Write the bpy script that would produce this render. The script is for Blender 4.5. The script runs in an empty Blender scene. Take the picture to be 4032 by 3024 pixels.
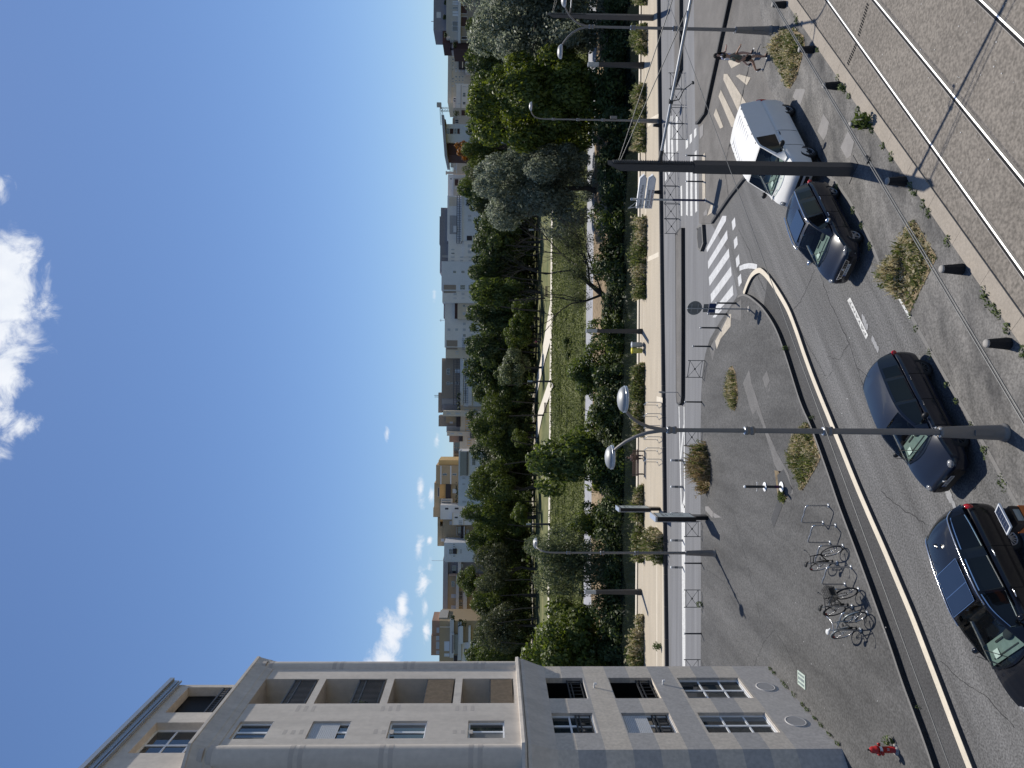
import bpy, bmesh, math, random
from math import sin, cos, pi, radians, sqrt, atan2, floor
from mathutils import Vector, Matrix, noise as mnoise
from mathutils.geometry import tessellate_polygon
R = random.Random(7)
S = bpy.context.scene
COL = S.collection

# ---------------------------------------------------------------- camera (photo taken on its side: world up is image left)
CAMH, FPX, ROLL = 11.2, 2850.0, 0.009
PITCH = math.atan(76.0 / FPX)
_f = Vector((0, cos(PITCH), -sin(PITCH)))
_u0 = Vector((0, sin(PITCH), cos(PITCH)))
_r0 = Vector((1, 0, 0))
CU = cos(ROLL) * _u0 - sin(ROLL) * _r0
CR = cos(ROLL) * _r0 + sin(ROLL) * _u0
CAMLOC = Vector((0, 0, CAMH))
cam_d = bpy.data.cameras.new("camera"); cam = bpy.data.objects.new("camera", cam_d); COL.objects.link(cam)
mx = Matrix((( -CU.x, CR.x, -_f.x), (-CU.y, CR.y, -_f.y), (-CU.z, CR.z, -_f.z))).to_4x4()
mx.translation = CAMLOC
cam.matrix_world = mx
cam_d.sensor_fit = 'HORIZONTAL'; cam_d.sensor_width = 36.0; cam_d.lens = FPX / 4032 * 36
cam_d.clip_start = 0.1; cam_d.clip_end = 9000
S.camera = cam

def ray(x, y):
    "direction seen at a point (x, y) of the 4032 x 3024 photograph"
    return CR * ((3024 - y) - 1512) - CU * (x - 2016) + _f * FPX
def G(x, y, z=0.0):
    d = ray(x, y); t = (z - CAMH) / d.z
    return Vector((d.x * t, d.y * t, z))
def PD(x, y, Y):
    d = ray(x, y); t = Y / d.y
    return Vector((d.x * t, Y, CAMH + d.z * t))

# ---------------------------------------------------------------- sun, sky, exposure
SUN_EL, SUN_AZ = radians(60.0), radians(22.0)
SUNV = Vector((sin(SUN_AZ) * cos(SUN_EL), cos(SUN_AZ) * cos(SUN_EL), sin(SUN_EL)))
sl = bpy.data.lights.new("sun", 'SUN'); sl.energy = 4.7; sl.angle = radians(0.53); sl.color = (1.0, 0.95, 0.86)
so = bpy.data.objects.new("sun", sl); COL.objects.link(so)
so.rotation_euler = SUNV.to_track_quat('Z', 'Y').to_euler(); so.location = (20, 60, 80)
W = bpy.data.worlds.new("World"); S.world = W; W.use_nodes = True
wt = W.node_tree; wt.nodes.clear()
def wn(t, **k):
    n = wt.nodes.new(t)
    for a, b in k.items(): setattr(n, a, b)
    return n
wo = wn('ShaderNodeOutputWorld'); bg = wn('ShaderNodeBackground'); bg.inputs['Strength'].default_value = 0.088
sky = wn('ShaderNodeTexSky'); sky.sky_type = 'NISHITA'; sky.sun_disc = False
sky.sun_elevation = SUN_EL; sky.sun_rotation = SUN_AZ; sky.altitude = 50
sky.air_density = 1.0; sky.dust_density = 0.25; sky.ozone_density = 4.5
# clouds: soft patches of cumulus fixed to directions of the sky
tc = wn('ShaderNodeTexCoord')
def vm(op, a, b=None, s=None):
    n = wn('ShaderNodeVectorMath', operation=op); wt.links.new(a, n.inputs[0])
    if b is not None:
        if hasattr(b, 'links'): wt.links.new(b, n.inputs[1])
        else: n.inputs[1].default_value = b
    if s is not None: n.inputs['Scale'].default_value = s
    return n
def mm(op, a, b=None, c=None, clamp=False):
    n = wn('ShaderNodeMath', operation=op); n.use_clamp = clamp
    for i, v in enumerate((a, b, c)):
        if v is None: continue
        if hasattr(v, 'links'): wt.links.new(v, n.inputs[i])
        else: n.inputs[i].default_value = v
    return n.outputs[0]
nrm = vm('NORMALIZE', tc.outputs['Generated']).outputs[0]
# (photo x, y, half length along x, half length along y, weight)
CLOUDS = [(-60, 1170, 165, 300, 1.35), (10, 1160, 120, 240, 1.4), (25, 1030, 105, 140, 1.2), (0, 1310, 110, 160, 1.3), (0, 1470, 95, 130, 1.15), (85, 1680, 56, 62, .9), (30, 1640, 40, 60, .8), (0, 745, 32, 65, .6), (-10, 1800, 36, 50, .7), (-5, 1590, 40, 60, .7),
          (1545, 2530, 62, 105, 1.0), (1520, 2600, 70, 80, 1.0), (1582, 2390, 22, 55, .8), (1665, 2280, 32, 62, .9), (1650, 2165, 20, 50, .75), (1690, 2240, 16, 80, .6), (1656, 1925, 20, 68, .85), (1700, 1945, 13, 36, .7),
          (1675, 2390, 16, 45, .7), (1678, 2490, 17, 55, .75), (1524, 1712, 11, 32, .6), (1721, 1725, 13, 32, .7), (1692, 2130, 9, 14, .6), (1710, 1160, 8, 28, .4), (1538, 1625, 8, 20, .4)]
acc = None
for (px, py, a, b, w) in CLOUDS:
    c = ray(px, py).normalized(); ax = -CU; ay = -CR
    d = vm('SUBTRACT', nrm, tuple(c)).outputs[0]
    k = FPX * (1 + ((px - 2016) / FPX) ** 2) ** .5
    dx = vm('DOT_PRODUCT', d, tuple(ax * (k / a))).outputs['Value']; dy = vm('DOT_PRODUCT', d, tuple(ay * (k / b))).outputs['Value']
    q = mm('SQRT', mm('ADD', mm('MULTIPLY', dx, dx), mm('MULTIPLY', dy, dy)))
    m = mm('MULTIPLY', mm('SUBTRACT', 1.25, q), w)
    acc = m if acc is None else mm('MAXIMUM', acc, m)
n1 = wn('ShaderNodeTexNoise'); n1.inputs['Scale'].default_value = 26; n1.inputs['Detail'].default_value = 9; n1.inputs['Roughness'].default_value = .66
n1.inputs['Distortion'].default_value = .5
wt.links.new(nrm, n1.inputs['Vector'])
den = mm('ADD', acc, mm('MULTIPLY', mm('SUBTRACT', n1.outputs['Fac'], .56), 3.1))
mr = wn('ShaderNodeMapRange'); mr.interpolation_type = 'SMOOTHSTEP'
wt.links.new(den, mr.inputs[0]); mr.inputs[1].default_value = .02; mr.inputs[2].default_value = 1.05
n2 = wn('ShaderNodeTexNoise'); n2.inputs['Scale'].default_value = 40; n2.inputs['Detail'].default_value = 5
wt.links.new(nrm, n2.inputs['Vector'])
cr = wn('ShaderNodeMix', data_type='RGBA'); wt.links.new(n2.outputs['Fac'], cr.inputs[0])
cr.inputs[6].default_value = (8.2, 8.9, 10.2, 1); cr.inputs[7].default_value = (11.5, 11.7, 12.0, 1)
mxc = wn('ShaderNodeMix', data_type='RGBA'); wt.links.new(mr.outputs[0], mxc.inputs[0])
tint = vm('MULTIPLY', sky.outputs[0], (.92, 1.0, 1.14))
wt.links.new(tint.outputs[0], mxc.inputs[6]); wt.links.new(cr.outputs[2], mxc.inputs[7])
wt.links.new(mxc.outputs[2], bg.inputs['Color']); wt.links.new(bg.outputs[0], wo.inputs['Surface'])
S.view_settings.view_transform = 'Standard'; S.view_settings.look = 'None'; S.view_settings.exposure = 0.0; S.view_settings.gamma = 1.0
S.cycles.max_bounces = 6; S.cycles.diffuse_bounces = 3; S.cycles.glossy_bounces = 3; S.cycles.transmission_bounces = 4; S.cycles.transparent_max_bounces = 6
S.cycles.caustics_reflective = False; S.cycles.caustics_refractive = False

# ---------------------------------------------------------------- materials
MATS = {}
def M(name, col, rough=.6, metal=0.0, var=.12, scale=3.0, bump=0.0, bscale=30.0, spec=.4, coat=0.0, grain=0.0, gscale=40.0, stretch=None, col2=None, island=0.0, trans=0.0, alpha=None):
    m = bpy.data.materials.new(name); m.use_nodes = True; nt = m.node_tree
    b = nt.nodes['Principled BSDF']; out = nt.nodes['Material Output']
    b.inputs['Roughness'].default_value = rough; b.inputs['Metallic'].default_value = metal
    b.inputs['Specular IOR Level'].default_value = spec
    b.inputs['Coat Weight'].default_value = coat; b.inputs['Coat Roughness'].default_value = .04
    L = nt.links.new
    t = nt.nodes.new('ShaderNodeTexCoord'); vec = t.outputs['Object']
    if stretch:
        if len(stretch) > 3:
            m0 = nt.nodes.new('ShaderNodeMapping'); L(vec, m0.inputs[0]); m0.inputs['Rotation'].default_value = (0, 0, stretch[3]); vec = m0.outputs[0]
        mp = nt.nodes.new('ShaderNodeMapping'); L(vec, mp.inputs[0]); mp.inputs['Scale'].default_value = stretch[:3]
        vec = mp.outputs[0]
    c1 = tuple(max(0, x * (1 - var)) for x in col) + (1,); c2 = tuple(x for x in (col2 if col2 else [min(1, y * (1 + var)) for y in col])) + (1,)
    if island:
        g = nt.nodes.new('ShaderNodeNewGeometry'); fac = g.outputs['Random Per Island']
    else:
        n = nt.nodes.new('ShaderNodeTexNoise'); n.inputs['Scale'].default_value = scale; n.inputs['Detail'].default_value = 6; n.inputs['Roughness'].default_value = .62
        L(vec, n.inputs['Vector']); r = nt.nodes.new('ShaderNodeMapRange'); L(n.outputs['Fac'], r.inputs[0]); r.inputs[1].default_value = .3; r.inputs[2].default_value = .7; fac = r.outputs[0]
    x = nt.nodes.new('ShaderNodeMix'); x.data_type = 'RGBA'; L(fac, x.inputs[0]); x.inputs[6].default_value = c1; x.inputs[7].default_value = c2
    res = x.outputs[2]
    if grain:
        n3 = nt.nodes.new('ShaderNodeTexNoise'); n3.inputs['Scale'].default_value = gscale; n3.inputs['Detail'].default_value = 3; L(t.outputs['Object'], n3.inputs['Vector'])
        r3 = nt.nodes.new('ShaderNodeMapRange'); L(n3.outputs['Fac'], r3.inputs[0]); r3.inputs[1].default_value = .32; r3.inputs[2].default_value = .68; r3.inputs[3].default_value = 1 - grain; r3.inputs[4].default_value = 1 + grain
        y = nt.nodes.new('ShaderNodeVectorMath'); y.operation = 'SCALE'; L(res, y.inputs[0]); L(r3.outputs[0], y.inputs['Scale']); res = y.outputs[0]
    L(res, b.inputs['Base Color'])
    if bump:
        n2 = nt.nodes.new('ShaderNodeTexNoise'); n2.inputs['Scale'].default_value = bscale; n2.inputs['Detail'].default_value = 4; L(t.outputs['Object'], n2.inputs['Vector'])
        bp = nt.nodes.new('ShaderNodeBump'); bp.inputs['Strength'].default_value = bump; bp.inputs['Distance'].default_value = .05; L(n2.outputs['Fac'], bp.inputs['Height']); L(bp.outputs[0], b.inputs['Normal'])
    if trans:
        tr = nt.nodes.new('ShaderNodeBsdfTranslucent'); L(res, tr.inputs['Color'])
        hs = nt.nodes.new('ShaderNodeHueSaturation'); hs.inputs['Value'].default_value = 1.5; hs.inputs['Saturation'].default_value = 1.15; L(res, hs.inputs['Color']); L(hs.outputs[0], tr.inputs['Color'])
        ms = nt.nodes.new('ShaderNodeMixShader'); ms.inputs[0].default_value = trans; L(b.outputs[0], ms.inputs[1]); L(tr.outputs[0], ms.inputs[2]); L(ms.outputs[0], out.inputs['Surface'])
    MATS[name] = m
    return m
def glass(name, col=(.02, .025, .03), rough=.03, spec=1.0):
    return M(name, col, rough, var=.25, scale=.8, spec=spec)

# ---------------------------------------------------------------- mesh helpers
class MB:
    def __init__(s): s.v = []; s.f = []; s.mi = []; s.sm = []
    def add(s, vs, fs, mi=0, sm=False, mat=None):
        o = len(s.v)
        s.v += [tuple(mat @ Vector(p)) if mat else tuple(p) for p in vs]
        for f in fs: s.f.append(tuple(i + o for i in f)); s.mi.append(mi); s.sm.append(sm)
    def box(s, x0, x1, y0, y1, z0, z1, mi=0, mat=None, skip=()):
        vs = [(x0,y0,z0),(x1,y0,z0),(x1,y1,z0),(x0,y1,z0),(x0,y0,z1),(x1,y0,z1),(x1,y1,z1),(x0,y1,z1)]
        fs = {'b':(0,3,2,1),'t':(4,5,6,7),'-y':(0,1,5,4),'+x':(1,2,6,5),'+y':(2,3,7,6),'-x':(3,0,4,7)}
        s.add(vs, [f for k, f in fs.items() if k not in skip], mi, False, mat)
    def bbox(s, c, sx, sy, sz, mi=0, mat=None): s.box(c[0]-sx/2, c[0]+sx/2, c[1]-sy/2, c[1]+sy/2, c[2]-sz/2, c[2]+sz/2, mi, mat)
    def beam(s, a, b, w, h, mi=0, up=(0,0,1)):
        a, b = Vector(a), Vector(b); d = (b - a); l = d.length
        if l < 1e-6: return
        d /= l; u = Vector(up)
        if abs(d.dot(u)) > .98: u = Vector((0,1,0))
        sd = d.cross(u).normalized(); u = sd.cross(d)
        m = Matrix(((d.x, sd.x, u.x, a.x), (d.y, sd.y, u.y, a.y), (d.z, sd.z, u.z, a.z), (0,0,0,1)))
        s.box(0, l, -w/2, w/2, -h/2, h/2, mi, m)
    def tube(s, path, r, n=8, mi=0, cap=True, closed=False):
        P = [Vector(p) for p in path]; k = len(P)
        rs = r if isinstance(r, (list, tuple)) else [r] * k
        rings = []; ref = None
        for i in range(k):
            if closed: d = P[(i+1) % k] - P[i-1]
            else: d = P[min(i+1, k-1)] - P[max(i-1, 0)]
            d.normalize()
            if ref is None:
                ref = d.orthogonal().normalized()
            ref = (ref - d * ref.dot(d))
            ref = ref.normalized() if ref.length > 1e-6 else d.orthogonal().normalized()
            bn = d.cross(ref)
            rings.append([P[i] + (ref * cos(2*pi*j/n) + bn * sin(2*pi*j/n)) * rs[i] for j in range(n)])
        vs = [p for q in rings for p in q]; fs = []
        for i in range(k if closed else k - 1):
            i2 = (i + 1) % k
            for j in range(n): fs.append((i*n+j, i*n+(j+1) % n, i2*n+(j+1) % n, i2*n+j))
        s.add(vs, fs, mi, True)
        if cap and not closed:
            s.add(rings[0], [tuple(range(n-1, -1, -1))], mi); s.add(rings[-1], [tuple(range(n))], mi)
    def lathe(s, prof, n=16, c=(0,0,0), mi=0, mat=None, sm=True, cap=True):
        vs = []; fs = []
        for (r, z) in prof:
            for j in range(n): vs.append((c[0] + r*cos(2*pi*j/n), c[1] + r*sin(2*pi*j/n), c[2] + z))
        for i in range(len(prof)-1):
            for j in range(n): fs.append((i*n+j, i*n+(j+1) % n, (i+1)*n+(j+1) % n, (i+1)*n+j))
        s.add(vs, fs, mi, sm, mat)
        if cap:
            for i, fl in ((0, True), (len(prof)-1, False)):
                if prof[i][0] > 1e-4:
                    q = list(range(i*n, i*n+n)); s.add([vs[j] for j in q], [tuple(range(n-1,-1,-1)) if fl else tuple(range(n))], mi, False, mat)
    def prism(s, pts, z0, z1, mi=0, mat=None, bottom=False):
        p = [Vector((q[0], q[1], 0)) for q in pts]; n = len(p)
        A = sum(p[i].x*p[(i+1) % n].y - p[(i+1) % n].x*p[i].y for i in range(n))
        if A < 0: p.reverse()
        tri = tessellate_polygon([p])
        top = [(q.x, q.y, z1) for q in p]; bot = [(q.x, q.y, z0) for q in p]
        def fix(t):
            a, b, c = (p[i] for i in t)
            return t if (b-a).cross(c-a).z > 0 else (t[0], t[2], t[1])
        s.add(top, [fix(t) for t in tri], mi, False, mat)
        if z1 - z0 > 1e-5:
            s.add(bot + top, [(i, (i+1) % n, n+(i+1) % n, n+i) for i in range(n)], mi, False, mat)
            if bottom: s.add(bot, [fix(t)[::-1] for t in tri], mi, False, mat)
    def ball(s, c, rx, ry=None, rz=None, n=10, m=7, mi=0, mat=None):
        ry = ry or rx; rz = rz or rx; vs = []; fs = []
        for i in range(m+1):
            th = pi*i/m
            for j in range(n): vs.append((c[0]+rx*sin(th)*cos(2*pi*j/n), c[1]+ry*sin(th)*sin(2*pi*j/n), c[2]-rz*cos(th)))
        for i in range(m):
            for j in range(n): fs.append((i*n+j, i*n+(j+1) % n, (i+1)*n+(j+1) % n, (i+1)*n+j))
        s.add(vs, fs, mi, True, mat)
    def build(s, name, mats, parent=None, loc=None):
        me = bpy.data.meshes.new(name); me.from_pydata(s.v, [], s.f)
        for m in (mats if isinstance(mats, (list, tuple)) else [mats]): me.materials.append(MATS[m] if isinstance(m, str) else m)
        me.polygons.foreach_set('material_index', s.mi); me.polygons.foreach_set('use_smooth', s.sm)
        me.update()
        o = bpy.data.objects.new(name, me); COL.objects.link(o)
        if parent: o.parent = parent
        if loc: o.location = loc
        return o
def tag(o, label=None, cat=None, group=None, kind=None):
    if label: o['label'] = label
    if cat: o['category'] = cat
    if group: o['group'] = group
    if kind: o['kind'] = kind
    return o
def thing(name, label, cat, loc=(0,0,0), rz=0.0, group=None):
    o = bpy.data.objects.new(name, None); COL.objects.link(o); o.location = loc; o.rotation_euler = (0, 0, rz); o.empty_display_size = .2
    return tag(o, label, cat, group)
def struct(name, mb, mats):
    o = mb.build(name, mats); o['kind'] = 'structure'; return o
def dup(root, loc=None, rz=None, label=None, scale=None):
    r = root.copy(); COL.objects.link(r)
    if loc is not None: r.location = loc
    if rz is not None: r.rotation_euler = (0, 0, rz)
    if label: r['label'] = label
    if scale: r.scale = scale
    def kids(src, dst):
        for ch in list(src.children):
            c = ch.copy(); COL.objects.link(c); c.parent = dst; kids(ch, c)
    kids(root, r)
    return r
def text_mesh(name, body, size, mat, parent, mtx, align='CENTER', ext=0.004):
    cu = bpy.data.curves.new(name, 'FONT'); cu.body = body; cu.size = size; cu.align_x = align; cu.align_y = 'CENTER'; cu.extrude = ext; cu.resolution_u = 3
    tmp = bpy.data.objects.new('tmp', cu); COL.objects.link(tmp)
    dg = bpy.context.evaluated_depsgraph_get(); dg.update()
    me = bpy.data.meshes.new_from_object(tmp.evaluated_get(dg)); bpy.data.objects.remove(tmp)
    me.materials.clear(); me.materials.append(MATS[mat])
    o = bpy.data.objects.new(name, me); COL.objects.link(o); o.parent = parent; o.matrix_local = mtx
    return o
def frame(o, x, y, z):
    "matrix with given axes (columns) and origin"
    return Matrix(((x[0], y[0], z[0], o[0]), (x[1], y[1], z[1], o[1]), (x[2], y[2], z[2], o[2]), (0, 0, 0, 1)))
E = Vector((.757, .653, 0)).normalized()     # along the tram street, away to the right
N = Vector((E.y, -E.x, 0))                   # across it, towards the tram
HD = atan2(E.y, E.x)
# ================================================================ SETTING MATERIALS
M('asphalt_near', (.122,.120,.119), .85, var=.30, scale=1.0, stretch=(.14,1.5,1,-.711), grain=.42, gscale=20, bump=.25, bscale=60, spec=.3)
M('asphalt_lane', (.070,.069,.069), .88, var=.14, scale=.6, grain=.34, gscale=20, bump=.2, bscale=60, spec=.25)
M('asphalt_quay', (.165,.165,.17), .8, var=.20, scale=.9, grain=.16, gscale=20, stretch=(.10,1.6,1), spec=.35)
M('asphalt_cross', (.140,.131,.122), .85, var=.22, scale=.7, grain=.2, gscale=26, spec=.3)
M('asphalt_plaza', (.090,.088,.086), .86, var=.34, scale=.55, grain=.32, gscale=16, bump=.2, bscale=50, spec=.3, stretch=(1.4,.30,1))
M('asphalt_walk', (.078,.076,.075), .85, var=.25, col2=(.20,.19,.178), scale=1.3, grain=.30, gscale=20, spec=.3, stretch=(.45,1.1,1,-.3))
M('asphalt_patch', (.135,.13,.126), .85, var=.14, scale=1.4, grain=.25, gscale=30)
M('asphalt_repair', (.06,.06,.062), .88, var=.12, scale=1.2, grain=.25, gscale=30)
M('stone_beige', (.30,.262,.218), .8, var=.10, scale=1.1, grain=.10, gscale=14, spec=.3)
M('stone_cream', (.62,.55,.44), .75, var=.08, scale=1.6, grain=.08, gscale=25)
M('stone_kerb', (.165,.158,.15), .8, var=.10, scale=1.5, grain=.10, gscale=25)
M('kerb_face_shade', (.085,.082,.08), .85, var=.2, scale=2)  # kerb stone darkened on the vertical side, shade painted into the colour
M('stone_dark_shade_kerb', (.045,.045,.047), .8, var=.15, scale=1.5)
M('promenade', (.42,.36,.275), .82, var=.10, scale=.5, grain=.09, gscale=10, stretch=(.4,2.5,1))
M('white_line', (.56,.555,.535), .7, var=.16, scale=4, grain=.16, gscale=18)
M('worn_line', (.52,.52,.52), .75, var=.14, scale=2.5, grain=.16, gscale=24)
M('cream_line', (.42,.37,.30), .8, var=.13, scale=1.8, grain=.16, gscale=20)
M('grey_line', (.26,.26,.265), .75, var=.1, scale=3, grain=.12, gscale=24)
M('pebble', (.180,.160,.138), .85, var=.12, scale=.4, grain=.34, gscale=13, bump=.25, bscale=14, spec=.3)
M('rail_top', (.86,.85,.82), .42, metal=1.0, var=.05)
M('rail_steel', (.16,.15,.145), .55, metal=.5, var=.2, scale=3)
M('rail_groove', (.006,.006,.007), .9, var=.1)
M('rail_concrete', (.155,.142,.125), .85, var=.1, scale=2, grain=.12)
M('river', (.010,.014,.012), .10, var=.2, scale=.2, bump=.08, bscale=1.2, spec=.25)
M('earth', (.19,.145,.09), .95, var=.25, scale=.3, grain=.3, gscale=3)
M('dry_bank', (.27,.20,.125), .95, var=.22, scale=.3, grain=.25, gscale=2.5)
M('dark_bank', (.035,.036,.020), .95, var=.4, scale=.25, grain=.3, gscale=2)
M('gravel_path', (.33,.33,.345), .9, var=.08, scale=.5, grain=.12, gscale=4)
M('white_path', (.66,.60,.50), .9, var=.06, scale=.3, grain=.06, gscale=3)
M('lawn', (.075,.105,.028), .95, var=.25, scale=.12, grain=.25, gscale=1.3, col2=(.20,.185,.075))
M('meadow', (.100,.118,.040), .95, var=.30, scale=.16, grain=.45, gscale=1.6, col2=(.165,.170,.070), bump=.9, bscale=1.5)
M('quay_wall', (.36,.33,.28), .85, var=.15, scale=.6, grain=.1, gscale=6)
M('far_ground', (.12,.13,.06), .95, var=.3, scale=.02)
M('metal_plate', (.20,.19,.185), .7, metal=.0, var=.12, scale=3, grain=.12, gscale=40)

# ================================================================ GROUND
def poly(name, px, z, mat, th=0.0, kind='structure'):
    m = MB(); m.prism([G(x, y, z) for x, y in px], z - th, z)
    o = m.build(name, mat)
    if kind: o['kind'] = kind
    return o
def wpoly(name, pts, z, mat, th=0.0):
    m = MB(); m.prism(pts, z - th, z); o = m.build(name, mat); o['kind'] = 'structure'; return o

kl0, kl1 = G(2604, 300), G(2630, 2400)            # foot of the promenade kerb
kd = (kl0 - kl1).normalized()
def quay(t, off=0.0):                              # t metres along the quay from x=0, off metres towards the river
    b = kl1 + kd * ((t - kl1.x) / kd.x); n = Vector((-kd.y, kd.x, 0)); return b + n * off
wl0, wl1 = G(2519, 300, .2), G(2506, 2300, .2)     # outer edge of the quay wall
def wallp(t):
    a = (t - wl1.x) / (wl0.x - wl1.x); return wl1.lerp(wl0, a)

wpoly('road', [(-90, -12), (90, -12), (90, kl0.y + 3), (-90, kl1.y)], 0.0, 'asphalt_near')
# far road along the river
qa = [quay(-80), quay(80)]
fe = [(2760, 3000), (2760, 2400), (2759, 1980), (2759, 1700), (2761, 1560), (2766, 1470), (2777, 1395), (2795, 1335), (2838, 1262), (2885, 1198), (2905, 1160),
      (2868, 990), (2800, 880), (2752, 880), (2751, 500), (2744, 482), (2738, 0)]
far_edge = [G(x, y, 0) for x, y in fe]
wpoly('quay_road', [qa[0], qa[1], (80, far_edge[-1].y), *reversed(far_edge), (-80, far_edge[0].y)], 0.004, 'asphalt_quay')
# river promenade
pz = .2
wpoly('promenade', [quay(-80), quay(80), wallp(80), wallp(-80)], pz, 'promenade', th=pz)
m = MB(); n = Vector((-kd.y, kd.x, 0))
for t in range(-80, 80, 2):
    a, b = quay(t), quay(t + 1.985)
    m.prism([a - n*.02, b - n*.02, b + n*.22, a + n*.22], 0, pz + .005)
struct('promenade_kerb', m, ['stone_dark_shade_kerb'])
m = MB()
for off, w in ((-.35, .5), (-.95, .12), (-2.1, .10)):
    a, b = wallp(-80), wallp(80); nn = Vector((-(b-a).y, (b-a).x, 0)).normalized()
    m.prism([a + nn*(off + w*.5), b + nn*(off + w*.5), b + nn*(off - w*.5), a + nn*(off - w*.5)], pz, pz + (.10 if w > .3 else .006))
struct('promenade_edging', m, ['stone_cream'])
a, b = wallp(-80), wallp(80)
m = MB(); nn = Vector((-(b-a).y, (b-a).x, 0)).normalized()
m.prism([a, b, b + nn*.35, a + nn*.35], -5.5, pz - .01); struct('quay_wall', m, ['quay_wall'])
# line joints and bands in the promenade
m = MB()
for px in ([(2530, 1022), (2548, 982), (2592, 967), (2592, 992)], [(2535, 300), (2560, 452), (2600, 408), (2600, 418)]):
    pass
def q(px, z): return [G(x, y, z) for x, y in px]
m.prism(q([(2551, 1012), (2551, 1030), (2593, 1010), (2593, 992)], pz + .01), pz, pz + .006)
m.prism(q([(2548, 472), (2552, 500), (2592, 462), (2592, 448)], pz + .01), pz, pz + .006)
m.prism(q([(2543, 2075), (2545, 2088), (2575, 2112), (2573, 2100)], pz + .01), pz, pz + .006)
m.prism(q([(2585, 1560), (2585, 1582), (2608, 1586), (2608, 1566)], pz + .01), pz, pz + .006)
struct('promenade_bands', m, ['stone_cream'])
m = MB()
for (yA, yB) in ((2010, 2640),):
    for xx in (2586, 2610):
        m.prism(q([(xx-1.5, yA+60), (xx-1.5, yB), (xx+1.5, yB), (xx+1.5, yA+60)], pz+.01), pz, pz+.005)
for (yA, yB) in ((560, 870), (500, 700)):
    m.prism(q([(2541, yA), (2541, yB), (2544, yB), (2544, yA)], pz+.01), pz, pz+.005)
struct('promenade_joint', m, ['stone_cream'])

# plaza in front of the white building
PZ = .15
near_edge = [(2904,1166),(2921,1156),(2945,1161),(2974,1183),(3006,1212),(3054,1285),(3088,1377),(3122,1487),(3155,1593),(3199,1685),(3275,1900),(3300,1976),(3330,2056),(3372,2166),(3414,2280),(3456,2398),(3507,2540),(3551,2675),(3595,2793),(3647,2934),(3676,3022)]
far_pl = [(2760, 2640), (2760, 2300), (2759, 1980), (2759, 1700), (2761, 1560), (2766, 1470), (2777, 1395), (2795, 1335), (2838, 1262), (2881, 1198)]
def soften(P, k=2):
    for _ in range(k):
        Q = [P[0].copy()]
        for a, b in zip(P[:-1], P[1:]): Q += [a.lerp(b, .25), a.lerp(b, .75)]
        P = Q + [P[-1].copy()]
    return P
ne = soften([G(x, y, PZ) for x, y in near_edge]); fp = [G(x, y, PZ) for x, y in far_pl]
ext = ne[-1] + (ne[-1] - ne[-9]).normalized() * 25
wpoly('plaza', ne + [ext, (-60, ext.y), (-60, fp[0].y)] + fp, PZ, 'asphalt_plaza', th=PZ)
def strip(mb, pts, w, z0, z1, side=1, gap=None, mi=0):
    P = [Vector((p[0], p[1], 0)) for p in pts]; n = len(P); off = []
    for i in range(n):
        d = (P[min(i+1, n-1)] - P[max(i-1, 0)]).normalized(); off.append(P[i] + Vector((-d.y, d.x, 0)) * w * side)
    for i in range(n-1):
        mb.prism([P[i], P[i+1], off[i+1], off[i]], z0, z1, mi)
def resample(P, step):
    out = [P[0].copy()]; acc = 0
    for a, b in zip(P[:-1], P[1:]):
        l = (b - a).length; t = step - acc
        while t < l: out.append(a.lerp(b, t / l)); t += step
        acc = l - (t - step)
    out.append(P[-1].copy()); return out
kp = ne + resample([ne[-1], ext], 2.0)[1:]
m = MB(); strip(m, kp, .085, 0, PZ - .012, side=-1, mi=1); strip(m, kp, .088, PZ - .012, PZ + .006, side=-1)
struct('plaza_kerb', m, ['stone_kerb', 'kerb_face_shade'])
# cream kerb between the cycle lane and the street
kc = [(2950,1078),(2951,1062),(2958,1056),(2972,1050),(2990,1052),(3005,1062),(3022,1079),(3052,1120),(3080,1165),(3108,1215),(3140,1300),(3170,1390),(3207,1490),(3256,1610),(3310,1740),(3370,1890),(3430,2030),(3486,2155),(3540,2285),(3597,2420),(3650,2560),(3700,2690),(3760,2850),(3822,3010)]
kc[0:4] = [(2925, 1150), (2937, 1115), (2952, 1082), (2968, 1063)]
kcw = soften([G(x, y, .11) for x, y in kc]); kce = kcw[-1] + (kcw[-1] - kcw[-9]).normalized() * 25
kcs = kcw + resample([kcw[-1], kce], 2.0)[1:]
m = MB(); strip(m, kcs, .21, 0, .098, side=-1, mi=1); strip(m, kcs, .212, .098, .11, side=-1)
struct('cycle_lane_kerb', m, ['stone_cream', 'kerb_face_shade'])
lane = [Vector((p.x, p.y, 0)) for p in ne[16:]] + [Vector((ext.x, ext.y, 0)), Vector((kce.x, kce.y, 0))] + [Vector((p.x, p.y, 0)) for p in reversed(kcw[24:])]
wpoly('cycle_lane', lane, .004, 'asphalt_lane')

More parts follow.
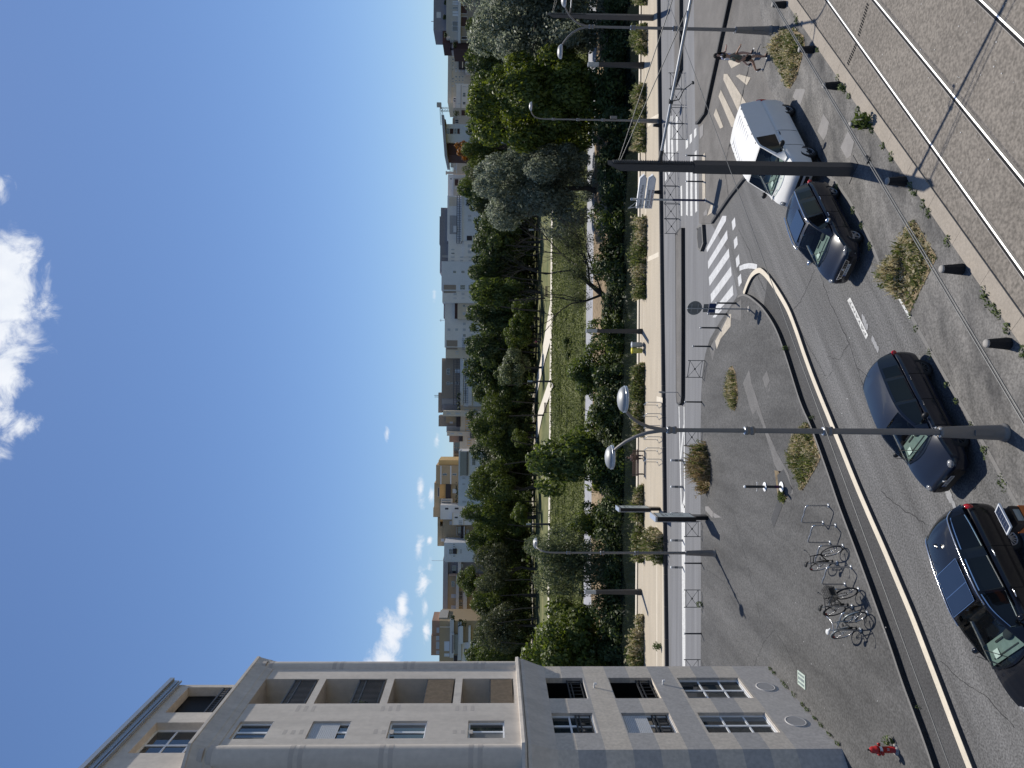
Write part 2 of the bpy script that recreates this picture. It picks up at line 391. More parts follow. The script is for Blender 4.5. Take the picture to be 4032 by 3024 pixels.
# pavement on the tram side
WZ = .12
kn = [(2752, 880), (2800, 880), (2866, 784), (2945, 682), (3120, 690), (3250, 690), (3275,700),(3347,805),(3409,913),(3448,1026),(3514,1134),(3586,1243),(3616,1312),(3675,1414),(3703,1465),(3753,1553),(3812,1653),(3855,1731),(3910,1829),(3973,1950),(4030,2041)]
knw = [G(x, y, WZ) for x, y in kn]
sA, sB = G(3130, 55, WZ), G(3986, 1300, WZ); sd = (sA - sB).normalized(); sn = Vector((sd.y, -sd.x, 0))
far_s = sA + sd * 40; near_s = sB - sd * 30; kend = knw[-1] + (knw[-1] - knw[-6]).normalized() * 25
isl = [(2775, 440), (2870, 0), (2900, -140)]
wpoly('crossing_ground', [G(x, y, .10) for x, y in [(2752, 880), (2751, 500), (2744, 482), (2738, 0), (2735, -300)]] + [Vector((60, 36, 0)), far_s, G(3100, 30, .1), G(3110, 420, .1), G(3250, 690, .1)] + [G(x, y, .10) for x, y in kn[4::-1]], .10, 'asphalt_cross', th=.1)
wpoly('pavement', [far_s, near_s, kend] + [knw[i] for i in range(len(knw)-1, 5, -1)] + [G(x, y, WZ) for x, y in [(3240, 640), (3110, 480), (3030, 350), (2990, 250), (3000, 120), (2985, -60)]], WZ, 'asphalt_walk', th=WZ)
m = MB(); strip(m, resample(knw[5:] + [kend], 1.0), .11, 0, WZ + .004, side=1)
struct('pavement_kerb', m, ['stone_kerb'])
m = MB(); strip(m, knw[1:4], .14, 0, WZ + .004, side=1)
struct('pavement_kerb', m, ['stone_dark_shade_kerb'])  # near-black tone paints in the shade on this kerb's road side
# raised island with its dark kerb beyond the crossing
IZ = .27
wpoly('traffic_island', [G(x, y, IZ) for x, y in [(2737, 490), (2745, 486), (2772, 448), (2868, 0), (2900, -160), (2730, -160)]], IZ, 'asphalt_cross', th=.27)
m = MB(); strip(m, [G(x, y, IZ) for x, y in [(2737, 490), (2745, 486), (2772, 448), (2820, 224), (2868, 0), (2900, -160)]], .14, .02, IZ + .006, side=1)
struct('traffic_island_kerb', m, ['stone_dark_shade_kerb'])
# median in the river road
mz = .2
mtop = [(2658, 920), (2676, 897), (2683, 897), (2684, 1250), (2683, 1560), (2680, 1586), (2672, 1596), (2664, 1588), (2661, 1560), (2660, 1250)]
poly('median', mtop, mz, 'asphalt_cross', th=mz)
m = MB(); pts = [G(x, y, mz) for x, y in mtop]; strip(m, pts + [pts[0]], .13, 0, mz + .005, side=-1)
struct('median_kerb', m, ['stone_dark_shade_kerb'])
mtop2 = [(2610, -100), (2680, -100), (2680, 280), (2650, 345), (2644, 346), (2640, 300)]
poly('median', [(2658, -200), (2676, -200), (2676, 275), (2650, 345), (2643, 346), (2655, 270)], mz, 'asphalt_cross', th=mz)
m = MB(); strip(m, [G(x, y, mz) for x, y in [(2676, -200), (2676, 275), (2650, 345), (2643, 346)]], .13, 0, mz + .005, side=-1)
struct('median_kerb', m, ['stone_dark_shade_kerb'])
ref = [(2744, 898), (2752, 886), (2764, 884), (2768, 950), (2769, 957), (2757, 990), (2748, 982), (2743, 940)]
poly('refuge_island', ref, .18, 'asphalt_repair', th=.18)
m = MB(); pts = [G(x, y, .18) for x, y in ref]; strip(m, pts + [pts[0]], .13, 0, .186, side=-1)
struct('refuge_island_kerb', m, ['stone_kerb'])

# ---------------------------------------------------------------- painted markings
def quads(name, lst, z, mat):
    m = MB()
    for i_, qd in enumerate(lst): m.prism([G(x, y, z) for x, y in qd], z + i_*.0005, z + i_*.0005)
    o = m.build(name, mat); o['kind'] = 'structure'; return o
def zz(px, ox, oy, s): return [(ox + a*s, oy + b*s) for a, b in px]
A = lambda *p: zz(p, 2550, 850, .2411)
quads('zebra_crossing', [A((960,530),(970,600),(1280,80),(1285,0),(1220,0)), A((985,745),(990,868),(1308,372),(1298,230)), A((1000,1005),(1012,1145),(1338,668),(1325,530)), A((1030,1280),(1040,1420),(1374,970),(1360,825)),
      A((1105,1500),(1105,1600),(1402,1290),(1390,1130)), A((1060,1659),(1110,1659),(1250,1490),(1110,1580))], .009, 'worn_line')
quads('stop_marking', [A((1372,95),(1390,245),(1438,165),(1425,22)), A((1405,400),(1420,545),(1472,465),(1460,328)), A((1438,700),(1455,850),(1505,780),(1492,625)), A((1472,1005),(1490,1160),(1538,1085),(1525,940)),
      A((1500,820),(1502,898),(1570,872),(1640,858),(1710,862),(1782,880),(1790,792),(1720,775),(1650,772),(1580,785))], .009, 'worn_line')
B = lambda *p: zz(p, 2500, 450, .2411)
quads('zebra_crossing', [B((835,800),(835,1640),(865,1659),(868,790)), B((905,700),(905,1659),(940,1659),(940,690)), B((975,620),(975,780),(1008,740),(1008,585)), B((978,900),(985,1610),(1018,1580),(1008,880)),
      B((745,1180),(750,1659),(775,1659),(772,1160))], .009, 'white_line')
quads('guide_line', [B((828,430),(830,575),(868,530),(868,400)), B((895,345),(895,490),(932,440),(932,312)), B((965,260),(968,395),(1005,340),(1003,218))], .009, 'white_line')
quads('zebra_crossing', [B((475,270),(478,640),(505,640),(505,235)), B((535,190),(540,800),(570,800),(575,150)), B((580,30),(600,800),(632,800),(612,20)), B((665,0),(675,620),(705,595),(700,0)), B((390,960),(395,1110),(418,1085),(415,940)), B((485,950),(490,1100),(520,1060),(518,945)), B((545,945),(550,1000),(578,950),(575,945))], .009, 'white_line')
quads('paving_band', [B((1095,680),(1102,1400),(1150,1365),(1142,625)), B((1180,1659),(1265,1600),(1310,1500),(1240,1480))], .114, 'cream_line')
C = lambda *p: zz(p, 2500, 0, .3165)
quads('zebra_crossing', [C((1100,990),(1105,920),(1150,920),(1390,1290),(1290,1400)), C((1040,1200),(1068,1118),(1245,1480),(1240,1580),(1200,1580)), C((980,1430),(1010,1345),(1100,1580),(1060,1600)), C((1255,945),(1300,925),(1440,965),(1392,1060)), C((1160,770),(1195,665),(1250,720),(1310,790),(1200,850))], .114, 'cream_line')
quads('metal_cover', [B((1055,210),(1060,410),(1115,340),(1118,150)), B((1120,1610),(1125,1659),(1180,1640),(1172,1545))], .115, 'metal_plate')
quads('hatched_marking', [zz(p, 2350, 1500, .3014) for p in ([(1068,335),(1078,335),(1100,1200),(1112,1659),(1096,1659)], [(1134,335),(1144,335),(1155,1659),(1140,1659)], [(1130,560),(1138,640),(1104,1010),(1094,1010),(1098,900)], [(1150,1430),(1150,1560),(1118,1659),(1104,1659),(1130,1560)])], .009, 'white_line')
quads('hatched_marking', [[(2683, 1990), (2697, 1990), (2699, 2640), (2687, 2640)], [(2679, 1900), (2683, 1900), (2684, 2040), (2681, 2040)]], .0095, 'white_line')
quads('tactile_paving', [zz(p, 2500, 1150, .4822) for p in ([(655,400),(668,465),(700,380),(780,280),(785,180),(770,180),(700,320)],)], .157, 'cream_line')
quads('paving_patch', [zz(p, 2500, 1150, .4822) for p in ([(610,460),(632,565),(660,440),(760,200),(870,235),(868,60),(790,120),(680,330)],)], .155, 'asphalt_patch')
D = lambda *p: zz(p, 2800, 1350, .3616)
quads('asphalt_patch', [D((345,440),(415,285),(440,440),(495,600),(600,930),(720,1200),(840,1420),(900,1640),(860,1659),(780,1480),(690,1330),(640,1150),(560,900),(490,730),(455,780),(420,700),(385,560)),
      D((558,385),(605,300),(640,410),(597,505)), D((625,500),(640,488),(640,525),(628,538))], .156, 'asphalt_patch')
F = lambda *p: zz(p, 2500, 1900, .3616)
quads('asphalt_repair', [F((1480,400),(1560,170),(1605,250),(1540,420),(1510,495)), D((720,1440),(790,1375),(830,1460),(880,1600),(860,1659),(740,1659))], .1575, 'asphalt_repair')
quads('metal_cover', [F((800,260),(765,260),(765,300),(845,390),(850,320)), F((855,325),(850,360),(870,385),(942,380))], .1572, 'metal_plate')
H1 = lambda *p: zz(p, 2800, 350, .3165)
quads('metal_cover', [H1((1050,0),(1015,100),(1090,190),(1115,190),(1170,20),(1165,0)), H1((1395,310),(1468,415),(1440,560),(1400,640),(1325,530)), H1((1700,520),(1780,660),(1740,830),(1690,870),(1610,730))], WZ + .005, 'metal_plate')
quads('kerb_paint', [zz(p, 3400, 600, .4219) for p in ([(205,1095),(222,1095),(330,1330),(440,1540),(430,1560),(320,1360)],)], WZ + .009, 'worn_line')
# parking word and worn dashes on the street
pm = [(3337, 1183), (3348, 1171), (3419, 1320), (3410, 1336)]
pq = [G(x, y, .008) for x, y in pm]
m = MB(); m.prism(pq, .013, .013); tx = m.build('parking_marking', 'white_line'); tx['kind'] = 'structure'
ax_ = (pq[1] - pq[2]).normalized(); ay_ = Vector((-ax_.y, ax_.x, 0)); cen = sum(pq, Vector()) / 4
hgt = abs((pq[0] - pq[1]).dot(ay_)); M('paint_dark', (.14, .14, .14), .8)
t_ = text_mesh('parking_marking_letters', 'PAYANT', 1.0, 'paint_dark', tx, frame((0,0,0), (1,0,0), (0,1,0), (0,0,1)), ext=.0008)
xs = [v.co.x for v in t_.data.vertices]; ys = [v.co.y for v in t_.data.vertices]
sx = (pq[1] - pq[2]).length * .90 / (max(xs) - min(xs)); sy = hgt * .52 / (max(ys) - min(ys))
t_.matrix_local = frame((cen.x, cen.y, .0165), ax_ * sx, ay_ * sy, (0, 0, 1))
rd = random.Random(3); m = MB()
for (x0, y0, x1, y1, k) in ((3394,1243,3415,1290,7), (3433,1330,3458,1378,6), (3472,1417,3482,1433,3), (3725,1928,3742,1962,6), (3742,1960,3758,1992,5)):
    for i in range(k):
        t = (i + .5) / k; c = G(x0 + (x1-x0)*t, y0 + (y1-y0)*t, .008); r1 = rd.uniform(.05, .12)
        m.prism([(c.x + r1*(1+.5*rd.random())*cos(a), c.y + r1*rd.uniform(.5, 1)*sin(a)) for a in [j*pi/3.5 for j in range(7)]], .0075 + .0006*i, .0075 + .0006*i)
struct('worn_marking', m, ['grey_line'])

# ---------------------------------------------------------------- tram track
a0, a1 = sB - sd*30, sA + sd*60; tn = -sn if sn.dot(N) < 0 else sn
def tl(off, z, w, name=None, mat=None, mb=None, z0=None):
    mb.prism([a0 + tn*(off-w/2), a1 + tn*(off-w/2), a1 + tn*(off+w/2), a0 + tn*(off+w/2)], z if z0 is None else z0, z)
m = MB(); m.prism([a0 + tn*.4, a1 + tn*.4, a1 + tn*14, a0 + tn*14], 0, .10); struct('tram_track_bed', m, ['pebble'])
m = MB(); L_ = (a1 - a0).length; t = 0.0
while t < L_:
    p0, p1 = a0 + sd*t, a0 + sd*min(t + 1.492, L_)
    m.prism([p0 - tn*.015, p1 - tn*.015, p1 + tn*.42, p0 + tn*.42], 0, WZ + .02); t += 1.5
struct('tram_border_slabs', m, ['stone_beige'])
E3 = G(3507, 350, .1); dr = (G(3256, 0, .1) - E3).normalized(); dn = Vector((dr.y, -dr.x, 0)); dn = dn if dn.dot(N) > 0 else -dn
o2 = (G(3730, 350, .1) - E3).dot(dn); o3 = (G(3962, 100, .1) - E3).dot(dn)
for off in (0, o2, o3, o3 + o2):
    p0, p1 = E3 - dr*30 + dn*off, E3 + dr*60 + dn*off
    rail = thing('tram_rail', None, None); rail['kind'] = 'structure'
    def rs(nm, c, w, z, mat):
        mb = MB(); mb.prism([p0 + dn*(c-w/2), p1 + dn*(c-w/2), p1 + dn*(c+w/2), p0 + dn*(c+w/2)], .1, z); mb.build(nm, mat, rail)
    s_ = -1
    rs('rail_bed', 0, .20, .104, 'rail_concrete'); rs('rail_groove', -.030, .060, .108, 'rail_groove'); rs('rail_head', .020, .040, .1115, 'rail_top'); rs('rail_lip', -.075, .02, .1115, 'rail_steel')
for a_, b_, lb_ in (((3421, 20), (3383, 150), 'between the two rails'), ((3375, 180), (3340, 262), 'between the rail and the beige border slabs')):
    m = MB()
    A_, B_ = G(*a_, .1), G(*b_, .1); dd = (B_ - A_); k = int(dd.length / .07)
    for i in range(k):
        c = A_ + dd * (i / k); m.prism([c, c + dd.normalized()*.035, c + dd.normalized()*.035 + dr*.16, c + dr*.16], .1, .112)
    tag(m.build('drain_grating', 'rail_groove'), 'dark slotted drain grating ' + lb_, 'drain grate', 'drain gratings in the tram track')

# ---------------------------------------------------------------- river, far bank, park
def sheet(name, prof, mat, x0=-160, x1=200, dx=2.0, nz=0.0, ns=.2, seed=0):
    m = MB(); nx = int((x1-x0)/dx); rows = len(prof)
    for j, (Y, z) in enumerate(prof):
        for i in range(nx+1):
            X = x0 + i*dx
            m.v.append((X, Y + (mnoise.noise((X*.06, j*3.1, seed)) * .8 if 0 < j < rows-1 else 0), z + nz * mnoise.noise((X*ns, Y*ns, seed)) + nz*.5*mnoise.noise((X*ns*3, Y*ns*3, seed+5))))
    for j in range(rows-1):
        for i in range(nx):
            k = j*(nx+1)+i; m.f.append((k, k+1, k+nx+2, k+nx+1)); m.mi.append(0); m.sm.append(True)
    return struct(name, m, [mat])
def lin(a, b, n): return [(a[0]+(b[0]-a[0])*i/n, a[1]+(b[1]-a[1])*i/n) for i in range(n+1)]
wpoly('river', [(-300, 54), (400, 54), (400, 96), (-300, 96)], -4.2, 'river')
sheet('river_bank', lin((86, -5.0), (91.5, -3.1), 6), 'dark_bank', nz=.5)
sheet('dry_bank', lin((91.3, -3.2), (97.8, -2.35), 5), 'dry_bank', nz=.12)
sheet('towpath', [(97.6, -2.40), (104.6, -2.25)], 'gravel_path')
sheet('grass_embankment', lin((104.3, -2.4), (124.5, .95), 46), 'meadow', dx=.45, x0=-70, x1=90, nz=.34, ns=.8, seed=2)
sheet('park_lawn', lin((124.4, .9), (230, 1.0), 12), 'lawn', nz=.06, ns=.05, x0=-260, x1=300, dx=4)
wpoly('park_path', [(-200, 125.2), (200, 125.2), (200, 129.0), (-200, 129.0)], 1.06, 'white_path')
wpoly('park_path', [G(x, y, 1.08) for x, y in [(2178,1240),(2165,1200),(2128,1420),(2098,1560),(2088,1700),(2085,1760),(2092,1760),(2100,1690),(2112,1560),(2145,1420),(2170,1330)]], 1.08, 'white_path')
wpoly('park_path', [G(x, y, 1.07) for x, y in [(2083,700),(2083,1240),(2087,1240),(2087,700)]], 1.07, 'white_path')
wpoly('park_path', [G(x, y, 1.07) for x, y in [(2178,1520),(2168,1480),(2120,1620),(2095,1790),(2091,2600),(2097,2600),(2102,1800),(2135,1640)]], 1.09, 'white_path')
sheet('ground', [(228, .9), (420, 2), (900, 6), (3000, 8), (8000, 8)], 'far_ground', x0=-5000, x1=5000, dx=250)

# cracks and sealed joints in the asphalt
M('crack', (.028,.028,.029), .95, var=.2)
def crack(px, z, w, seed):
    rr = random.Random(seed); P = resample([G(x, y, z) for x, y in px], .16); m = MB()
    P = [p + Vector((rr.uniform(-.035, .035), rr.uniform(-.035, .035), 0)) for p in P]
    for a, b in zip(P[:-1], P[1:]):
        d = (b - a).normalized(); n_ = Vector((-d.y, d.x, 0)) * w * .6 * rr.uniform(.4, 1.2); m.prism([a - n_, b - n_, b + n_, a + n_], z, z)
    struct('asphalt_crack', m, ['crack'])
for k, (px, z, w) in enumerate((([(2908, 905), (2950, 985), (2990, 1100), (3030, 1180)], .006, .016), ([(3085, 1260), (3150, 1190), (3207, 1065)], .006, .014), ([(3127, 1250), (3170, 1340), (3250, 1480)], .006, .012), ([(3230, 1080), (3262, 1180), (3320, 1300), (3360, 1400), (3400, 1530)], .006, .016), ([(3260, 1400), (3300, 1420), (3345, 1350)], .006, .012), ([(3285, 1405), (3275, 1470), (3255, 1490)], .006, .010), ([(3470, 1935), (3560, 2010), (3640, 2060)], .006, .016), ([(3700, 2600), (3790, 2680), (3900, 2760), (3990, 2860)], .006, .014), ([(2880, 1990), (2950, 2250), (2990, 2420), (3000, 2520)], PZ+.004, .012), ([(2780, 2240), (2850, 2290), (2900, 2390)], PZ+.004, .010), ([(3010, 2525), (3050, 2480), (3100, 2560), (3140, 2640)], PZ+.004, .014), ([(3010, 2525), (2960, 2640), (2975, 2660)], PZ+.004, .012))): crack(px, z, w, k)

crack([(2950, 250), (2912, 420), (2866, 594)], .118, .05, 31); crack([(2866, 594), (2853, 660), (2866, 770)], .118, .03, 32)
rr_ = random.Random(77); m = MB()
for k in range(95):
    if k < 55: p = G(rr_.uniform(2790, 3500), rr_.uniform(1250, 2900), PZ + .003); z = PZ + .003
    else: p = G(rr_.uniform(3450, 4000), rr_.uniform(0, 700), .105); z = .114
    if k < 55 and not (p.x > -11 and p.y < 38): continue
    s_ = rr_.uniform(.006, .020); m.prism([(p.x + s_*cos(a)*rr_.uniform(.6, 1.3), p.y + s_*sin(a)*rr_.uniform(.6, 1.3)) for a in (0, 1.1, 2.2, 3.3, 4.4, 5.4)], z, z)
o = m.build('litter', 'worn_line'); o['kind'] = 'stuff'; tag(o, 'tiny pale specks of litter scattered over the paving', 'litter')
# ================================================================ WHITE CORNER BUILDING (left of the upright view)
def stripes_mat(name, ca, cb, cbase, period=1.72, off=.30):
    m = M(name, ca, .85, var=.08, scale=2.2, grain=.10, gscale=9, spec=.25, bump=.12, bscale=25); nt = m.node_tree; L = nt.links.new
    b = nt.nodes['Principled BSDF']; src = b.inputs['Base Color'].links[0].from_socket
    t = nt.nodes.new('ShaderNodeTexCoord'); sp = nt.nodes.new('ShaderNodeSeparateXYZ'); L(t.outputs['Object'], sp.inputs[0])
    def mth(op, a, c=None):
        n = nt.nodes.new('ShaderNodeMath'); n.operation = op
        for i, v in enumerate((a, c)):
            if v is None: continue
            if hasattr(v, 'links'): L(v, n.inputs[i])
            else: n.inputs[i].default_value = v
        return n.outputs[0]
    fr = mth('FRACT', mth('DIVIDE', mth('ADD', sp.outputs[2], off), period)); st = mth('GREATER_THAN', fr, .5)
    vn = nt.nodes.new('ShaderNodeTexNoise'); vn.inputs['Scale'].default_value = 1.1; vn.inputs['Detail'].default_value = 3; L(t.outputs['Object'], vn.inputs['Vector'])
    mp = nt.nodes.new('ShaderNodeMix'); mp.data_type = 'RGBA'; L(st, mp.inputs[0]); mp.inputs[6].default_value = (1, 1, 1, 1); mp.inputs[7].default_value = tuple(b_/a_ for a_, b_ in zip(ca, cb)) + (1,)
    base = mth('LESS_THAN', sp.outputs[2], 1.45)
    mb_ = nt.nodes.new('ShaderNodeMix'); mb_.data_type = 'RGBA'; L(base, mb_.inputs[0]); L(mp.outputs[2], mb_.inputs[6]); mb_.inputs[7].default_value = tuple(b_/a_ for a_, b_ in zip(ca, cbase)) + (1,)
    mu = nt.nodes.new('ShaderNodeVectorMath'); mu.operation = 'MULTIPLY'; L(src, mu.inputs[0]); L(mb_.outputs[2], mu.inputs[1]); L(mu.outputs[0], b.inputs['Base Color'])
stripes_mat('striped_render', (.60, .53, .445), (.43, .405, .38), (.50, .46, .42))
M('white_render', (.66, .59, .51), .82, var=.10, scale=1.6, grain=.05, gscale=5, stretch=(1, 1, .16), spec=.25, bump=.08, bscale=30)
M('pale_render', (.64, .575, .50), .82, var=.12, scale=2.0, grain=.05, gscale=8, stretch=(1, 1, .3), spec=.25)
M('patched_band', (.55, .49, .43), .85, var=.06, scale=3)
M('white_pvc', (.78, .79, .80), .45, var=.03)
M('shutter_grey', (.58, .585, .59), .6, var=.05)
M('railing_dark', (.05, .052, .058), .5, metal=.4, var=.1)
M('bamboo', (.20, .15, .10), .8, var=.2, scale=6)
M('zinc', (.36, .38, .40), .45, metal=.6, var=.1, scale=1)
M('vent_grey', (.55, .52, .49), .6, var=.05)
M('loggia_inner', (.42, .39, .37), .85, var=.08)
M('aircon_white', (.75, .75, .73), .5, var=.04)
M('curtain', (.30, .295, .28), .9, var=.08)
glass('window_glass', (.018, .026, .03))
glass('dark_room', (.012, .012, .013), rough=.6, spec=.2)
M('leaf_pot', (.06, .10, .03), .7, var=.3, island=1, col2=(.16, .20, .07), trans=.25)

FA, FB = G(3315, 2948, PZ), G(3022, 2623, PZ); fu = (FB - FA).normalized(); fo = Vector((fu.y, -fu.x, 0)); FL = (FB - FA).length
def FP(x, y, off=0.0):
    d = ray(x, y); o = FA + fo*off; t = (o - CAMLOC).dot(fo) / d.dot(fo); p = CAMLOC + d*t
    return ((p - FA).dot(fu), p.z - PZ)
def rect(p1, p2, off=0.0):
    a, b = FP(*p1, off), FP(*p2, off); return (min(a[0], b[0]), max(a[0], b[0]), min(a[1], b[1]), max(a[1], b[1]))
bld = thing('apartment_block', 'white rendered corner apartment block on a grey and beige striped base, filling the left edge', 'apartment block', FA, atan2(fo.y, fo.x))
def wall_holes(mb, y0, y1, z0, z1, rects, x=0.0, depth=.3, mi=0):
    ys = sorted({y0, y1, *[v for r in rects for v in r[:2]]}); zs = sorted({z0, z1, *[v for r in rects for v in r[2:]]})
    for a, b in zip(ys[:-1], ys[1:]):
        for c, d in zip(zs[:-1], zs[1:]):
            my, mz_ = (a+b)/2, (c+d)/2
            if any(r[0] < my < r[1] and r[2] < mz_ < r[3] for r in rects): continue
            mb.add([(x,a,c),(x,b,c),(x,b,d),(x,a,d)], [(0,1,2,3)], mi)
    for r in rects:
        a, b, c, d = r; X = x - depth
        mb.add([(x,a,c),(x,a,d),(X,a,d),(X,a,c)], [(0,1,2,3)], mi); mb.add([(x,b,c),(X,b,c),(X,b,d),(x,b,d)], [(0,1,2,3)], mi)
        mb.add([(x,a,c),(X,a,c),(X,b,c),(x,b,c)], [(0,1,2,3)], mi); mb.add([(x,a,d),(x,b,d),(X,b,d),(X,a,d)], [(0,1,2,3)], mi)
plinth_r = [rect((2123,2672),(2317,2755)), rect((2151,2811),(2357,2891)), rect((2393,2669),(2603,2750)), rect((2446,2807),(2674,2885)), rect((2661,2665),(2962,2742)), rect((2744,2802),(3069,2879))]
UO = .14
log_r = [rect((1823,2661),(2026,2759), UO), rect((1555,2669),(1783,2766), UO), rect((1285,2674),(1493,2773), UO), rect((1038,2687),(1200,2780), UO)]
win_r = [rect((1845,2827),(1990,2894), UO), rect((1540,2834),(1674,2903), UO), rect((1233,2843),(1357,2912), UO), rect((940,2852),(1032,2921), UO)]
# align the columns
def col(rs, i0, i1):
    a = sum(r[0] for r in rs)/len(rs); b = sum(r[1] for r in rs)/len(rs); return [(a, b, r[2], r[3]) for r in rs]
pf = col(plinth_r[0::2], 0, 1); pn = col(plinth_r[1::2], 0, 1); log_r = col(log_r, 0, 1); win_r = col(win_r, 0, 1)
# same floor heights in each row
for i in range(3):
    zt = (pf[i][3] + pn[i][3])/2; zb = (pf[i][2] + pn[i][2])/2
    pf[i] = (*pf[i][:2], zb, zt); pn[i] = (*pn[i][:2], zb, zt)
HP = FP(2120, 2634)[1]                 # top of the striped base
HC = FP(2031, 2612, .35)[1]            # top of the middle cornice
HT = FP(1038, 2673, UO)[1]             # underside of the top cornice
HTC = FP(958, 2637, .5)[1]
AO = -.55
HA = FP(694, 2673, AO)[1]
foot = [(0, 0), (0, FL), (-9, FL), (-9, -2.6), (-2.3, -2.6)]
m = MB(); wall_holes(m, 0, FL, 0, HP, pf + pn, 0, .20)
for (a, b) in ((0, 4), (1, 2), (2, 3), (3, 4)):
    A_, B_ = foot[a], foot[b]
    m.add([(*A_, 0), (*B_, 0), (*B_, HP), (*A_, HP)], [(0,1,2,3)])
m.build('base_wall', 'striped_render', bld)
# middle cornice: band, then a sloping apron down to the base
def sweep(name, prof, mat, y0, y1, ch=True):
    "profile of (out, z) swept along the front and round the near chamfer"
    m = MB(); path = [(y1, 0)]
    # stations: far end, near corner, chamfer end; outward directions mitred
    st = [((0, FL), (1, .0)), ((0, 0), (1, -.42)), ((-2.3, -2.6), (.74, -.67))]
    vs = []; k = len(prof)
    for (p, o) in st:
        for (w, z) in prof: vs.append((p[0] + o[0]*w, p[1] + o[1]*w + (max(w, 0)*.6 if p[1] == FL else 0), z))
    fs = [(i*k + j, i*k + j+1, (i+1)*k + j+1, (i+1)*k + j) for i in range(2) for j in range(k-1)]
    m.add(vs, fs); m.add([vs[j] for j in range(k)], [tuple(range(k))])
    return m.build(name, mat, bld)
sweep('cornice', [(-.3, HC), (.30, HC), (.32, HC-.10), (.29, HC-.16), (.16, HC-.16)], 'pale_render', 0, FL)
sweep('cornice_apron', [(.16, HC-.16), (.25, HC-.20), (.24, HC-.30), (.06, HP+.03), (.0, HP-.22), (-.01, HP-.22)], 'pale_render', 0, FL)
# upper body
upz0, upz1 = HC - .1, HT + .4
m = MB(); wall_holes(m, .06, FL - .30, upz0, upz1, [r for r in log_r] + [r for r in win_r], UO, .0)
for r in log_r:
    a, b, c, d = r; X = UO - 1.25
    m.add([(UO,a,c),(UO,a,d),(X,a,d),(X,a,c)], [(0,1,2,3)]); m.add([(UO,b,c),(X,b,c),(X,b,d),(UO,b,d)], [(0,1,2,3)])
    m.add([(UO,a,c),(X,a,c),(X,b,c),(UO,b,c)], [(0,1,2,3)]); m.add([(UO,a,d),(UO,b,d),(X,b,d),(X,a,d)], [(0,1,2,3)])
    m.add([(X,a,c),(X,b,c),(X,b,d),(X,a,d)], [(0,1,2,3)], 1)
for r in win_r:
    a, b, c, d = r; X = UO - .16
    m.add([(UO,a,c),(UO,a,d),(X,a,d),(X,a,c)], [(0,1,2,3)]); m.add([(UO,b,c),(X,b,c),(X,b,d),(UO,b,d)], [(0,1,2,3)])
    m.add([(UO,a,c),(X,a,c),(X,b,c),(UO,b,c)], [(0,1,2,3)]); m.add([(UO,a,d),(UO,b,d),(X,b,d),(X,a,d)], [(0,1,2,3)])
m.add([(0, FL, upz0), (-9, FL, upz0), (-9, FL, upz1), (0, FL, upz1)], [(0,1,2,3)])
m.add([(UO-.1, .1, upz0), (-2.2, -2.5, upz0), (-2.2, -2.5, upz1), (UO-.1, .1, upz1)], [(3,2,1,0)])
m.add([(-9, -2.5, upz0), (-2.2, -2.5, upz0), (-2.2, -2.5, upz1), (-9, -2.5, upz1)], [(0,1,2,3)])
m.add([(-9, -2.5, upz0), (-9, FL, upz0), (-9, FL, upz1), (-9, -2.5, upz1)], [(0,1,2,3)])
m.build('upper_wall', ['white_render', 'loggia_inner'], bld)
# rounded corner shafts
for yc, rr, xo, nm in ((FL - .28, .34, .18, 'far'), (-.10, .36, .30, 'near')):
    m = MB(); m.lathe([(rr, upz0), (rr, HT + .1)], 24, (UO - xo, yc, 0)); sh = m.build('corner_shaft', 'white_render', bld)
    z = HC + 1.2
    while z < HT:
        for dz in (0, .28): mb2 = MB(); mb2.lathe([(rr + .004, z + dz), (rr + .004, z + dz + .15)], 24, (UO - xo, yc, 0), cap=False); mb2.build('shaft_band', 'patched_band', sh)
        z += 2.72
# faint painted brick courses on the wall
m = MB(); rp = random.Random(5)
for z in (log_r[1][2] - .75, log_r[2][2] - .75, log_r[3][2] - .4):
    for k in range(3):
        for (ya, yb) in ((log_r[0][0] - .55, log_r[0][0] - .12), (.75, 1.05)):
            m.box(UO - .02, UO + .0022, ya, yb - rp.random()*.1, z + .26*k, z + .26*k + .12)
m.build('wall_patch', 'patched_band', bld)
# top cornice (cove) and attic
sweep('top_cornice', [(UO-.2, HT-.12), (UO+.02, HT-.10), (UO+.06, HT+.12), (.22, HT+.16), (.24, HT+.30), (.31, HTC-.12), (.34, HTC-.10), (.34, HTC), (-.8, HTC+.02)], 'pale_render', 0, FL)
az0 = HTC - .05
alog = rect((743,2706),(840,2805), AO); awin = rect((616,2845),(760,2964), AO)
alog = (alog[0], alog[1], az0 + .15, alog[3]); awin = (awin[0], awin[1], az0 + .15, awin[3])
m = MB(); wall_holes(m, -.9, FL - .35, az0, HA - .28, [alog, awin], AO, .35)
m.add([(AO, FL-.35, az0), (-9, FL-.35, az0), (-9, FL-.35, HA-.28), (AO, FL-.35, HA-.28)], [(0,1,2,3)])
m.add([(AO, -.9, az0), (-9, -.9, az0), (-9, -.9, HA-.28), (AO, -.9, HA-.28)], [(3,2,1,0)])
m.add([(-9, -.9, az0), (-9, FL-.35, az0), (-9, FL-.35, HA-.28), (-9, -.9, HA-.28)], [(0,1,2,3)])
m.build('attic_wall', 'pale_render', bld)
m = MB(); m.box(-9.2, AO + .12, -1.0, FL - .22, HA - .29, HA - .02); m.beam((AO + .16, -1.0, HA - .02), (AO + .16, FL - .2, HA - .02), .12, .16); m.beam((AO+.10, -.95, HA-.38), (AO+.10, FL-.25, HA-.38), .06, .05)
m.build('roof_edge', 'zinc', bld)
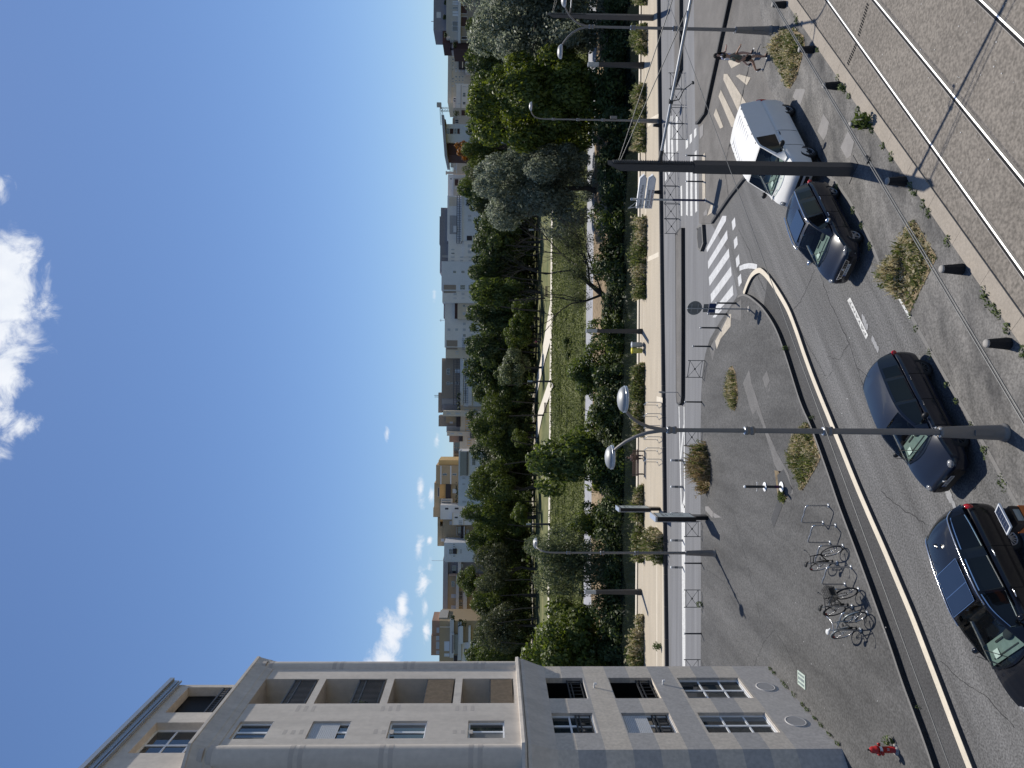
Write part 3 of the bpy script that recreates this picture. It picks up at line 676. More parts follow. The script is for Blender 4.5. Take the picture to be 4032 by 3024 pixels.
# windows
def window(r, x, panes_y=2, panes_z=2, shutter=0.0, rail=0.0, curtain=0.0, mat='window_glass'):
    a, b, c, d = r; w = .07
    m = MB()
    m.box(x, x+.06, a, b, c, c+w); m.box(x, x+.06, a, b, d-w, d); m.box(x, x+.06, a, a+w, c+w, d-w); m.box(x, x+.06, b-w, b, c+w, d-w)
    for i in range(1, panes_y): y = a + (b-a)*i/panes_y; m.box(x+.005, x+.055, y-.045, y+.045, c+w, d-w)
    for i in range(1, panes_z): z = c + (d-c)*i/panes_z; m.box(x+.008, x+.05, a+w, b-w, z-.03, z+.03)
    fr = m.build('window', 'white_pvc', bld)
    g = MB(); g.box(x+.012, x+.024, a+w, b-w, c+w, d-w, 0); g.build('pane', mat, fr)
    s = MB(); s.box(x+.062, x+.14, a+.01, b-.01, c+.002, c+.03); s.build('sill', 'vent_grey', fr)
    if curtain:
        s = MB(); n = 14; y0c = a+w if curtain > 0 else b-w-(b-a)*abs(curtain); y1c = y0c + (b-a)*abs(curtain)
        for i in range(n): s.box(x+.0245, x+.0265 + .006*(i % 2), y0c + (y1c-y0c)*i/n + .002, y0c + (y1c-y0c)*(i+1)/n, c+w, d-w)
        s.build('curtain', 'curtain', fr)
    if shutter:
        s = MB(); zb = d - (d-c)*shutter; n = int((d-zb)/.06)
        for i in range(n): s.box(x+.062, x+.085, a+.03, b-.03, zb + (d-zb)*i/n + .004, zb + (d-zb)*(i+1)/n - .004)
        s.build('shutter', 'shutter_grey', fr)
    return fr
def railing(r, x, h, nbars=14, fill=None, parent=None, dark='railing_dark'):
    a, b, c, d = r; m = MB()
    m.box(x-.025, x+.025, a, b, c+h-.05, c+h); m.box(x-.02, x+.02, a, b, c+.08, c+.12); m.box(x-.022, x+.022, a, b, c+h*.72, c+h*.72+.04)
    for i in range(nbars+1): y = a + .02 + (b-a-.04)*i/nbars; m.box(x-.010, x+.010, y-.011, y+.011, c+.1, c+h-.05)
    o = m.build('railing', dark, parent or bld)
    if fill:
        g = MB(); n = 26
        for i in range(n): y = a+.03 + (b-a-.06)*i/n; g.box(x+.028, x+.045, y, y + (b-a)/n*.86, c+.06, c+h-.03)
        g.build('screen', fill, o)
    return o
for i, r in enumerate(pf):
    if i == 2: window(r, -.17, 2, 3, curtain=.18)
    else:
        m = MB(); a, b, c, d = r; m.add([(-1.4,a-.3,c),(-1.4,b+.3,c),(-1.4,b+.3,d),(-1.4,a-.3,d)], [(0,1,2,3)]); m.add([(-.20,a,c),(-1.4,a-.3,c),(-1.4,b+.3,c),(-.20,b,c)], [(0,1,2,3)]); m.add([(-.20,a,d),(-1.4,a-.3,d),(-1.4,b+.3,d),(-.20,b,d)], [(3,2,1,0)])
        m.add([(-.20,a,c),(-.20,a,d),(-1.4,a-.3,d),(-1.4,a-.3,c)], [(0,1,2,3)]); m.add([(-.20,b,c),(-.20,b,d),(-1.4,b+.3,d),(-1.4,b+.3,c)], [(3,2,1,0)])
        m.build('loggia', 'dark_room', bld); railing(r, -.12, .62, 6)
for i, r in enumerate(pn):
    window(r, -.17, 2, 3 if i == 2 else 2, shutter=.52 if i == 1 else 0, curtain=(.16, 0, -.2)[i])
    if i < 2: railing(r, -.10, .62, 6)
for i, r in enumerate(win_r): window(r, UO-.145, 2, 1, shutter=.72 if i == 2 else 0, curtain=(.42, -.15, 0, .2)[i])
window(awin, AO-.33, 2, 3)
for i, r in enumerate(log_r): railing(r, UO-.06, (r[3]-r[2])*.46, 20, fill='bamboo' if i < 2 else None)
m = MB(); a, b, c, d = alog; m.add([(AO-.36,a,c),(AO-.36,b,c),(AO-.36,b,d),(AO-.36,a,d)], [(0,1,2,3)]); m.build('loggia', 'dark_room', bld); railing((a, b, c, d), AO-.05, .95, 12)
# round vents, hooks, drain pipe
for (px, py) in ((3015, 2705), (3134, 2841)):
    yv, zv = FP(px, py); o = MB(); T = frame((0, yv, zv), (0,1,0), (0,0,1), (1,0,0))
    o.lathe([(.36, -.02), (.355, .02), (.31, .022), (.30, .006)], 28, mat=T, cap=False)
    v = o.build('round_vent', 'vent_grey', bld); s = MB()
    for k in range(-5, 6):
        h = sqrt(max(.02, .30**2 - (k*.054)**2)); s.beam((.012, yv + k*.054, zv - h), (.012, yv + k*.054, zv + h), .03, .014, up=(1,0,0))
    s.build('vent_slat', 'vent_grey', v); s = MB(); s.lathe([(.29, .004), (.001, .004)], 24, mat=T, cap=False); s.build('vent_dark', 'dark_room', v)
for (px, py) in ((2340, 2707), (2610, 2695), (2066, 2730)):
    yv, zv = FP(px, py); s = MB(); s.beam((0, yv, zv), (.12, yv, zv), .05, .05); s.bbox((.14, yv, zv - .03), .06, .07, .10); s.build('wall_spout', 'white_pvc', bld)
s = MB(); r = log_r[2]; s.tube([(UO-1.15, r[1]-.2, HC), (UO-1.15, r[1]-.2, HT)], .05, 8); s.build('drain_pipe', 'pale_render', bld)
# things on the balconies
def leafy(name, c, rx, ry, rz, n, size, mat, parent=None, seed=1, up=.3):
    rr = random.Random(seed); m = MB()
    for i in range(n):
        v = Vector((rr.gauss(0, 1), rr.gauss(0, 1), rr.gauss(0, 1))).normalized() * rr.uniform(.55, 1)
        p = Vector((c[0] + v.x*rx, c[1] + v.y*ry, c[2] + v.z*rz)); d = (v + Vector((rr.uniform(-1,1), rr.uniform(-1,1), rr.uniform(-1,1)+up))).normalized(); t = d.orthogonal().normalized(); b = d.cross(t); s = size*rr.uniform(.6, 1.3)
        m.add([p - t*s, p + b*s*.5, p + t*s, p - b*s*.5], [(0,1,2,3)])
    return m.build(name, mat, parent)
def loc2w(p): return bld_m @ Vector(p)
bld_m = Matrix.Translation(FA) @ Matrix.Rotation(atan2(fo.y, fo.x), 4, 'Z')
for (i, f, h, lab) in ((2, .35, .9, 'leafy green pot plant on the third balcony up, behind its dark railing'), (1, .30, .55, 'small dark pot plant beside the air conditioner on the second balcony')):
    r = log_r[i]; y = r[0] + (r[1]-r[0])*f; z0 = r[2]
    t = thing('potted_plant', lab, 'potted plant', loc2w((UO-.55, y, z0)), 0)
    s = MB(); s.lathe([(.13, 0), (.17, .3), (.15, .3), (.14, .27)], 14); s.build('pot', 'bamboo', t)
    leafy('foliage', (0, 0, .3 + h*.5), .35, .35, h*.55, 160, .10, 'leaf_pot', t, seed=i)
for (r, f, x, lab) in ((log_r[1], .18, UO-1.0, 'white air conditioner unit on the second balcony up'), (pf[0], .25, -.9, 'grey air conditioner unit in the dark loggia under the cornice')):
    t = thing('air_conditioner', lab, 'air conditioner', loc2w((x, r[0] + (r[1]-r[0])*f, r[2] + .02)), atan2(fo.y, fo.x))
    s = MB(); s.box(-.16, .16, -.4, .4, 0, .62); s.build('casing', 'aircon_white', t); s = MB()
    for k in range(9): s.box(.162, .17, -.34 + .0, .34, .06 + k*.06, .085 + k*.06)
    s.build('grille', 'railing_dark', t)
# row of weeds along the foot of the wall
rw = random.Random(9)
for k in range(11):
    f = (k + rw.uniform(-.35, .35)) / 10.5; p = FA.lerp(FB, max(f, .03)) + fo * .08
    tag(leafy('wall_weed', (0, 0, .07), .05 + .05*rw.random(), .10 + .12*rw.random(), .06, 34, .035, 'leaf_pot', seed=k), 'low green weeds growing in the crack at the foot of the striped wall', 'weed', 'weeds along the foot of the striped wall').location = p
# ================================================================ BUILDINGS BEYOND THE PARK
for nm, c in dict(b_white=(0.804,0.75,0.701), b_bluewhite=(0.697,0.7,0.713), b_grey=(0.402,0.375,0.362), b_lilac=(0.268,0.25,0.265), b_brown=(0.335,0.269,0.213), b_tan=(0.442,0.331,0.207), b_yellow=(0.67,0.45,0.196), b_cream=(0.697,0.587,0.46),
                  b_dark=(0.06,0.05,0.052), b_maroon=(0.08,0.044,0.04), b_slab=(0.643,0.625,0.609), b_terracotta=(0.442,0.275,0.196), b_orange=(0.831,0.45,0.161), b_concrete=(0.496,0.45,0.391), b_pink=(0.536,0.375,0.287), b_beige=(0.563,0.488,0.391)).items():
    M(nm, c, .85, var=.05, scale=.35, grain=.04, gscale=2.5, spec=.25)
glass('b_glass', (.05,.06,.075), .08); glass('b_paneblue', (.03,.04,.07), .1)
M('b_shutter', (.50,.50,.51), .7, var=.03); M('b_frame', (.7,.7,.7), .6, var=.03); M('b_rail', (.08,.08,.09), .6, var=.05); M('b_hedge', (.06,.08,.025), .8, var=.4, island=1)
M('crane_steel', (.42,.44,.45), .5, metal=.2, var=.08)
def bx(mb, x0, x1, y0, y1, Y, th, mi=0):
    "box whose front face, at distance Y, is seen between photo columns x0..x1 and rows y0..y1"
    a = PD(x0, y1, Y); b = PD(x1, y0, Y); c = PD(x0, y0, Y)
    X0 = min(a.x, PD(x1, y1, Y).x); X1 = max(c.x, b.x); mb.box(X0, X1, Y, Y+th, min(b.z, PD(x1, y1, Y).z), max(a.z, c.z), mi)
BOT = 2075
def building(label, Y, blocks, wins=(), name='apartment_building', extra=None, cat='building'):
    """blocks: (part name, material, x0, x1, y0, y1, setback, thickness); wins: (kind, x0, x1, y0, y1, setback)"""
    x0, y0 = blocks[0][2], (blocks[0][4] + blocks[0][5]) / 2; base = PD(BOT, y0, Y); base.z = 1.0
    t = thing(name, label, cat, base)
    inv = Matrix.Translation(-base)
    def put(nm, mat, mb, par):
        mb.v = [tuple(Vector(v) - base) for v in mb.v]; return mb.build(nm, mat, par)
    for (nm, mat, a, b, c, d, s, th) in blocks:
        m = MB()
        if nm == 'railing':
            k = max(2, int((d-c)/9)); w = .0
            for i in range(k+1):
                yy = c + (d-c)*i/k; bx(m, a, b, yy-.35, yy+.35, Y+s, .06)
            for xx in (a, (a+b)/2, b): bx(m, xx-.35, xx+.35, c, d, Y+s-.03, .05)
        else: bx(m, a, b, c, d, Y+s, th)
        put(nm, mat, m, t)
    for (kd_, a, b, c, d, s) in wins:
        m = MB(); f = .55
        bx(m, a, a+f, c, d, Y+s-.10, .14); bx(m, b-f, b, c, d, Y+s-.10, .14); bx(m, a+f, b-f, c, c+f, Y+s-.10, .14); bx(m, a+f, b-f, d-f, d, Y+s-.10, .14)
        if kd_ in 'gb' and d - c > 9: bx(m, a+f, b-f, (c+d)/2-.3, (c+d)/2+.3, Y+s-.09, .12)
        w = put('window', 'b_frame', m, t); p = MB(); bx(p, a+f, b-f, c+f, d-f, Y+s-.05, .07)
        put('shutter' if kd_ == 's' else 'pane', {'g': 'b_glass', 's': 'b_shutter', 'b': 'b_paneblue', 'd': 'b_dark', 'r': 'b_maroon', 'y': 'b_yellow', 'w': 'b_frame'}[kd_], p, w)
    if extra: extra(t, put)
    return t
def Z(ox, oy, s): return lambda a, b, c, d: (ox + a*s, ox + b*s, oy + c*s, oy + d*s)
z4, z5, z6, z7, z8 = (Z(1650, o, .2713) for o in (650, 1050, 1400, 1800, 2200)); zk = Z(1650, 0, .211); zm = Z(1650, 300, .241)
def hedge(rects):
    def fn(t, put):
        for (x0, x1, y0, y1, Y) in rects:
            m = MB(); rr = random.Random(int(y0))
            for i in range(60):
                p = PD(rr.uniform(x0, x1), rr.uniform(y0, y1), Y); s = .35
                u = Vector((rr.uniform(-1,1), rr.uniform(-1,1), rr.uniform(-1,1))).normalized(); v = u.orthogonal().normalized()
                m.add([p-u*s, p+v*s*.6, p+u*s, p-v*s*.6], [(0,1,2,3)])
            put('planting', 'b_hedge', m, t)
    return fn
def wl(z, kind, xs, ys, s=0.0):
    return [(kind if isinstance(kind, str) and len(kind) == 1 else kind[(i*3+j*5) % len(kind)], *z(a, b, c, d), s) for i, (a, b) in enumerate(xs) for j, (c, d) in enumerate(ys)]
building('long white apartment building with a dark grey metal attic and small shuttered windows', 232,
  [('wall', 'b_bluewhite', 1818, BOT, 758, 948, 0, 12), ('upper_wall', 'b_white', 1762, 1818, 771, 948, 1.6, 10), ('wing_wall', 'b_white', 1765, BOT, 948, 1034, .8, 12), ('end_wall', 'b_bluewhite', 1739, BOT, 1033, 1144, .4, 12),
   ('corner_wall', 'b_white', 1742, BOT, 1144, 1191, .9, 12), ('attic', 'b_lilac', 1731, 1763, 852, 962, 2.2, 9), ('attic', 'b_lilac', 1736, 1763, 818, 852, 2.4, 8), ('attic', 'b_lilac', 1733, 1768, 962, 1034, 1.8, 8), ('roof', 'b_lilac', 1732, 1740, 1030, 1074, 1.2, 10),
   ('railing', 'b_rail', 1799, 1818, 768, 958, .0, .1), ('balcony_slab', 'b_slab', 1817, 1821, 756, 950, -.3, 1.8), ('loggia', 'b_grey', 1771, 1799, 849, 921, 1.45, .3), ('screen', 'b_white', 1785, 1800, 889, 914, 1.2, .3), ('loggia', 'b_cream', 1769, 1799, 776, 810, 1.45, .3), ('balcony', 'b_white', 1826, 1875, 945, 1010, .3, 6), ('chimney_pipe', 'b_grey', 1740, 1766, 1005, 1014, 1.4, .4), ('loggia', 'b_brown', 1747, 1795, 1122, 1140, .32, .2), ('loggia', 'b_brown', 1747, 1795, 1147, 1153, .82, .2)],
  wl(z4, 's', [(708,760)], [(720,760),(778,818)]) + wl(z4, 'd', [(690,772)], [(1023,1097)]) + wl(z4, 'sgs', [(466,515),(590,640),(720,768)], [(1327,1344),(1376,1392),(1420,1437),(1464,1480)], .8) + wl(z4, 'sg', [(466,515)], [(1218,1236),(1272,1290)], .8) + wl(z4, 's', [(708,762)], [(1150,1198),(1240,1283)], .3)
  + wl(z4, 'gss', [(490,537),(612,660),(730,775)], [(1533,1568)], .4) + wl(z5, 'g', [(597,667),(717,790)], [(265,333)], .4) + wl(z5, 's', [(500,548),(615,662),(733,780)], [(380,392),(398,412),(450,462)], .9), extra=hedge([(1836, 1852, 785, 810, 231)]))
building('white apartment building with flat roof, antenna and a long dark roof terrace', 236,
  [('wall', 'b_white', 1752, BOT, 1190, 1367, 0, 12), ('front_wall', 'b_cream', 1802, BOT, 1190, 1257, -1.4, 3), ('parapet', 'b_maroon', 1791, 1803, 1191, 1255, -1.3, .3), ('roof_edge', 'b_lilac', 1747, 1753, 1194, 1253, .5, 8), ('side_wall', 'b_cream', 1755, BOT, 1367, 1410, 1.2, 10),
   ('loggia', 'b_brown', 1758, 1801, 1340, 1364, -.06, .2), ('loggia', 'b_brown', 1758, 1801, 1369, 1376, 1.12, .2), ('balcony', 'b_white', 1830, 1850, 1331, 1375, -1.2, 1.2), ('railing', 'b_rail', 1820, 1831, 1331, 1378, -1.25, .1), ('antenna', 'b_grey', 1731, 1752, 1261, 1262, 2, .1), ('antenna_bar', 'b_grey', 1735, 1736.5, 1256, 1267, 2, .1)],
  wl(z5, 'gs', [(635,675)], [(550,585),(660,700)], -1.4) + wl(z5, 'g', [(733,790)], [(640,700)], -1.4) + wl(z5, 'sg', [(635,678),(748,788)], [(812,850),(980,1016)]) + wl(z5, 'sgs', [(412,455),(525,567),(635,678)], [(895,932)]) + wl(z5, 'g', [(733,800)], [(885,945)]) + wl(z5, 's', [(530,575)], [(1225,1240),(1260,1272)], 1.2))
building('brown topped apartment building with pale railed terraces stepping down', 238,
  [('wall', 'b_brown', 1740, 1812, 1411, 1568, 2.0, 10), ('side_wall', 'b_grey', 1740, 1812, 1568, 1594, 2.4, 9), ('side_wall', 'b_lilac', 1741, 1815, 1594, 1618, 2.0, 9), ('penthouse', 'b_brown', 1726, 1740, 1546, 1625, 3.5, 6), ('lower_wall', 'b_bluewhite', 1826, BOT, 1411, 1600, 0, 12),
   ('terrace_slab', 'b_slab', 1812, 1823, 1473, 1596, -.4, 3), ('terrace_slab', 'b_slab', 1812, 1823, 1411, 1474, -.6, 3), ('terrace_slab', 'b_slab', 1844, 1858, 1473, 1598, -.8, 2), ('terrace_slab', 'b_cream', 1882, 1888, 1460, 1580, -1.0, 2), ('end_wall', 'b_cream', 1813, BOT, 1583, 1618, .5, 10),
   ('railing', 'b_rail', 1786, 1811, 1417, 1596, -.2, .1), ('railing', 'b_rail', 1823, 1844, 1418, 1586, -.3, .1), ('railing', 'b_rail', 1858, 1882, 1470, 1572, -.7, .1), ('awning', 'b_frame', 1821, 1825, 1422, 1468, -1.0, 1.0), ('awning', 'b_lilac', 1862, 1875, 1522, 1548, -1.2, 1), ('antenna', 'b_grey', 1710, 1727, 1556, 1558, 4, .15), ('antenna', 'b_grey', 1711, 1727, 1562, 1564, 4, .15)],
  wl(z6, 'b', [(400,450)], [(190,278)], 2.0) + wl(z6, 'b', [(400,447)], [(380,428)], 2.0) + wl(z6, 'b', [(450,490)], [(390,413)], 2.0) + wl(z6, 'w', [(523,590)], [(195,250)], 2.0) + wl(z6, 'b', [(530,575)], [(380,420)], 2.0) + wl(z6, 's', [(640,690)], [(285,330),(500,570)], 0) + wl(z6, 'r', [(780,850)], [(255,290)], 0) + wl(z6, 'd', [(950,1000)], [(295,340)], 0) + wl(z6, 's', [(655,715),(790,850)], [(738,750),(776,790)], .5), extra=hedge([(1800, 1812, 1545, 1620, 237)]))
building('cream slender stair tower with stacked small windows', 234, [('wall', 'b_cream', 1744, BOT, 1620, 1639, 0, 6), ('balcony', 'b_dark', 1846, 1860, 1621, 1646, -1, 1)], wl(z6, 's', [(400,460),(532,592),(662,722),(795,840)], [(832,855)]))
building('cream apartment building with brown penthouses and a row of yellow recessed windows', 240,
  [('wall', 'b_cream', 1811, BOT, 1639, 1776, 0, 12), ('penthouse', 'b_brown', 1727, 1812, 1637, 1679, 1.5, 8), ('penthouse_front', 'b_tan', 1755, 1800, 1640, 1664, .9, 2), ('block', 'b_grey', 1758, 1813, 1677, 1702, 1.2, 8), ('stair_tower', 'b_cream', 1760, BOT, 1701, 1716, -.6, 6), ('penthouse', 'b_terracotta', 1769, 1812, 1715, 1741, 1.5, 8), ('awning', 'b_dark', 1797, 1813, 1640, 1680, -.3, 1), ('awning', 'b_dark', 1808, 1822, 1716, 1738, -.3, 1), ('window_band', 'b_yellow', 1833, 1851, 1645, 1699, -.03, .2), ('window_band', 'b_yellow', 1840, 1855, 1722, 1755, -.03, .2), ('balcony', 'b_rail', 1851, 1866, 1706, 1726, -1.4, .8)],
  wl(z6, 's', [(682,735)], [(937,955),(972,990),(1008,1026),(1042,1060),(1075,1093)], -.05) + wl(z6, 's', [(803,860)], [(910,920),(945,955),(980,990),(1015,1025),(1048,1058),(1080,1090)]) + wl(z6, 's', [(457,512),(575,630)], [(1125,1145)], -.6) + wl(z6, 's', [(445,490)], [(960,985)], .9) + wl(z6, 's', [(705,750)], [(1195,1225),(1240,1260),(1280,1300)], -.05))
building('dark glazed office block between the cream and yellow buildings', 262, [('wall', 'b_concrete', 1785, BOT, 1740, 1815, 0, 12), ('terrace_glass', 'b_glass', 1791, 1822, 1741, 1762, -.8, .5)], wl(z6, 'b', [(505,615)], [(1340,1520)]))
building('white terrace pavilion with a glazed winter garden at the tree tops', 222, [('wall', 'b_white', 1806, BOT, 1778, 1874, 0, 8), ('winter_garden', 'b_glass', 1812, 1838, 1780, 1872, -.25, .3), ('roof', 'b_frame', 1806, 1811, 1776, 1876, -.6, 6), ('lower_wall', 'b_bluewhite', 1805, BOT, 1873, 1992, 1.0, 8), ('railing', 'b_rail', 1838, 1843, 1778, 1872, -.5, .1)], [('s', 1820, 1832, 1880, 1886, 1.0), ('s', 1820, 1832, 1903, 1910, 1.0), ('g', 1858, 1872, 1800, 1832, 0), ('s', 1820, 1836, 1972, 1980, 1.0)])
building('yellow apartment building with an orange loggia and white band courses', 244,
  [('wall', 'b_tan', 1717, BOT, 1834, 1906, 0, 14), ('side_wall', 'b_yellow', 1727, BOT, 1814, 1835, .8, 12), ('upper_wall', 'b_tan', 1710, 1735, 1902, 2001, .6, 12), ('body', 'b_tan', 1733, BOT, 1905, 2000, .8, 10), ('loggia', 'b_orange', 1731, 1755, 1906, 1963, .55, .3), ('balcony', 'b_dark', 1755, 1775, 1906, 1963, -.2, .8), ('band_course', 'b_frame', 1734, 1738, 1834, 1907, -.15, .3), ('band_course', 'b_frame', 1773, 1777, 1834, 1907, -.15, .3), ('bay', 'b_cream', 1736, 1782, 1964, 1990, -.6, 3), ('roof_pavilion', 'b_tan', 1706, 1735, 2000, 2036, 1, 8)],
  [('g', 1742, 1760, 1864, 1872, 0), ('g', 1781, 1798, 1864, 1872, 0), ('w', 1782, 1799, 1925, 1942, .8), ('g', 1740, 1776, 1967, 1972, -.6), ('g', 1740, 1776, 1976, 1981, -.6), ('d', 1724, 1730, 1920, 1955, .6)], extra=hedge([(1795, 1806, 1895, 1985, 243)]))
building('white stepped apartment building with curved balconies beside the yellow one', 240,
  [('wall', 'b_white', 1734, BOT, 1990, 2045, 0, 10), ('lower_wall', 'b_white', 1780, BOT, 2022, 2067, -1.2, 8), ('band_course', 'b_cream', 1780, 1784, 2020, 2068, -1.35, .3), ('band_course', 'b_cream', 1824, 1828, 2020, 2068, -1.35, .3)],
  [('d', 1752, 1766, 1999, 2007, 0), ('d', 1790, 1806, 1998, 2006, 0), ('d', 1790, 1803, 2034, 2041, -1.2), ('g', 1806, 1820, 2050, 2053, -1.2), ('g', 1806, 1820, 2056, 2059, -1.2), ('g', 1806, 1820, 2062, 2065, -1.2)])
building('tall tan apartment slab with a small opening through its top corner', 246,
  [('wall', 'b_tan', 1744, BOT, 2037, 2150, 0, 12), ('upper_wall', 'b_tan', 1723, 1744, 2072, 2150, 0, 12), ('lintel', 'b_tan', 1723, 1733, 2037, 2072, 0, 12), ('parapet', 'b_orange', 1733, 1744, 2037, 2053, .3, 3), ('balcony', 'b_dark', 1815, 1826, 2073, 2140, -1, 1), ('balcony_slab', 'b_frame', 1826, 1829, 2073, 2142, -1.1, 1.2), ('sill_band', 'b_concrete', 1797, 1800, 2073, 2110, -.4, .4)],
  [('s', 1736, 1749, 2121, 2132, 0), ('d', 1769, 1782, 2122, 2132, 0), ('s', 1770, 1782, 2052, 2066, 0), ('g', 1803, 1818, 2075, 2110, 0), ('s', 1803, 1817, 2120, 2132, 0), ('g', 1836, 1846, 2085, 2105, 0)])
building('blue grey apartment building with white shuttered upper windows', 238, [('wall', 'b_bluewhite', 1749, BOT, 2138, 2208, 0, 10), ('side_wall', 'b_frame', 1752, BOT, 2207, 2213, .3, 8), ('balcony', 'b_dark', 1783, 1798, 2162, 2181, -.7, .8)],
  [('w', 1754, 1778, 2141, 2158, 0), ('w', 1754, 1778, 2186, 2203, 0), ('b', 1767, 1783, 2162, 2182, 0), ('g', 1783, 1792, 2141, 2145, 0), ('g', 1783, 1792, 2150, 2154, 0), ('g', 1783, 1792, 2188, 2192, 0), ('s', 1811, 1819, 2162, 2180, 0)])
building('long low tan apartment building with a grey roof and white balcony bands', 248,
  [('wall', 'b_tan', 1761, BOT, 2262, 2432, 0, 12), ('roof', 'b_grey', 1745, 1762, 2200, 2432, -.4, 13), ('block', 'b_lilac', 1760, BOT, 2209, 2264, 1, 10), ('balcony_band', 'b_slab', 1796, 1806, 2266, 2428, -1.4, 1.6), ('balcony_band', 'b_slab', 1824, 1838, 2335, 2428, -1.6, 1.8), ('balcony_band', 'b_white', 1803, 1815, 2215, 2266, -1.4, 1.6), ('partition', 'b_pink', 1768, 1800, 2261, 2268, -1.3, 1.5), ('antenna', 'b_grey', 1700, 1746, 2207.4, 2208.2, 5, .1)],
  wl(z8, 'gssss', [(470,515)], [(325,408)]) + wl(z8, 's', [(465,530)], [(515,570),(680,760)]) + wl(z8, 'g', [(580,632)], [(470,600),(630,690)]) + wl(z8, 'g', [(480,540)], [(100,220)], 1) + wl(z8, 'g', [(595,640)], [(75,130)], -.1), extra=hedge([(1780, 1797, 2400, 2432, 246)]))
building('brown terraced apartment building with white framed canopies beside the corner block', 230,
  [('wall', 'b_tan', 1731, BOT, 2444, 2623, 0, 12), ('upper_wall', 'b_terracotta', 1701, 1732, 2444, 2503, 1.0, 9), ('upper_wall', 'b_terracotta', 1698, 1732, 2503, 2580, .7, 9), ('pillar', 'b_cream', 1732, 1773, 2467, 2471, -.3, .5), ('balcony_band', 'b_slab', 1772, 1786, 2440, 2590, -1.2, 1.4), ('balcony_band', 'b_slab', 1804, 1816, 2455, 2600, -1.5, 1.6), ('balcony_band', 'b_white', 1845, 1852, 2470, 2625, -1.8, 1.8), ('canopy', 'b_frame', 1777, 1788, 2496, 2577, -2.6, .4), ('canopy', 'b_frame', 1809, 1823, 2466, 2536, -2.6, .4), ('canopy_sheet', 'b_lilac', 1779, 1786, 2500, 2573, -2.75, .1), ('winter_garden', 'b_glass', 1788, 1804, 2498, 2575, -.4, .3), ('lower_wall', 'b_white', 1818, BOT, 2530, 2620, -.5, 4), ('side_block', 'b_concrete', 1728, 1762, 2432, 2446, 2, 8)],
  wl(z8, 's', [(255,292)], [(1000,1075)], 1.0) + wl(z8, 's', [(248,292)], [(1120,1185),(1205,1310),(1335,1385)], .7) + wl(z8, 'w', [(365,440)], [(1200,1340),(1375,1420)]) + wl(z8, 'r', [(655,700)], [(1305,1395)], -.5) + wl(z8, 'd', [(500,560)], [(1400,1500)]), extra=hedge([(1806, 1835, 2440, 2466, 228), (1775, 1790, 2425, 2448, 229)]))
# right hand side of the skyline
building('grey apartment building with a blank penthouse, planted terrace and rounded corner', 205,
  [('wall', 'b_brown', 1807, BOT, -60, 158, 0, 12), ('penthouse', 'b_lilac', 1708, 1762, -60, 118, 2.5, 9), ('terrace_wall', 'b_concrete', 1758, 1775, -60, 142, .4, 3), ('floor_wall', 'b_concrete', 1774, 1808, -60, 156, .2, 10), ('floor_slab', 'b_slab', 1805, 1813, -60, 160, -.8, 1.5), ('stair_core', 'b_maroon', 1743, 1812, 118, 169, 3, 8), ('stair_core', 'b_maroon', 1785, BOT, 158, 193, 1.5, 8), ('frame_beam', 'b_dark', 1773, 1778, 166, 192, 2, 1), ('frame_post', 'b_dark', 1773, 1787, 190, 192, 2, 1), ('hatch', 'b_slab', 1719, 1736, 47, 70, 2.45, .2), ('antenna', 'b_grey', 1698, 1710, 83, 85, 5, .1)],
  wl(zk, 'wgw', [(625,728)], [(20,45),(60,85),(130,165),(205,245),(258,298)], .2) + wl(zk, 'b', [(620,725)], [(395,580)], .2) + wl(zk, 'r', [(780,900)], [(100,255),(310,500)]) + wl(zk, 'd', [(790,905)], [(680,735)]), extra=hedge([(1745, 1758, 60, 76, 206), (1750, 1756, 0, 18, 206), (1750, 1758, 130, 145, 205), (1785, 1795, 168, 186, 206)]))
building('pale concrete apartment block with rows of small square windows', 262,
  [('wall', 'b_beige', 1765, BOT, 212, 405, 0, 14), ('roof_screen', 'b_concrete', 1764, 1778, 212, 405, -.3, .3), ('dark_panel', 'b_dark', 1806, 1831, 200, 264, -2, 3), ('panel_band', 'b_cream', 1820, 1823, 200, 266, -2.2, .3), ('lower_block', 'b_slab', 1833, BOT, 195, 285, -2.5, 4)],
  wl(zk, 'gbsg', [(570,605),(615,650)], [(1090,1120),(1160,1180),(1205,1225),(1245,1262),(1290,1312),(1455,1485),(1510,1530),(1590,1615)]) + wl(zk, 'bgs', [(675,710),(740,770),(800,830)], [(1272,1292),(1310,1335),(1415,1450),(1490,1510),(1550,1575)]) + wl(zk, 'g', [(900,935),(965,995)], [(960,1040),(1060,1140),(1170,1250)], -2.5) + wl(zk, 'w', [(560,590),(620,650)], [(1010,1030),(1045,1062)]), cat='apartment block')
building('low white house block with a long horizontal shadow joint under the tower crane', 250, [('wall', 'b_white', 1797, BOT, 335, 431, 0, 10), ('roof_block', 'b_concrete', 1784, 1797, 382, 432, 2, 6), ('joint', 'b_grey', 1814.5, 1816, 334, 432, -.1, .2)], wl(zm, 'd', [(565,600)], [(350,382),(390,420)], 2) + wl(zm, 'g', [(715,760)], [(270,335),(420,462)]) + wl(zm, 's', [(715,770)], [(165,175)]) + wl(zm, 's', [(635,670)], [(440,452)]))
building('grey house with roof planting next to the slanted roof building', 240, [('wall', 'b_concrete', 1784, BOT, 430, 494, 0, 10), ('door_panel', 'b_maroon', 1817, 1832, 434, 454, -.1, .2), ('parapet', 'b_brown', 1782, 1790, 465, 494, -.2, 2)], [('s', 1800, 1814, 457, 463, 0), ('g', 1792, 1806, 470, 486, 0)], extra=hedge([(1784, 1806, 436, 455, 239)]))
def slant(t, put):
    m = MB(); a, b = PD(1745, 462, 218), PD(1757, 622, 218)
    m.beam(a + Vector((0, 5, 0)), b + Vector((0, 5, 0)), 14, .75); put('roof', 'b_grey', m, t)
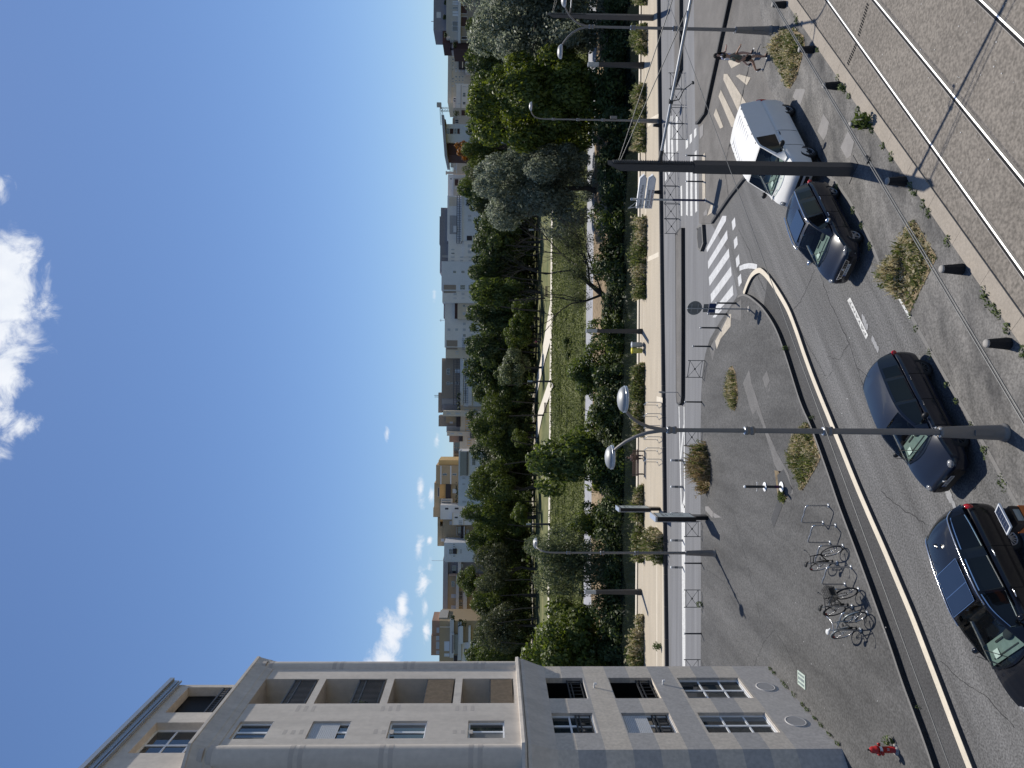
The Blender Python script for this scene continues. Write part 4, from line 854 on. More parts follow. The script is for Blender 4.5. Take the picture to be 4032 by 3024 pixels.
building('white building with an overhanging slanted roof and brick red shutters', 220, [('wall', 'b_bluewhite', 1757, BOT, 494, 561, 0, 9), ('dark_wing', 'b_maroon', 1758, BOT, 560, 610, .6, 8), ('dark_eave', 'b_maroon', 1748, 1755, 470, 494, .6, 8)],
  wl(zm, 'g', [(445,495)], [(853,945)]) + wl(zm, 'r', [(500,565),(622,668)], [(853,945)]) + wl(zm, 'g', [(572,615)], [(853,945)]), extra=slant)
building('low grey white building with a round concrete chimney', 255, [('wall', 'b_beige', 1785, BOT, 606, 685, 0, 10), ('chimney', 'b_concrete', 1758, 1788, 675.5, 682.5, 2, 1), ('chimney_cap', 'b_concrete', 1755, 1758, 673, 685, 2, 1.3), ('band', 'b_slab', 1797, 1800, 606, 684, -.1, .2)], [('s', 1804, 1812, 612, 626, 0), ('s', 1789, 1797, 655, 668, 0)])
building('plain pale grey block with one small window left of the chimney', 250, [('wall', 'b_white', 1764, BOT, 692, 770, 0, 10), ('lower_wall', 'b_concrete', 1786, BOT, 706, 772, -1.5, 2), ('dark_bay', 'b_maroon', 1791, 1804, 706, 730, -1.6, .2)], [('g', 1773, 1779, 701, 707, 0), ('s', 1790, 1800, 735, 744, -1.5)])
# tower cranes
def lattice(mb, a, b, w, n):
    a, b = Vector(a), Vector(b); d = (b-a).normalized(); s = Vector((0, 1, 0)); u = d.cross(s).normalized()
    cs = [s*w/2 + u*w/2, -s*w/2 + u*w/2, -s*w/2 - u*w/2, s*w/2 - u*w/2]
    for c in cs: mb.beam(a+c, b+c, .16, .16)
    for i in range(n):
        p, r = a.lerp(b, i/n), a.lerp(b, (i+1)/n)
        for k in range(4): mb.beam(p+cs[k], r+cs[(k+1) % 4], .10, .10)
for (lab, mast, jib, cj, Y) in (('tower crane with counterweights rising over the white house block', ((1735, 431), (1800, 431)), ((1737, 428), (1741, 492)), ((1737, 428), (1729, 413)), 420),
                                ('second tower crane whose pale jib shows beside the round chimney', ((1768, 395), (1800, 395)), ((1772, 372), (1772, 395)), ((1772, 395), (1784, 404)), 430),
                                ('horizontal lattice jib of a tower crane behind the slanted roof', ((1778, 640), (1800, 640)), ((1774, 608), (1777, 676)), ((1777, 640), (1784, 650)), 400)):
    base = PD(1800, mast[0][1], Y); t = thing('tower_crane', lab, 'crane', base)
    m = MB(); lattice(m, PD(*mast[0], Y) - base, Vector((0, 0, -12)), 1.8, 14); m.build('mast', 'crane_steel', t)
    m = MB(); lattice(m, PD(*jib[0], Y) - base, PD(*jib[1], Y) - base, 1.5, 12); m.build('jib', 'crane_steel', t)
    m = MB(); m.beam(PD(*cj[0], Y) - base, PD(*cj[1], Y) - base, 1.4, 1.0); c = PD(*cj[1], Y) - base; m.bbox(c, 2.2, 2, 2.6); m.build('counter_jib', 'b_grey', t)
# ================================================================ TREES AND PLANTS
import numpy as np
def leafmat(nm, a, b, tr=.28, rough=.5): M(nm, a, rough, var=.15, island=1, col2=b, trans=tr, spec=.35)
leafmat('leaf_sycamore', (.055,.085,.016), (.205,.235,.05), .38)
leafmat('leaf_dark', (.036,.058,.017), (.115,.145,.048), .32)
leafmat('leaf_mid', (.050,.078,.018), (.155,.19,.05), .38)
leafmat('leaf_silver', (.092,.110,.070), (.36,.385,.29), .42)
leafmat('leaf_olive', (.072,.092,.042), (.195,.22,.11), .34)
leafmat('leaf_pine', (.042,.066,.016), (.140,.17,.04), .32)
leafmat('leaf_pine_grey', (.052,.062,.030), (.135,.145,.072), .28)
leafmat('leaf_lime', (.055,.085,.016), (.17,.205,.045), .4)
leafmat('leaf_orange', (.20,.085,.02), (.36,.17,.05), .3)
leafmat('leaf_sparse', (.075,.095,.040), (.175,.190,.090), .35)
M('leaf_cover', (.095,.115,.035), .85, var=.15, island=1, col2=(.205,.225,.085), trans=.3, spec=.05)
leafmat('blade_green', (.075,.100,.028), (.215,.235,.085), .4)
leafmat('blade_dry', (.36,.31,.18), (.64,.56,.37), .3)
leafmat('blade_red', (.24,.18,.10), (.44,.34,.20), .3)
M('bark', (.055,.045,.036), .9, var=.3, scale=2, bump=.4, bscale=8); M('bark_grey', (.15,.135,.115), .9, var=.3, scale=2, bump=.3, bscale=8)
def leaf_mesh(name, C, Nn, size, asp, mat, rng, half=False):
    n = len(C); Nn = Nn / (np.linalg.norm(Nn, axis=1)[:, None] + 1e-9)
    r = rng.normal(size=(n, 3)); t = np.cross(Nn, r); t /= np.linalg.norm(t, axis=1)[:, None] + 1e-9; b = np.cross(Nn, t)
    s = (size * rng.uniform(.6, 1.35, n))[:, None]
    V = np.empty((n, 4, 3)); V[:, 0] = C - t*s; V[:, 1] = C + b*s*asp + Nn*s*.15; V[:, 2] = C + t*s; V[:, 3] = C - b*s*asp + Nn*s*.15
    if half: V[:, :, 2] = V[:, :, 2]*.5 + .5
    me = bpy.data.meshes.new(name); me.vertices.add(4*n); me.vertices.foreach_set('co', V.reshape(-1).astype(np.float32))
    me.loops.add(4*n); me.loops.foreach_set('vertex_index', np.arange(4*n, dtype=np.int32))
    me.polygons.add(n); me.polygons.foreach_set('loop_start', np.arange(0, 4*n, 4, dtype=np.int32)); me.polygons.foreach_set('loop_total', np.full(n, 4, dtype=np.int32))
    me.update(calc_edges=True); me.materials.append(MATS[mat]); return me
def crown_mesh(kind, seed, n, size, mat, nl=30, asp=.5, wild=.55, lobe=(.20, .36), flat=1.0, shape='ball', inner=.12):
    "unit crown: x, y in -1..1, z in 0..1"
    g = np.random.default_rng(seed); L = []
    for i in range(nl):
        v = g.normal(size=3); v /= np.linalg.norm(v); k = g.uniform(.35, .80) if i > nl*.25 else g.uniform(0, .4)
        if shape == 'pine' and v[2] < -.15: v[2] *= .35
        if shape == 'cone': v[:2] *= 1 - .45*max(0, v[2])
        L.append((v*k, g.uniform(*lobe)))
    w = np.array([r**2 for _, r in L]); w /= w.sum(); idx = g.choice(nl, n, p=w)
    P = np.array([p for p, _ in L])[idx]; Rr = np.array([r for _, r in L])[idx]
    d = g.normal(size=(n, 3)); d /= np.linalg.norm(d, axis=1)[:, None]; d += P * .9; d /= np.linalg.norm(d, axis=1)[:, None]
    C = P + d * (Rr * g.uniform(.62, 1.06, n))[:, None] * np.array([1, 1, flat])
    k = int(n*inner); C[:k] *= .6
    Nn = d + g.normal(size=(n, 3))*wild + np.array([0, 0, .25])
    me = leaf_mesh('crown_' + kind, C * np.array([1, 1, 1]), Nn, size, asp, mat, g, True)
    return me
CR_ = {}
def crowns(kind, k, n, size, mat, **kw): CR_[kind] = [crown_mesh(kind, 100*len(CR_) + i, n, size, mat, **kw) for i in range(k)]
# near river trees (unit sizes: leaf size is a fraction of half the crown width)
crowns('sycamore', 1, 46000, .029, 'leaf_sycamore', nl=70, lobe=(.14, .26))
crowns('silver', 2, 60000, .0215, 'leaf_silver', nl=80, lobe=(.12, .25))
crowns('broad', 3, 9000, .052, 'leaf_dark', nl=46, lobe=(.17, .30))
crowns('mid', 2, 8000, .055, 'leaf_mid', nl=40, lobe=(.18, .32))
crowns('olive', 2, 9000, .048, 'leaf_olive', nl=40, lobe=(.18, .32))
crowns('pine', 3, 12000, .046, 'leaf_pine', nl=44, asp=.28, lobe=(.17, .30), shape='pine', wild=.8)
crowns('pinegrey', 2, 11000, .046, 'leaf_pine_grey', nl=40, asp=.28, lobe=(.18, .32), shape='pine', wild=.8)
crowns('lime', 2, 12000, .046, 'leaf_lime', nl=46, lobe=(.16, .30))
crowns('orange', 1, 4000, .07, 'leaf_orange', nl=26)
crowns('sparse', 2, 5200, .030, 'leaf_sparse', nl=90, lobe=(.16, .34), wild=1.0, inner=.3)
crowns('willow', 2, 16000, .034, 'leaf_olive', nl=70, lobe=(.12, .26), asp=.3, wild=.8)
crowns('shrub', 3, 4200, .060, 'leaf_dark', nl=26, lobe=(.24, .42))
crowns('shrublime', 2, 4200, .062, 'leaf_mid', nl=26, lobe=(.24, .42))
def gz(Y):
    for (a, b, za, zb) in ((86, 91.5, -5, -3.1), (91.5, 97.8, -3.1, -2.35), (97.8, 104.5, -2.4, -2.25), (104.5, 124.5, -2.3, .95)):
        if a <= Y <= b: return za + (zb-za)*(Y-a)/(b-a)
    return -5 if Y < 86 else 1.0
rt = random.Random(21)
def tree(label, kind, x0, x1, y0, y1, Y, group=None, limbs=5, lean=0.0, tr=None, name='tree', cat='tree', depth=.9, var=None, bark='bark'):
    ym = (y0+y1)/2; a, b = PD(x0, ym, Y), PD(x1, ym, Y); W_ = (y1-y0)/FPX*Y; H_ = a.z - b.z; g = gz(Y); X = (a.x+b.x)/2
    root = thing(name, label, cat, (X + lean, Y, g - .1), 0, group); ms = CR_[kind]
    c = bpy.data.objects.new('crown', ms[rt.randrange(len(ms)) if var is None else var]); COL.objects.link(c); c.parent = root
    c.location = (-lean, 0, b.z - g + .1); c.rotation_euler = (0, 0, rt.uniform(0, 6.3)); wv = (W_/2) * 1.33
    c.scale = (wv, wv, H_*1.24); c.location.z -= H_*.10
    r = tr or max(.10, .022 * (a.z - g)); zc = b.z - g + .1
    m = MB(); p0 = Vector((0, 0, -.3)); top = Vector((-lean*.8, 0, max(zc, 0) + H_*.45))
    pts = [p0.lerp(top, t) + Vector((rt.uniform(-1, 1), rt.uniform(-1, 1), 0)) * r*.9*(0 < t < 1) for t in (0, .2, .45, .7, 1)]
    m.tube(pts, [r*1.25, r, r*.82, r*.6, r*.3], 8)
    for i in range(limbs):
        t = rt.uniform(.40, .85); s = p0.lerp(top, t); an = rt.uniform(0, 6.3); e = s + Vector((cos(an)*W_*.36, sin(an)*W_*.36, H_*rt.uniform(.15, .45)))
        m.tube([s, s.lerp(e, .5) + Vector((0, 0, H_*.06)), e], [r*.5, r*.34, r*.12], 6)
    m.build('trunk', bark, root); return root
# big trees on the far bank
tree('huge silvery grey green poplar in the top corner behind the double street lamp', 'silver', 1846, 2400, -190, 300, 94, limbs=9, tr=.42, var=0)
tree('broad bright yellow green plane tree behind the single street lamp', 'sycamore', 1885, 2430, 225, 600, 92, limbs=9, tr=.38)
tree('silvery grey poplar behind the tramway pole and the arrow signs', 'silver', 1885, 2405, 545, 890, 97, limbs=9, tr=.36, var=1, lean=-1.2)
# thin leaning tree with bare branches
t = thing('tree', 'thin leaning willow with bare twisting branches and sparse pale leaves by the grass slope', 'tree', PD(2420, 1205, 90.5)); o_ = t.location.copy()
m = MB(); rb = random.Random(4)
def branch(p, q, r, dep):
    mid = p.lerp(q, .5) + Vector((rb.uniform(-1, 1), rb.uniform(-1, 1), rb.uniform(-.3, .6))) * (q-p).length * .10
    m.tube([p, mid, q], [r, r*.8, r*.55], 7, cap=False)
    if dep:
        for i in range(3 if dep > 1 else 4):
            d = (q-p).normalized(); e = q + (d + Vector((rb.uniform(-.9, .9), rb.uniform(-.5, .5), rb.uniform(-.2, .8)))).normalized() * (q-p).length * rb.uniform(.5, .8); branch(p.lerp(q, rb.uniform(.55, 1)) if i else q, e, r*.5, dep-1)
tips = [(2376, 1165), (2330, 1120), (2270, 1075)]
P_ = [PD(x, y, 90.5) - o_ for x, y in [(2425, 1210), (2372, 1160), (2322, 1118), (2255, 1065)]]
m.tube(P_, [.42, .36, .27, .14], 9)
for s, e, r in ((P_[1], PD(2250, 1195, 90) - o_, .17), (P_[2], PD(2215, 1000, 91) - o_, .18), (P_[2], PD(2300, 1000, 89.5) - o_, .14), (P_[3], PD(2150, 1080, 90.5) - o_, .12), (P_[1], PD(2330, 1040, 90) - o_, .14)): branch(s, e, r, 3)
m.build('trunk', 'bark', t)
for (x0, x1, y0, y1) in ((2140, 2350, 865, 1050), (2170, 2370, 980, 1170), (2210, 2330, 1120, 1240)):
    c = bpy.data.objects.new('crown', CR_['sparse'][x0 % 2]); COL.objects.link(c); c.parent = t; a, b = PD(x0, (y0+y1)/2, 90.5), PD(x1, (y0+y1)/2, 90.5)
    c.location = Vector(((a.x+b.x)/2, 90.5, b.z)) - o_; w = (y1-y0)/FPX*90.5/2*1.1; c.scale = (w, w*.8, a.z-b.z)
# bank trees between promenade and grass slope
tree('round dark green tree standing in front of the white park path', 'mid', 2085, 2450, 1695, 1935, 92, limbs=6, tr=.22)
tree('airy grey green willow behind the single curved lamp on the plaza', 'willow', 2085, 2460, 2060, 2350, 91, limbs=7, tr=.25, var=0)
tree('bright lime green tree beside the corner of the white building', 'lime', 2095, 2440, 2385, 2690, 92, limbs=7, tr=.25, var=0)
tree('small dark leafy tree with airy crown below the park lamp', 'mid', 2240, 2420, 1385, 1560, 91, limbs=5, tr=.12)
tree('light green rounded tree behind the lamp heads', 'lime', 2312, 2500, 1545, 1720, 89.5, limbs=4, tr=.12, var=1)
tree('pale green bushy tree between the willow and the round dark tree', 'lime', 2255, 2430, 1985, 2120, 92, limbs=4, tr=.12)
tree('yellowish green bush above the yellow waste bin', 'lime', 2365, 2500, 1225, 1440, 89, limbs=3, tr=.08, name='bush', cat='bush')
tree('grey leaved shrub behind the promenade bench', 'olive', 2340, 2500, 1680, 1830, 89, limbs=3, tr=.08, name='bush', cat='bush')
# shrubs along the bank
for i in range(30):
    yc = -60 + i*93 + rt.uniform(-22, 22); h = rt.uniform(110, 175); w = rt.uniform(150, 215)
    k = 'shrub' if (i*7) % 5 else 'shrublime'
    tree('dense dark green shrub in the row along the river bank below the promenade', k, 2505-h, 2535, yc-w/2, yc+w/2, rt.uniform(86.8, 88.4), 'shrubs along the river bank', limbs=0, tr=.05, name='shrub', cat='shrub')
# park row: dark broadleaf trees
for i, (x0, x1, y0, y1, Y, k, lab) in enumerate([
    (1885, 2060, 770, 930, 168, 'olive', 'olive toned park tree beside the silvery poplar'), (1878, 2058, 870, 1030, 160, 'broad', 'dark park tree under the dark grey metal attic'), (1862, 2062, 985, 1125, 166, 'broad', 'dark park tree below the rows of small shutters'), (1856, 2064, 1085, 1215, 158, 'mid', 'mid green park tree below the white end wall'),
    (1852, 2066, 1180, 1330, 162, 'broad', 'dark park tree below the long dark roof terrace'), (1846, 2050, 1290, 1430, 167, 'broad', 'dark park tree right under the tall white loggia'), (1838, 2040, 1395, 1530, 172, 'broad', 'tallest dark park tree in front of the brown topped building'),
    (1962, 2085, 1375, 1515, 150, 'olive', 'small grey green round tree by the path junction'), (1995, 2110, 1255, 1370, 152, 'lime', 'small bright green tree standing before the dark row'), (2015, 2110, 1175, 1270, 150, 'lime', 'little yellow green sapling tree with two stems in the park'),
    (1890, 2085, 1480, 1660, 172, 'pine', 'wide green pine beside the path with several leaning trunks'), (1868, 2080, 1620, 1780, 168, 'pine', 'green pine below the cream building'), (1876, 2082, 1745, 1885, 174, 'pinegrey', 'greyish pine below the winter garden'),
    (1828, 2092, 1835, 2010, 160, 'pine', 'large dark pine in front of the yellow building'), (1835, 2090, 1955, 2110, 166, 'pine', 'pine with layered crown below the tan slab'), (1850, 2085, 2065, 2215, 170, 'pine', 'bright topped pine below the blue grey building'), (1850, 2070, 2165, 2310, 162, 'pinegrey', 'greyish pine behind the curved lamp head'),
    (1806, 1900, 2225, 2345, 190, 'pine', 'round pine top rising above the others before the balcony bands'), (1845, 2080, 2265, 2430, 165, 'pine', 'dark pine below the planted balconies'), (1852, 2110, 2370, 2560, 158, 'pinegrey', 'massive grey green pine below the framed canopies'), (1850, 2095, 2500, 2680, 168, 'pine', 'pine touching the white building corner'),
    (2020, 2090, 1690, 1760, 160, 'lime', 'small light sapling behind the round dark tree'), (2018, 2090, 1980, 2060, 150, 'lime', 'pale young tree lit between the pine trunks')]):
    tree(lab + ' across the river', k, x0, x1, y0, y1, Y, 'park trees across the river', limbs=5)
for i, (x0, x1, y0, y1, Y, k, lab) in enumerate([(1862, 2030, 270, 420, 175, 'mid', 'green tree in front of the low white house block'), (1838, 2000, 400, 510, 178, 'mid', 'leafy green tree left of the orange tree'), (1860, 2010, 330, 470, 172, 'pine', 'dark pine behind the plane tree'), (1800, 1880, 548, 625, 186, 'orange', 'orange leaved autumn tree in front of the slanted roof building'),
    (1830, 2000, 520, 640, 176, 'pine', 'dark pine below the orange tree'), (1812, 1985, 625, 735, 180, 'pine', 'dark pine below the round chimney'), (1806, 1960, 690, 790, 185, 'mid', 'fresh green tree below the plain pale block'), (1850, 2000, 745, 830, 175, 'pinegrey', 'greyish pine right of the long white building'), (1835, 1990, 640, 760, 172, 'pinegrey', 'greyish pine behind the second silvery poplar')]):
    tree(lab, k, x0, x1, y0, y1, Y, 'trees behind the big riverside trees', limbs=4)
for i, (x0, x1, y0, y1, Y, k) in enumerate([(1836, 1990, 150, 270, 190, 'mid'), (1846, 2000, 220, 330, 186, 'broad'), (1836, 1990, 285, 390, 192, 'pine'), (1850, 2010, 470, 560, 182, 'broad'), (1832, 2000, 560, 660, 188, 'mid'), (1840, 2010, 690, 800, 184, 'pine'), (1860, 2050, 730, 850, 176, 'broad'), (1846, 2000, 60, 180, 190, 'broad')]):
    tree('green tree in the dense belt hiding the lower floors of far buildings', k, x0, x1, y0, y1, Y, 'belt of trees below the far buildings', limbs=3)
for i in range(30):
    y = 760 + i*64 + rt.uniform(-20, 20); tree('small dark tree under the tall park trees across the river', 'broad' if i % 4 else 'mid', rt.uniform(1925, 1965), 2085, y-62, y+62, rt.uniform(166, 178), 'small trees under the park canopy', limbs=2)
for i in range(22):
    y = 790 + i*88 + rt.uniform(-25, 25); x0 = rt.uniform(1850, 1885)
    tree('dark leafy tree filling the park behind the front row of trees across the river', 'broad' if i % 3 else 'pine', x0, 2060, y-75, y+75, rt.uniform(186, 200), 'trees filling the park', limbs=3)
# dark understorey and bare trunks of the park
for i in range(34):
    y = 800 + i*53 + rt.uniform(-18, 18); Y = rt.uniform(142, 175)
    p = PD(2100, y, Y); root = thing('park_tree_trunk', 'slim dark tree trunk under the park canopy across the river', 'tree trunk', (p.x, Y, .9), 0, 'trunks under the park canopy')
    m = MB(); h = rt.uniform(6, 9); ln = rt.uniform(-1.2, 1.2); m.tube([(0, 0, 0), (ln*.35, 0, h*.5), (ln, 0, h)], [.17, .14, .10], 6); m.build('stem', 'bark', root)
m = MB(); ru = random.Random(8)
C = []; Nn = []
g = np.random.default_rng(5)
n = 26000; C = np.column_stack([g.uniform(-115, 115, n), g.uniform(172, 200, n), 1 + g.gamma(2.2, 1.3, n).clip(0, 8.0)])
o = bpy.data.objects.new('hedge_belt', leaf_mesh('hedge_belt', C, g.normal(size=(n, 3)), .55, .6, 'leaf_dark', g)); COL.objects.link(o); tag(o, 'dark belt of bushes closing the park below the apartment buildings', 'bushes', kind='stuff')
n = 60000; yy = g.uniform(104.8, 124.3, n); xx = g.uniform(-62, 80, n)
zz_ = -2.3 + (yy-104.5)/20*3.25 + .15 + g.uniform(0, .28, n)
o = bpy.data.objects.new('ground_cover', leaf_mesh('ground_cover', np.column_stack([xx, yy, zz_]), g.normal(size=(n, 3))*.6 + np.array([0, -.3, .8]), .17, .5, 'leaf_cover', g)); COL.objects.link(o); tag(o, 'green creeping ground cover on the river embankment', 'ground cover', kind='stuff')
# bushes dotting the slope
for k, (x, y, w) in enumerate(((2225, 1400, 34), (2240, 1350, 50), (2230, 1660, 26), (2228, 1610, 18), (2222, 1390, 26))):
    Y = 113; a = PD(x, y, Y); root = thing('slope_bush', 'small dark bush dotted on the grass embankment', 'bush', (a.x, Y, gz(Y)), 0, 'bushes on the embankment')
    c = bpy.data.objects.new('foliage', CR_['shrublime'][k % 2]); COL.objects.link(c); c.parent = root; s = w/FPX*Y/2; c.scale = (s*1.3, s, s*1.3)

# ---------------------------------------------------------------- weed beds and grass
def inside(p, poly_):
    c = False; j = len(poly_)-1
    for i in range(len(poly_)):
        a, b = poly_[i], poly_[j]
        if (a[1] > p[1]) != (b[1] > p[1]) and p[0] < (b[0]-a[0])*(p[1]-a[1])/(b[1]-a[1]) + a[0]: c = not c
        j = i
    return c
def grass(name, label, px, z, n, h, mats, wts, seed=0, w=.016, leafy_=0, lsize=.06, bare=None, cat='weed bed', lean=.35, hfun=None, group=None):
    pts = [G(x, y, z) for x, y in px]; xs = [p.x for p in pts]; ys = [p.y for p in pts]; rr = random.Random(seed); m = MB(); c0 = sum(pts, Vector()) / len(pts); k = 0; tries = 0
    ed_ = [(Vector((a.x, a.y)), Vector((b.x, b.y))) for a, b in zip(pts, pts[1:] + pts[:1])]
    def edist(p):
        best = 9; v = Vector(p)
        for a, b in ed_:
            ab = b - a; t = max(0, min(1, (v - a).dot(ab) / (ab.length_squared + 1e-9))); best = min(best, (v - a - ab*t).length)
        return best
    while k < n and tries < n*20:
        tries += 1; p = (rr.uniform(min(xs), max(xs)), rr.uniform(min(ys), max(ys)))
        if not inside(p, pts): continue
        d = mnoise.noise((p[0]*1.3, p[1]*1.3, seed)); dens = .55 + .6*d
        if rr.random() > dens: continue
        k += 1; ef = min(1, .35 + edist(p)/.45)
        if rr.random() > ef*1.15: continue
        hh = h * rr.uniform(.3, 1.15) * (1 + .9*d) * ef * (hfun(p) if hfun else 1); an = rr.uniform(0, 6.3); mi = rr.choices(range(len(mats)), wts)[0]
        if mnoise.noise((p[0]*.8+9, p[1]*.8, seed)) > .1 and len(mats) > 1 and rr.random() < .6: mi = 1
        b = Vector((p[0]-c0.x, p[1]-c0.y, 0)); t = b + Vector((cos(an)*hh*lean*rr.random()*1.6, sin(an)*hh*lean*rr.random()*1.6, hh)); s = Vector((-sin(an), cos(an), 0)) * w * rr.uniform(.7, 1.6); mid = b.lerp(t, .55) + Vector((0, 0, hh*.10))
        m.add([b - s, b + s, mid + s*.8, t, mid - s*.8], [(0, 1, 2, 3, 4)], mi)
        if leafy_ and rr.random() < leafy_:
            for q_ in range(4):
                p_ = b.lerp(t, rr.uniform(.3, 1)) + Vector((rr.uniform(-.06, .06), rr.uniform(-.06, .06), 0)); u = Vector((rr.uniform(-1, 1), rr.uniform(-1, 1), rr.uniform(-.2, 1))).normalized(); v = u.orthogonal().normalized(); s_ = lsize*rr.uniform(.5, 1.2)
                m.add([p_ - u*s_, p_ + v*s_*.5, p_ + u*s_, p_ - v*s_*.5], [(0, 1, 2, 3)], mi)
    if bare:
        m.prism([(p.x - c0.x, p.y - c0.y) for p in pts], .002, .012, len(mats)); mats = list(mats) + [bare]
    o = m.build(name, mats, None, c0); return tag(o, label, cat, group)
GD = ['blade_green', 'blade_dry']
grass('weed_bed', 'small oval bed of green weeds and yellow dry grass in the middle of the plaza', [(2862,1490),(2872,1448),(2884,1440),(2896,1465),(2904,1520),(2906,1570),(2900,1600),(2893,1618),(2880,1610),(2868,1590),(2862,1560)], PZ, 800, .27, GD, (1.3, 1), 1, leafy_=.3, lsize=.05, bare='earth')
grass('weed_bed', 'large pointed bed of green and dry weeds at the plaza kerb behind the double lamp', [(3166,1668),(3182,1668),(3205,1720),(3222,1770),(3232,1800),(3215,1840),(3190,1880),(3168,1920),(3158,1932),(3146,1900),(3134,1850),(3118,1790),(3112,1740),(3130,1710)], PZ, 2000, .28, GD, (2, 1), 2, leafy_=.4, lsize=.055, bare='earth')
grass('weed_bed', 'long strip of tall reddish grass and weeds beside the river road', [(2778,1738),(2790,1780),(2798,1830),(2798,1890),(2790,1935),(2778,1945),(2768,1900),(2762,1840),(2762,1780)], PZ, 1500, .85, ['blade_green', 'blade_red'], (1, 1.4), 3, w=.02, leafy_=.4, lsize=.07, bare='earth')
grass('weed_bed', 'green and straw coloured weed bed by the pavement next to the walking couple', [(3060,150),(3085,108),(3120,108),(3165,140),(3170,180),(3158,230),(3135,310),(3110,350),(3098,340),(3080,300),(3062,230),(3052,190)], WZ, 1500, .34, GD, (1.7, 1), 4, leafy_=.4, lsize=.06, bare='earth')
grass('weed_bed', 'big triangular bed of dry straw and green weeds on the pavement beside the dark hatchback', [(3595,866),(3612,880),(3650,950),(3687,1005),(3682,1030),(3640,1115),(3600,1190),(3585,1232),(3578,1225),(3530,1150),(3492,1075),(3498,1040),(3530,980),(3570,900)], WZ, 2700, .28, GD, (1.4, 1.3), 5, leafy_=.35, lsize=.06, bare='earth', hfun=lambda p: 1.5 if p[1] > G(3560, 1040, WZ).y else .55)
def soil(px, z, nm): poly(nm, px, z, 'earth')
soil([(3049,1852),(3088,1858),(3120,1925),(3083,1985),(3062,1950)], PZ + .006, 'tree_pit_soil')
grass('weed_tuft', 'small green weeds in the soil square under the disc post', [(3074,1935),(3090,1940),(3098,1965),(3085,1980),(3072,1962)], PZ, 160, .18, ['blade_green'], (1,), 6, leafy_=.9, lsize=.05, cat='weed')
strips = [(2484,2550,-60,20),(2493,2550,90,215),(2490,2545,330,470),(2490,2545,480,600),(2498,2548,850,1010),(2500,2545,1010,1180),(2500,2540,1425,1590),(2500,2537,1590,1720),(2500,2536,1905,2060),(2498,2536,2060,2215),(2498,2536,2420,2560),(2498,2536,2540,2680)]
for k, (a, b, c, d) in enumerate(strips):
    grass('promenade_planting', 'long low strip of grasses and weeds growing along the promenade edge', [(2527, c+8), (2527, d-8), (b, d), (b, c)], pz, 1300, .8, GD, (4, .7), 20+k, w=.028, leafy_=.8, lsize=.11, bare='earth', cat='planting', group='planting strips along the promenade edge')
grass('promenade_planting', 'second row of tall weeds at the promenade kerb behind the advertising panel', [(2585,2075),(2612,2105),(2612,2220),(2585,2210),(2580,2130)], pz, 1700, .95, GD, (1.8, 1), 40, w=.028, leafy_=.7, lsize=.10, bare='earth', cat='planting')
for k, (x, y, z, h, n, lab) in enumerate(((3425, 478, WZ, .5, 60, 'leafy green plant growing next to a dark bollard'), (3325, 343, WZ, .22, 40, 'green weeds creeping up one side of a dark bollard'), (3102, 1372, .004, .22, 30, 'green weed tuft in the plaza kerb gutter near the bend'), (3204, 1643, .004, .15, 24, 'small weed in the gutter just before the double lamp'), (3515, 2917, PZ, .28, 40, 'green weed on the plaza beside the red hydrant'), (3622, 2782, .004, .12, 16, 'tiny weed in the gutter near the hydrant'), (2815, 2175, PZ, .2, 24, 'pale weed at the foot of the single curved lamp'), (2765, 2380, PZ, .3, 40, 'weed tuft under a cross barrier by the road'), (2602, 2545, pz, .5, 60, 'green weed clump on the promenade beside the white building'))):
    p = G(x, y, z); tag(leafy('weed_tuft', (0, 0, h*.5), h*.55, h*.55, h*.6, n*2, h*.17, 'leaf_lime' if k < 1 else 'leaf_pot', seed=60+k), lab, 'weed').location = p
# weeds in the joint beside the border slabs
rj = random.Random(12)
for k in range(26):
    f = rj.random(); p = (sB - sd*2).lerp(sA, f) - tn*.05
    tag(leafy('joint_weed', (0, 0, .04), .10 + .12*rj.random(), .10, .06, 34, .04, 'leaf_pot', seed=90+k), 'small weed tuft in the joint beside the beige border slabs', 'weed', 'weeds in the joint of the border slabs').location = p
for k in range(16):
    f = rj.random(); i = rj.randrange(7, len(knw)-1); p = knw[i].lerp(knw[i-1], f)
    tag(leafy('joint_weed', (0, 0, .03), .08 + .1*rj.random(), .08, .05, 26, .035, 'leaf_pot', seed=120+k), 'tiny weed tuft growing along the pavement kerb', 'weed', 'weeds along the pavement kerb').location = p
# ================================================================ STREET FURNITURE
M('lamp_metal', (.215,.20,.185), .5, metal=.15, var=.08, scale=2)
M('lamp_head', (.34,.345,.345), .5, metal=.35, var=.05, scale=3); M('lamp_rim', (.62,.63,.64), .3, metal=.6, var=.03)
M('slate_steel', (.082,.077,.074), .5, metal=.1, var=.10, scale=1, grain=.05, gscale=20)
M('galv', (.42,.43,.44), .38, metal=.55, var=.08, scale=5); M('steel_hoop', (.50,.50,.50), .28, metal=.8, var=.06, scale=6)
M('wire_metal', (.16,.16,.155), .5, metal=.3); M('wire_dark', (.05,.05,.05), .6); M('insulator', (.20,.17,.16), .4)
M('black_paint', (.014,.014,.016), .4, var=.1, spec=.45); M('bollard_dark', (.014,.014,.015), .85, var=.25, scale=6, grain=.2, gscale=40); M('concrete_cap', (.33,.31,.285), .8, var=.12, scale=8)
M('barrier_grey', (.10,.105,.11), .5, metal=.2); M('white_cap', (.85,.85,.84), .4, var=.02); M('post_grey', (.34,.33,.315), .7, var=.15, scale=8)
M('sign_white', (.80,.80,.79), .5, var=.02); M('sign_back', (.235,.235,.225), .5, metal=.3, var=.1, scale=6); M('sign_blue', (.010,.035,.12), .5, var=.08); M('sign_face', (.80,.77,.74), .6, var=.03); M('sign_text', (.05,.05,.055), .6); M('sign_text_red', (.22,.06,.055), .6)
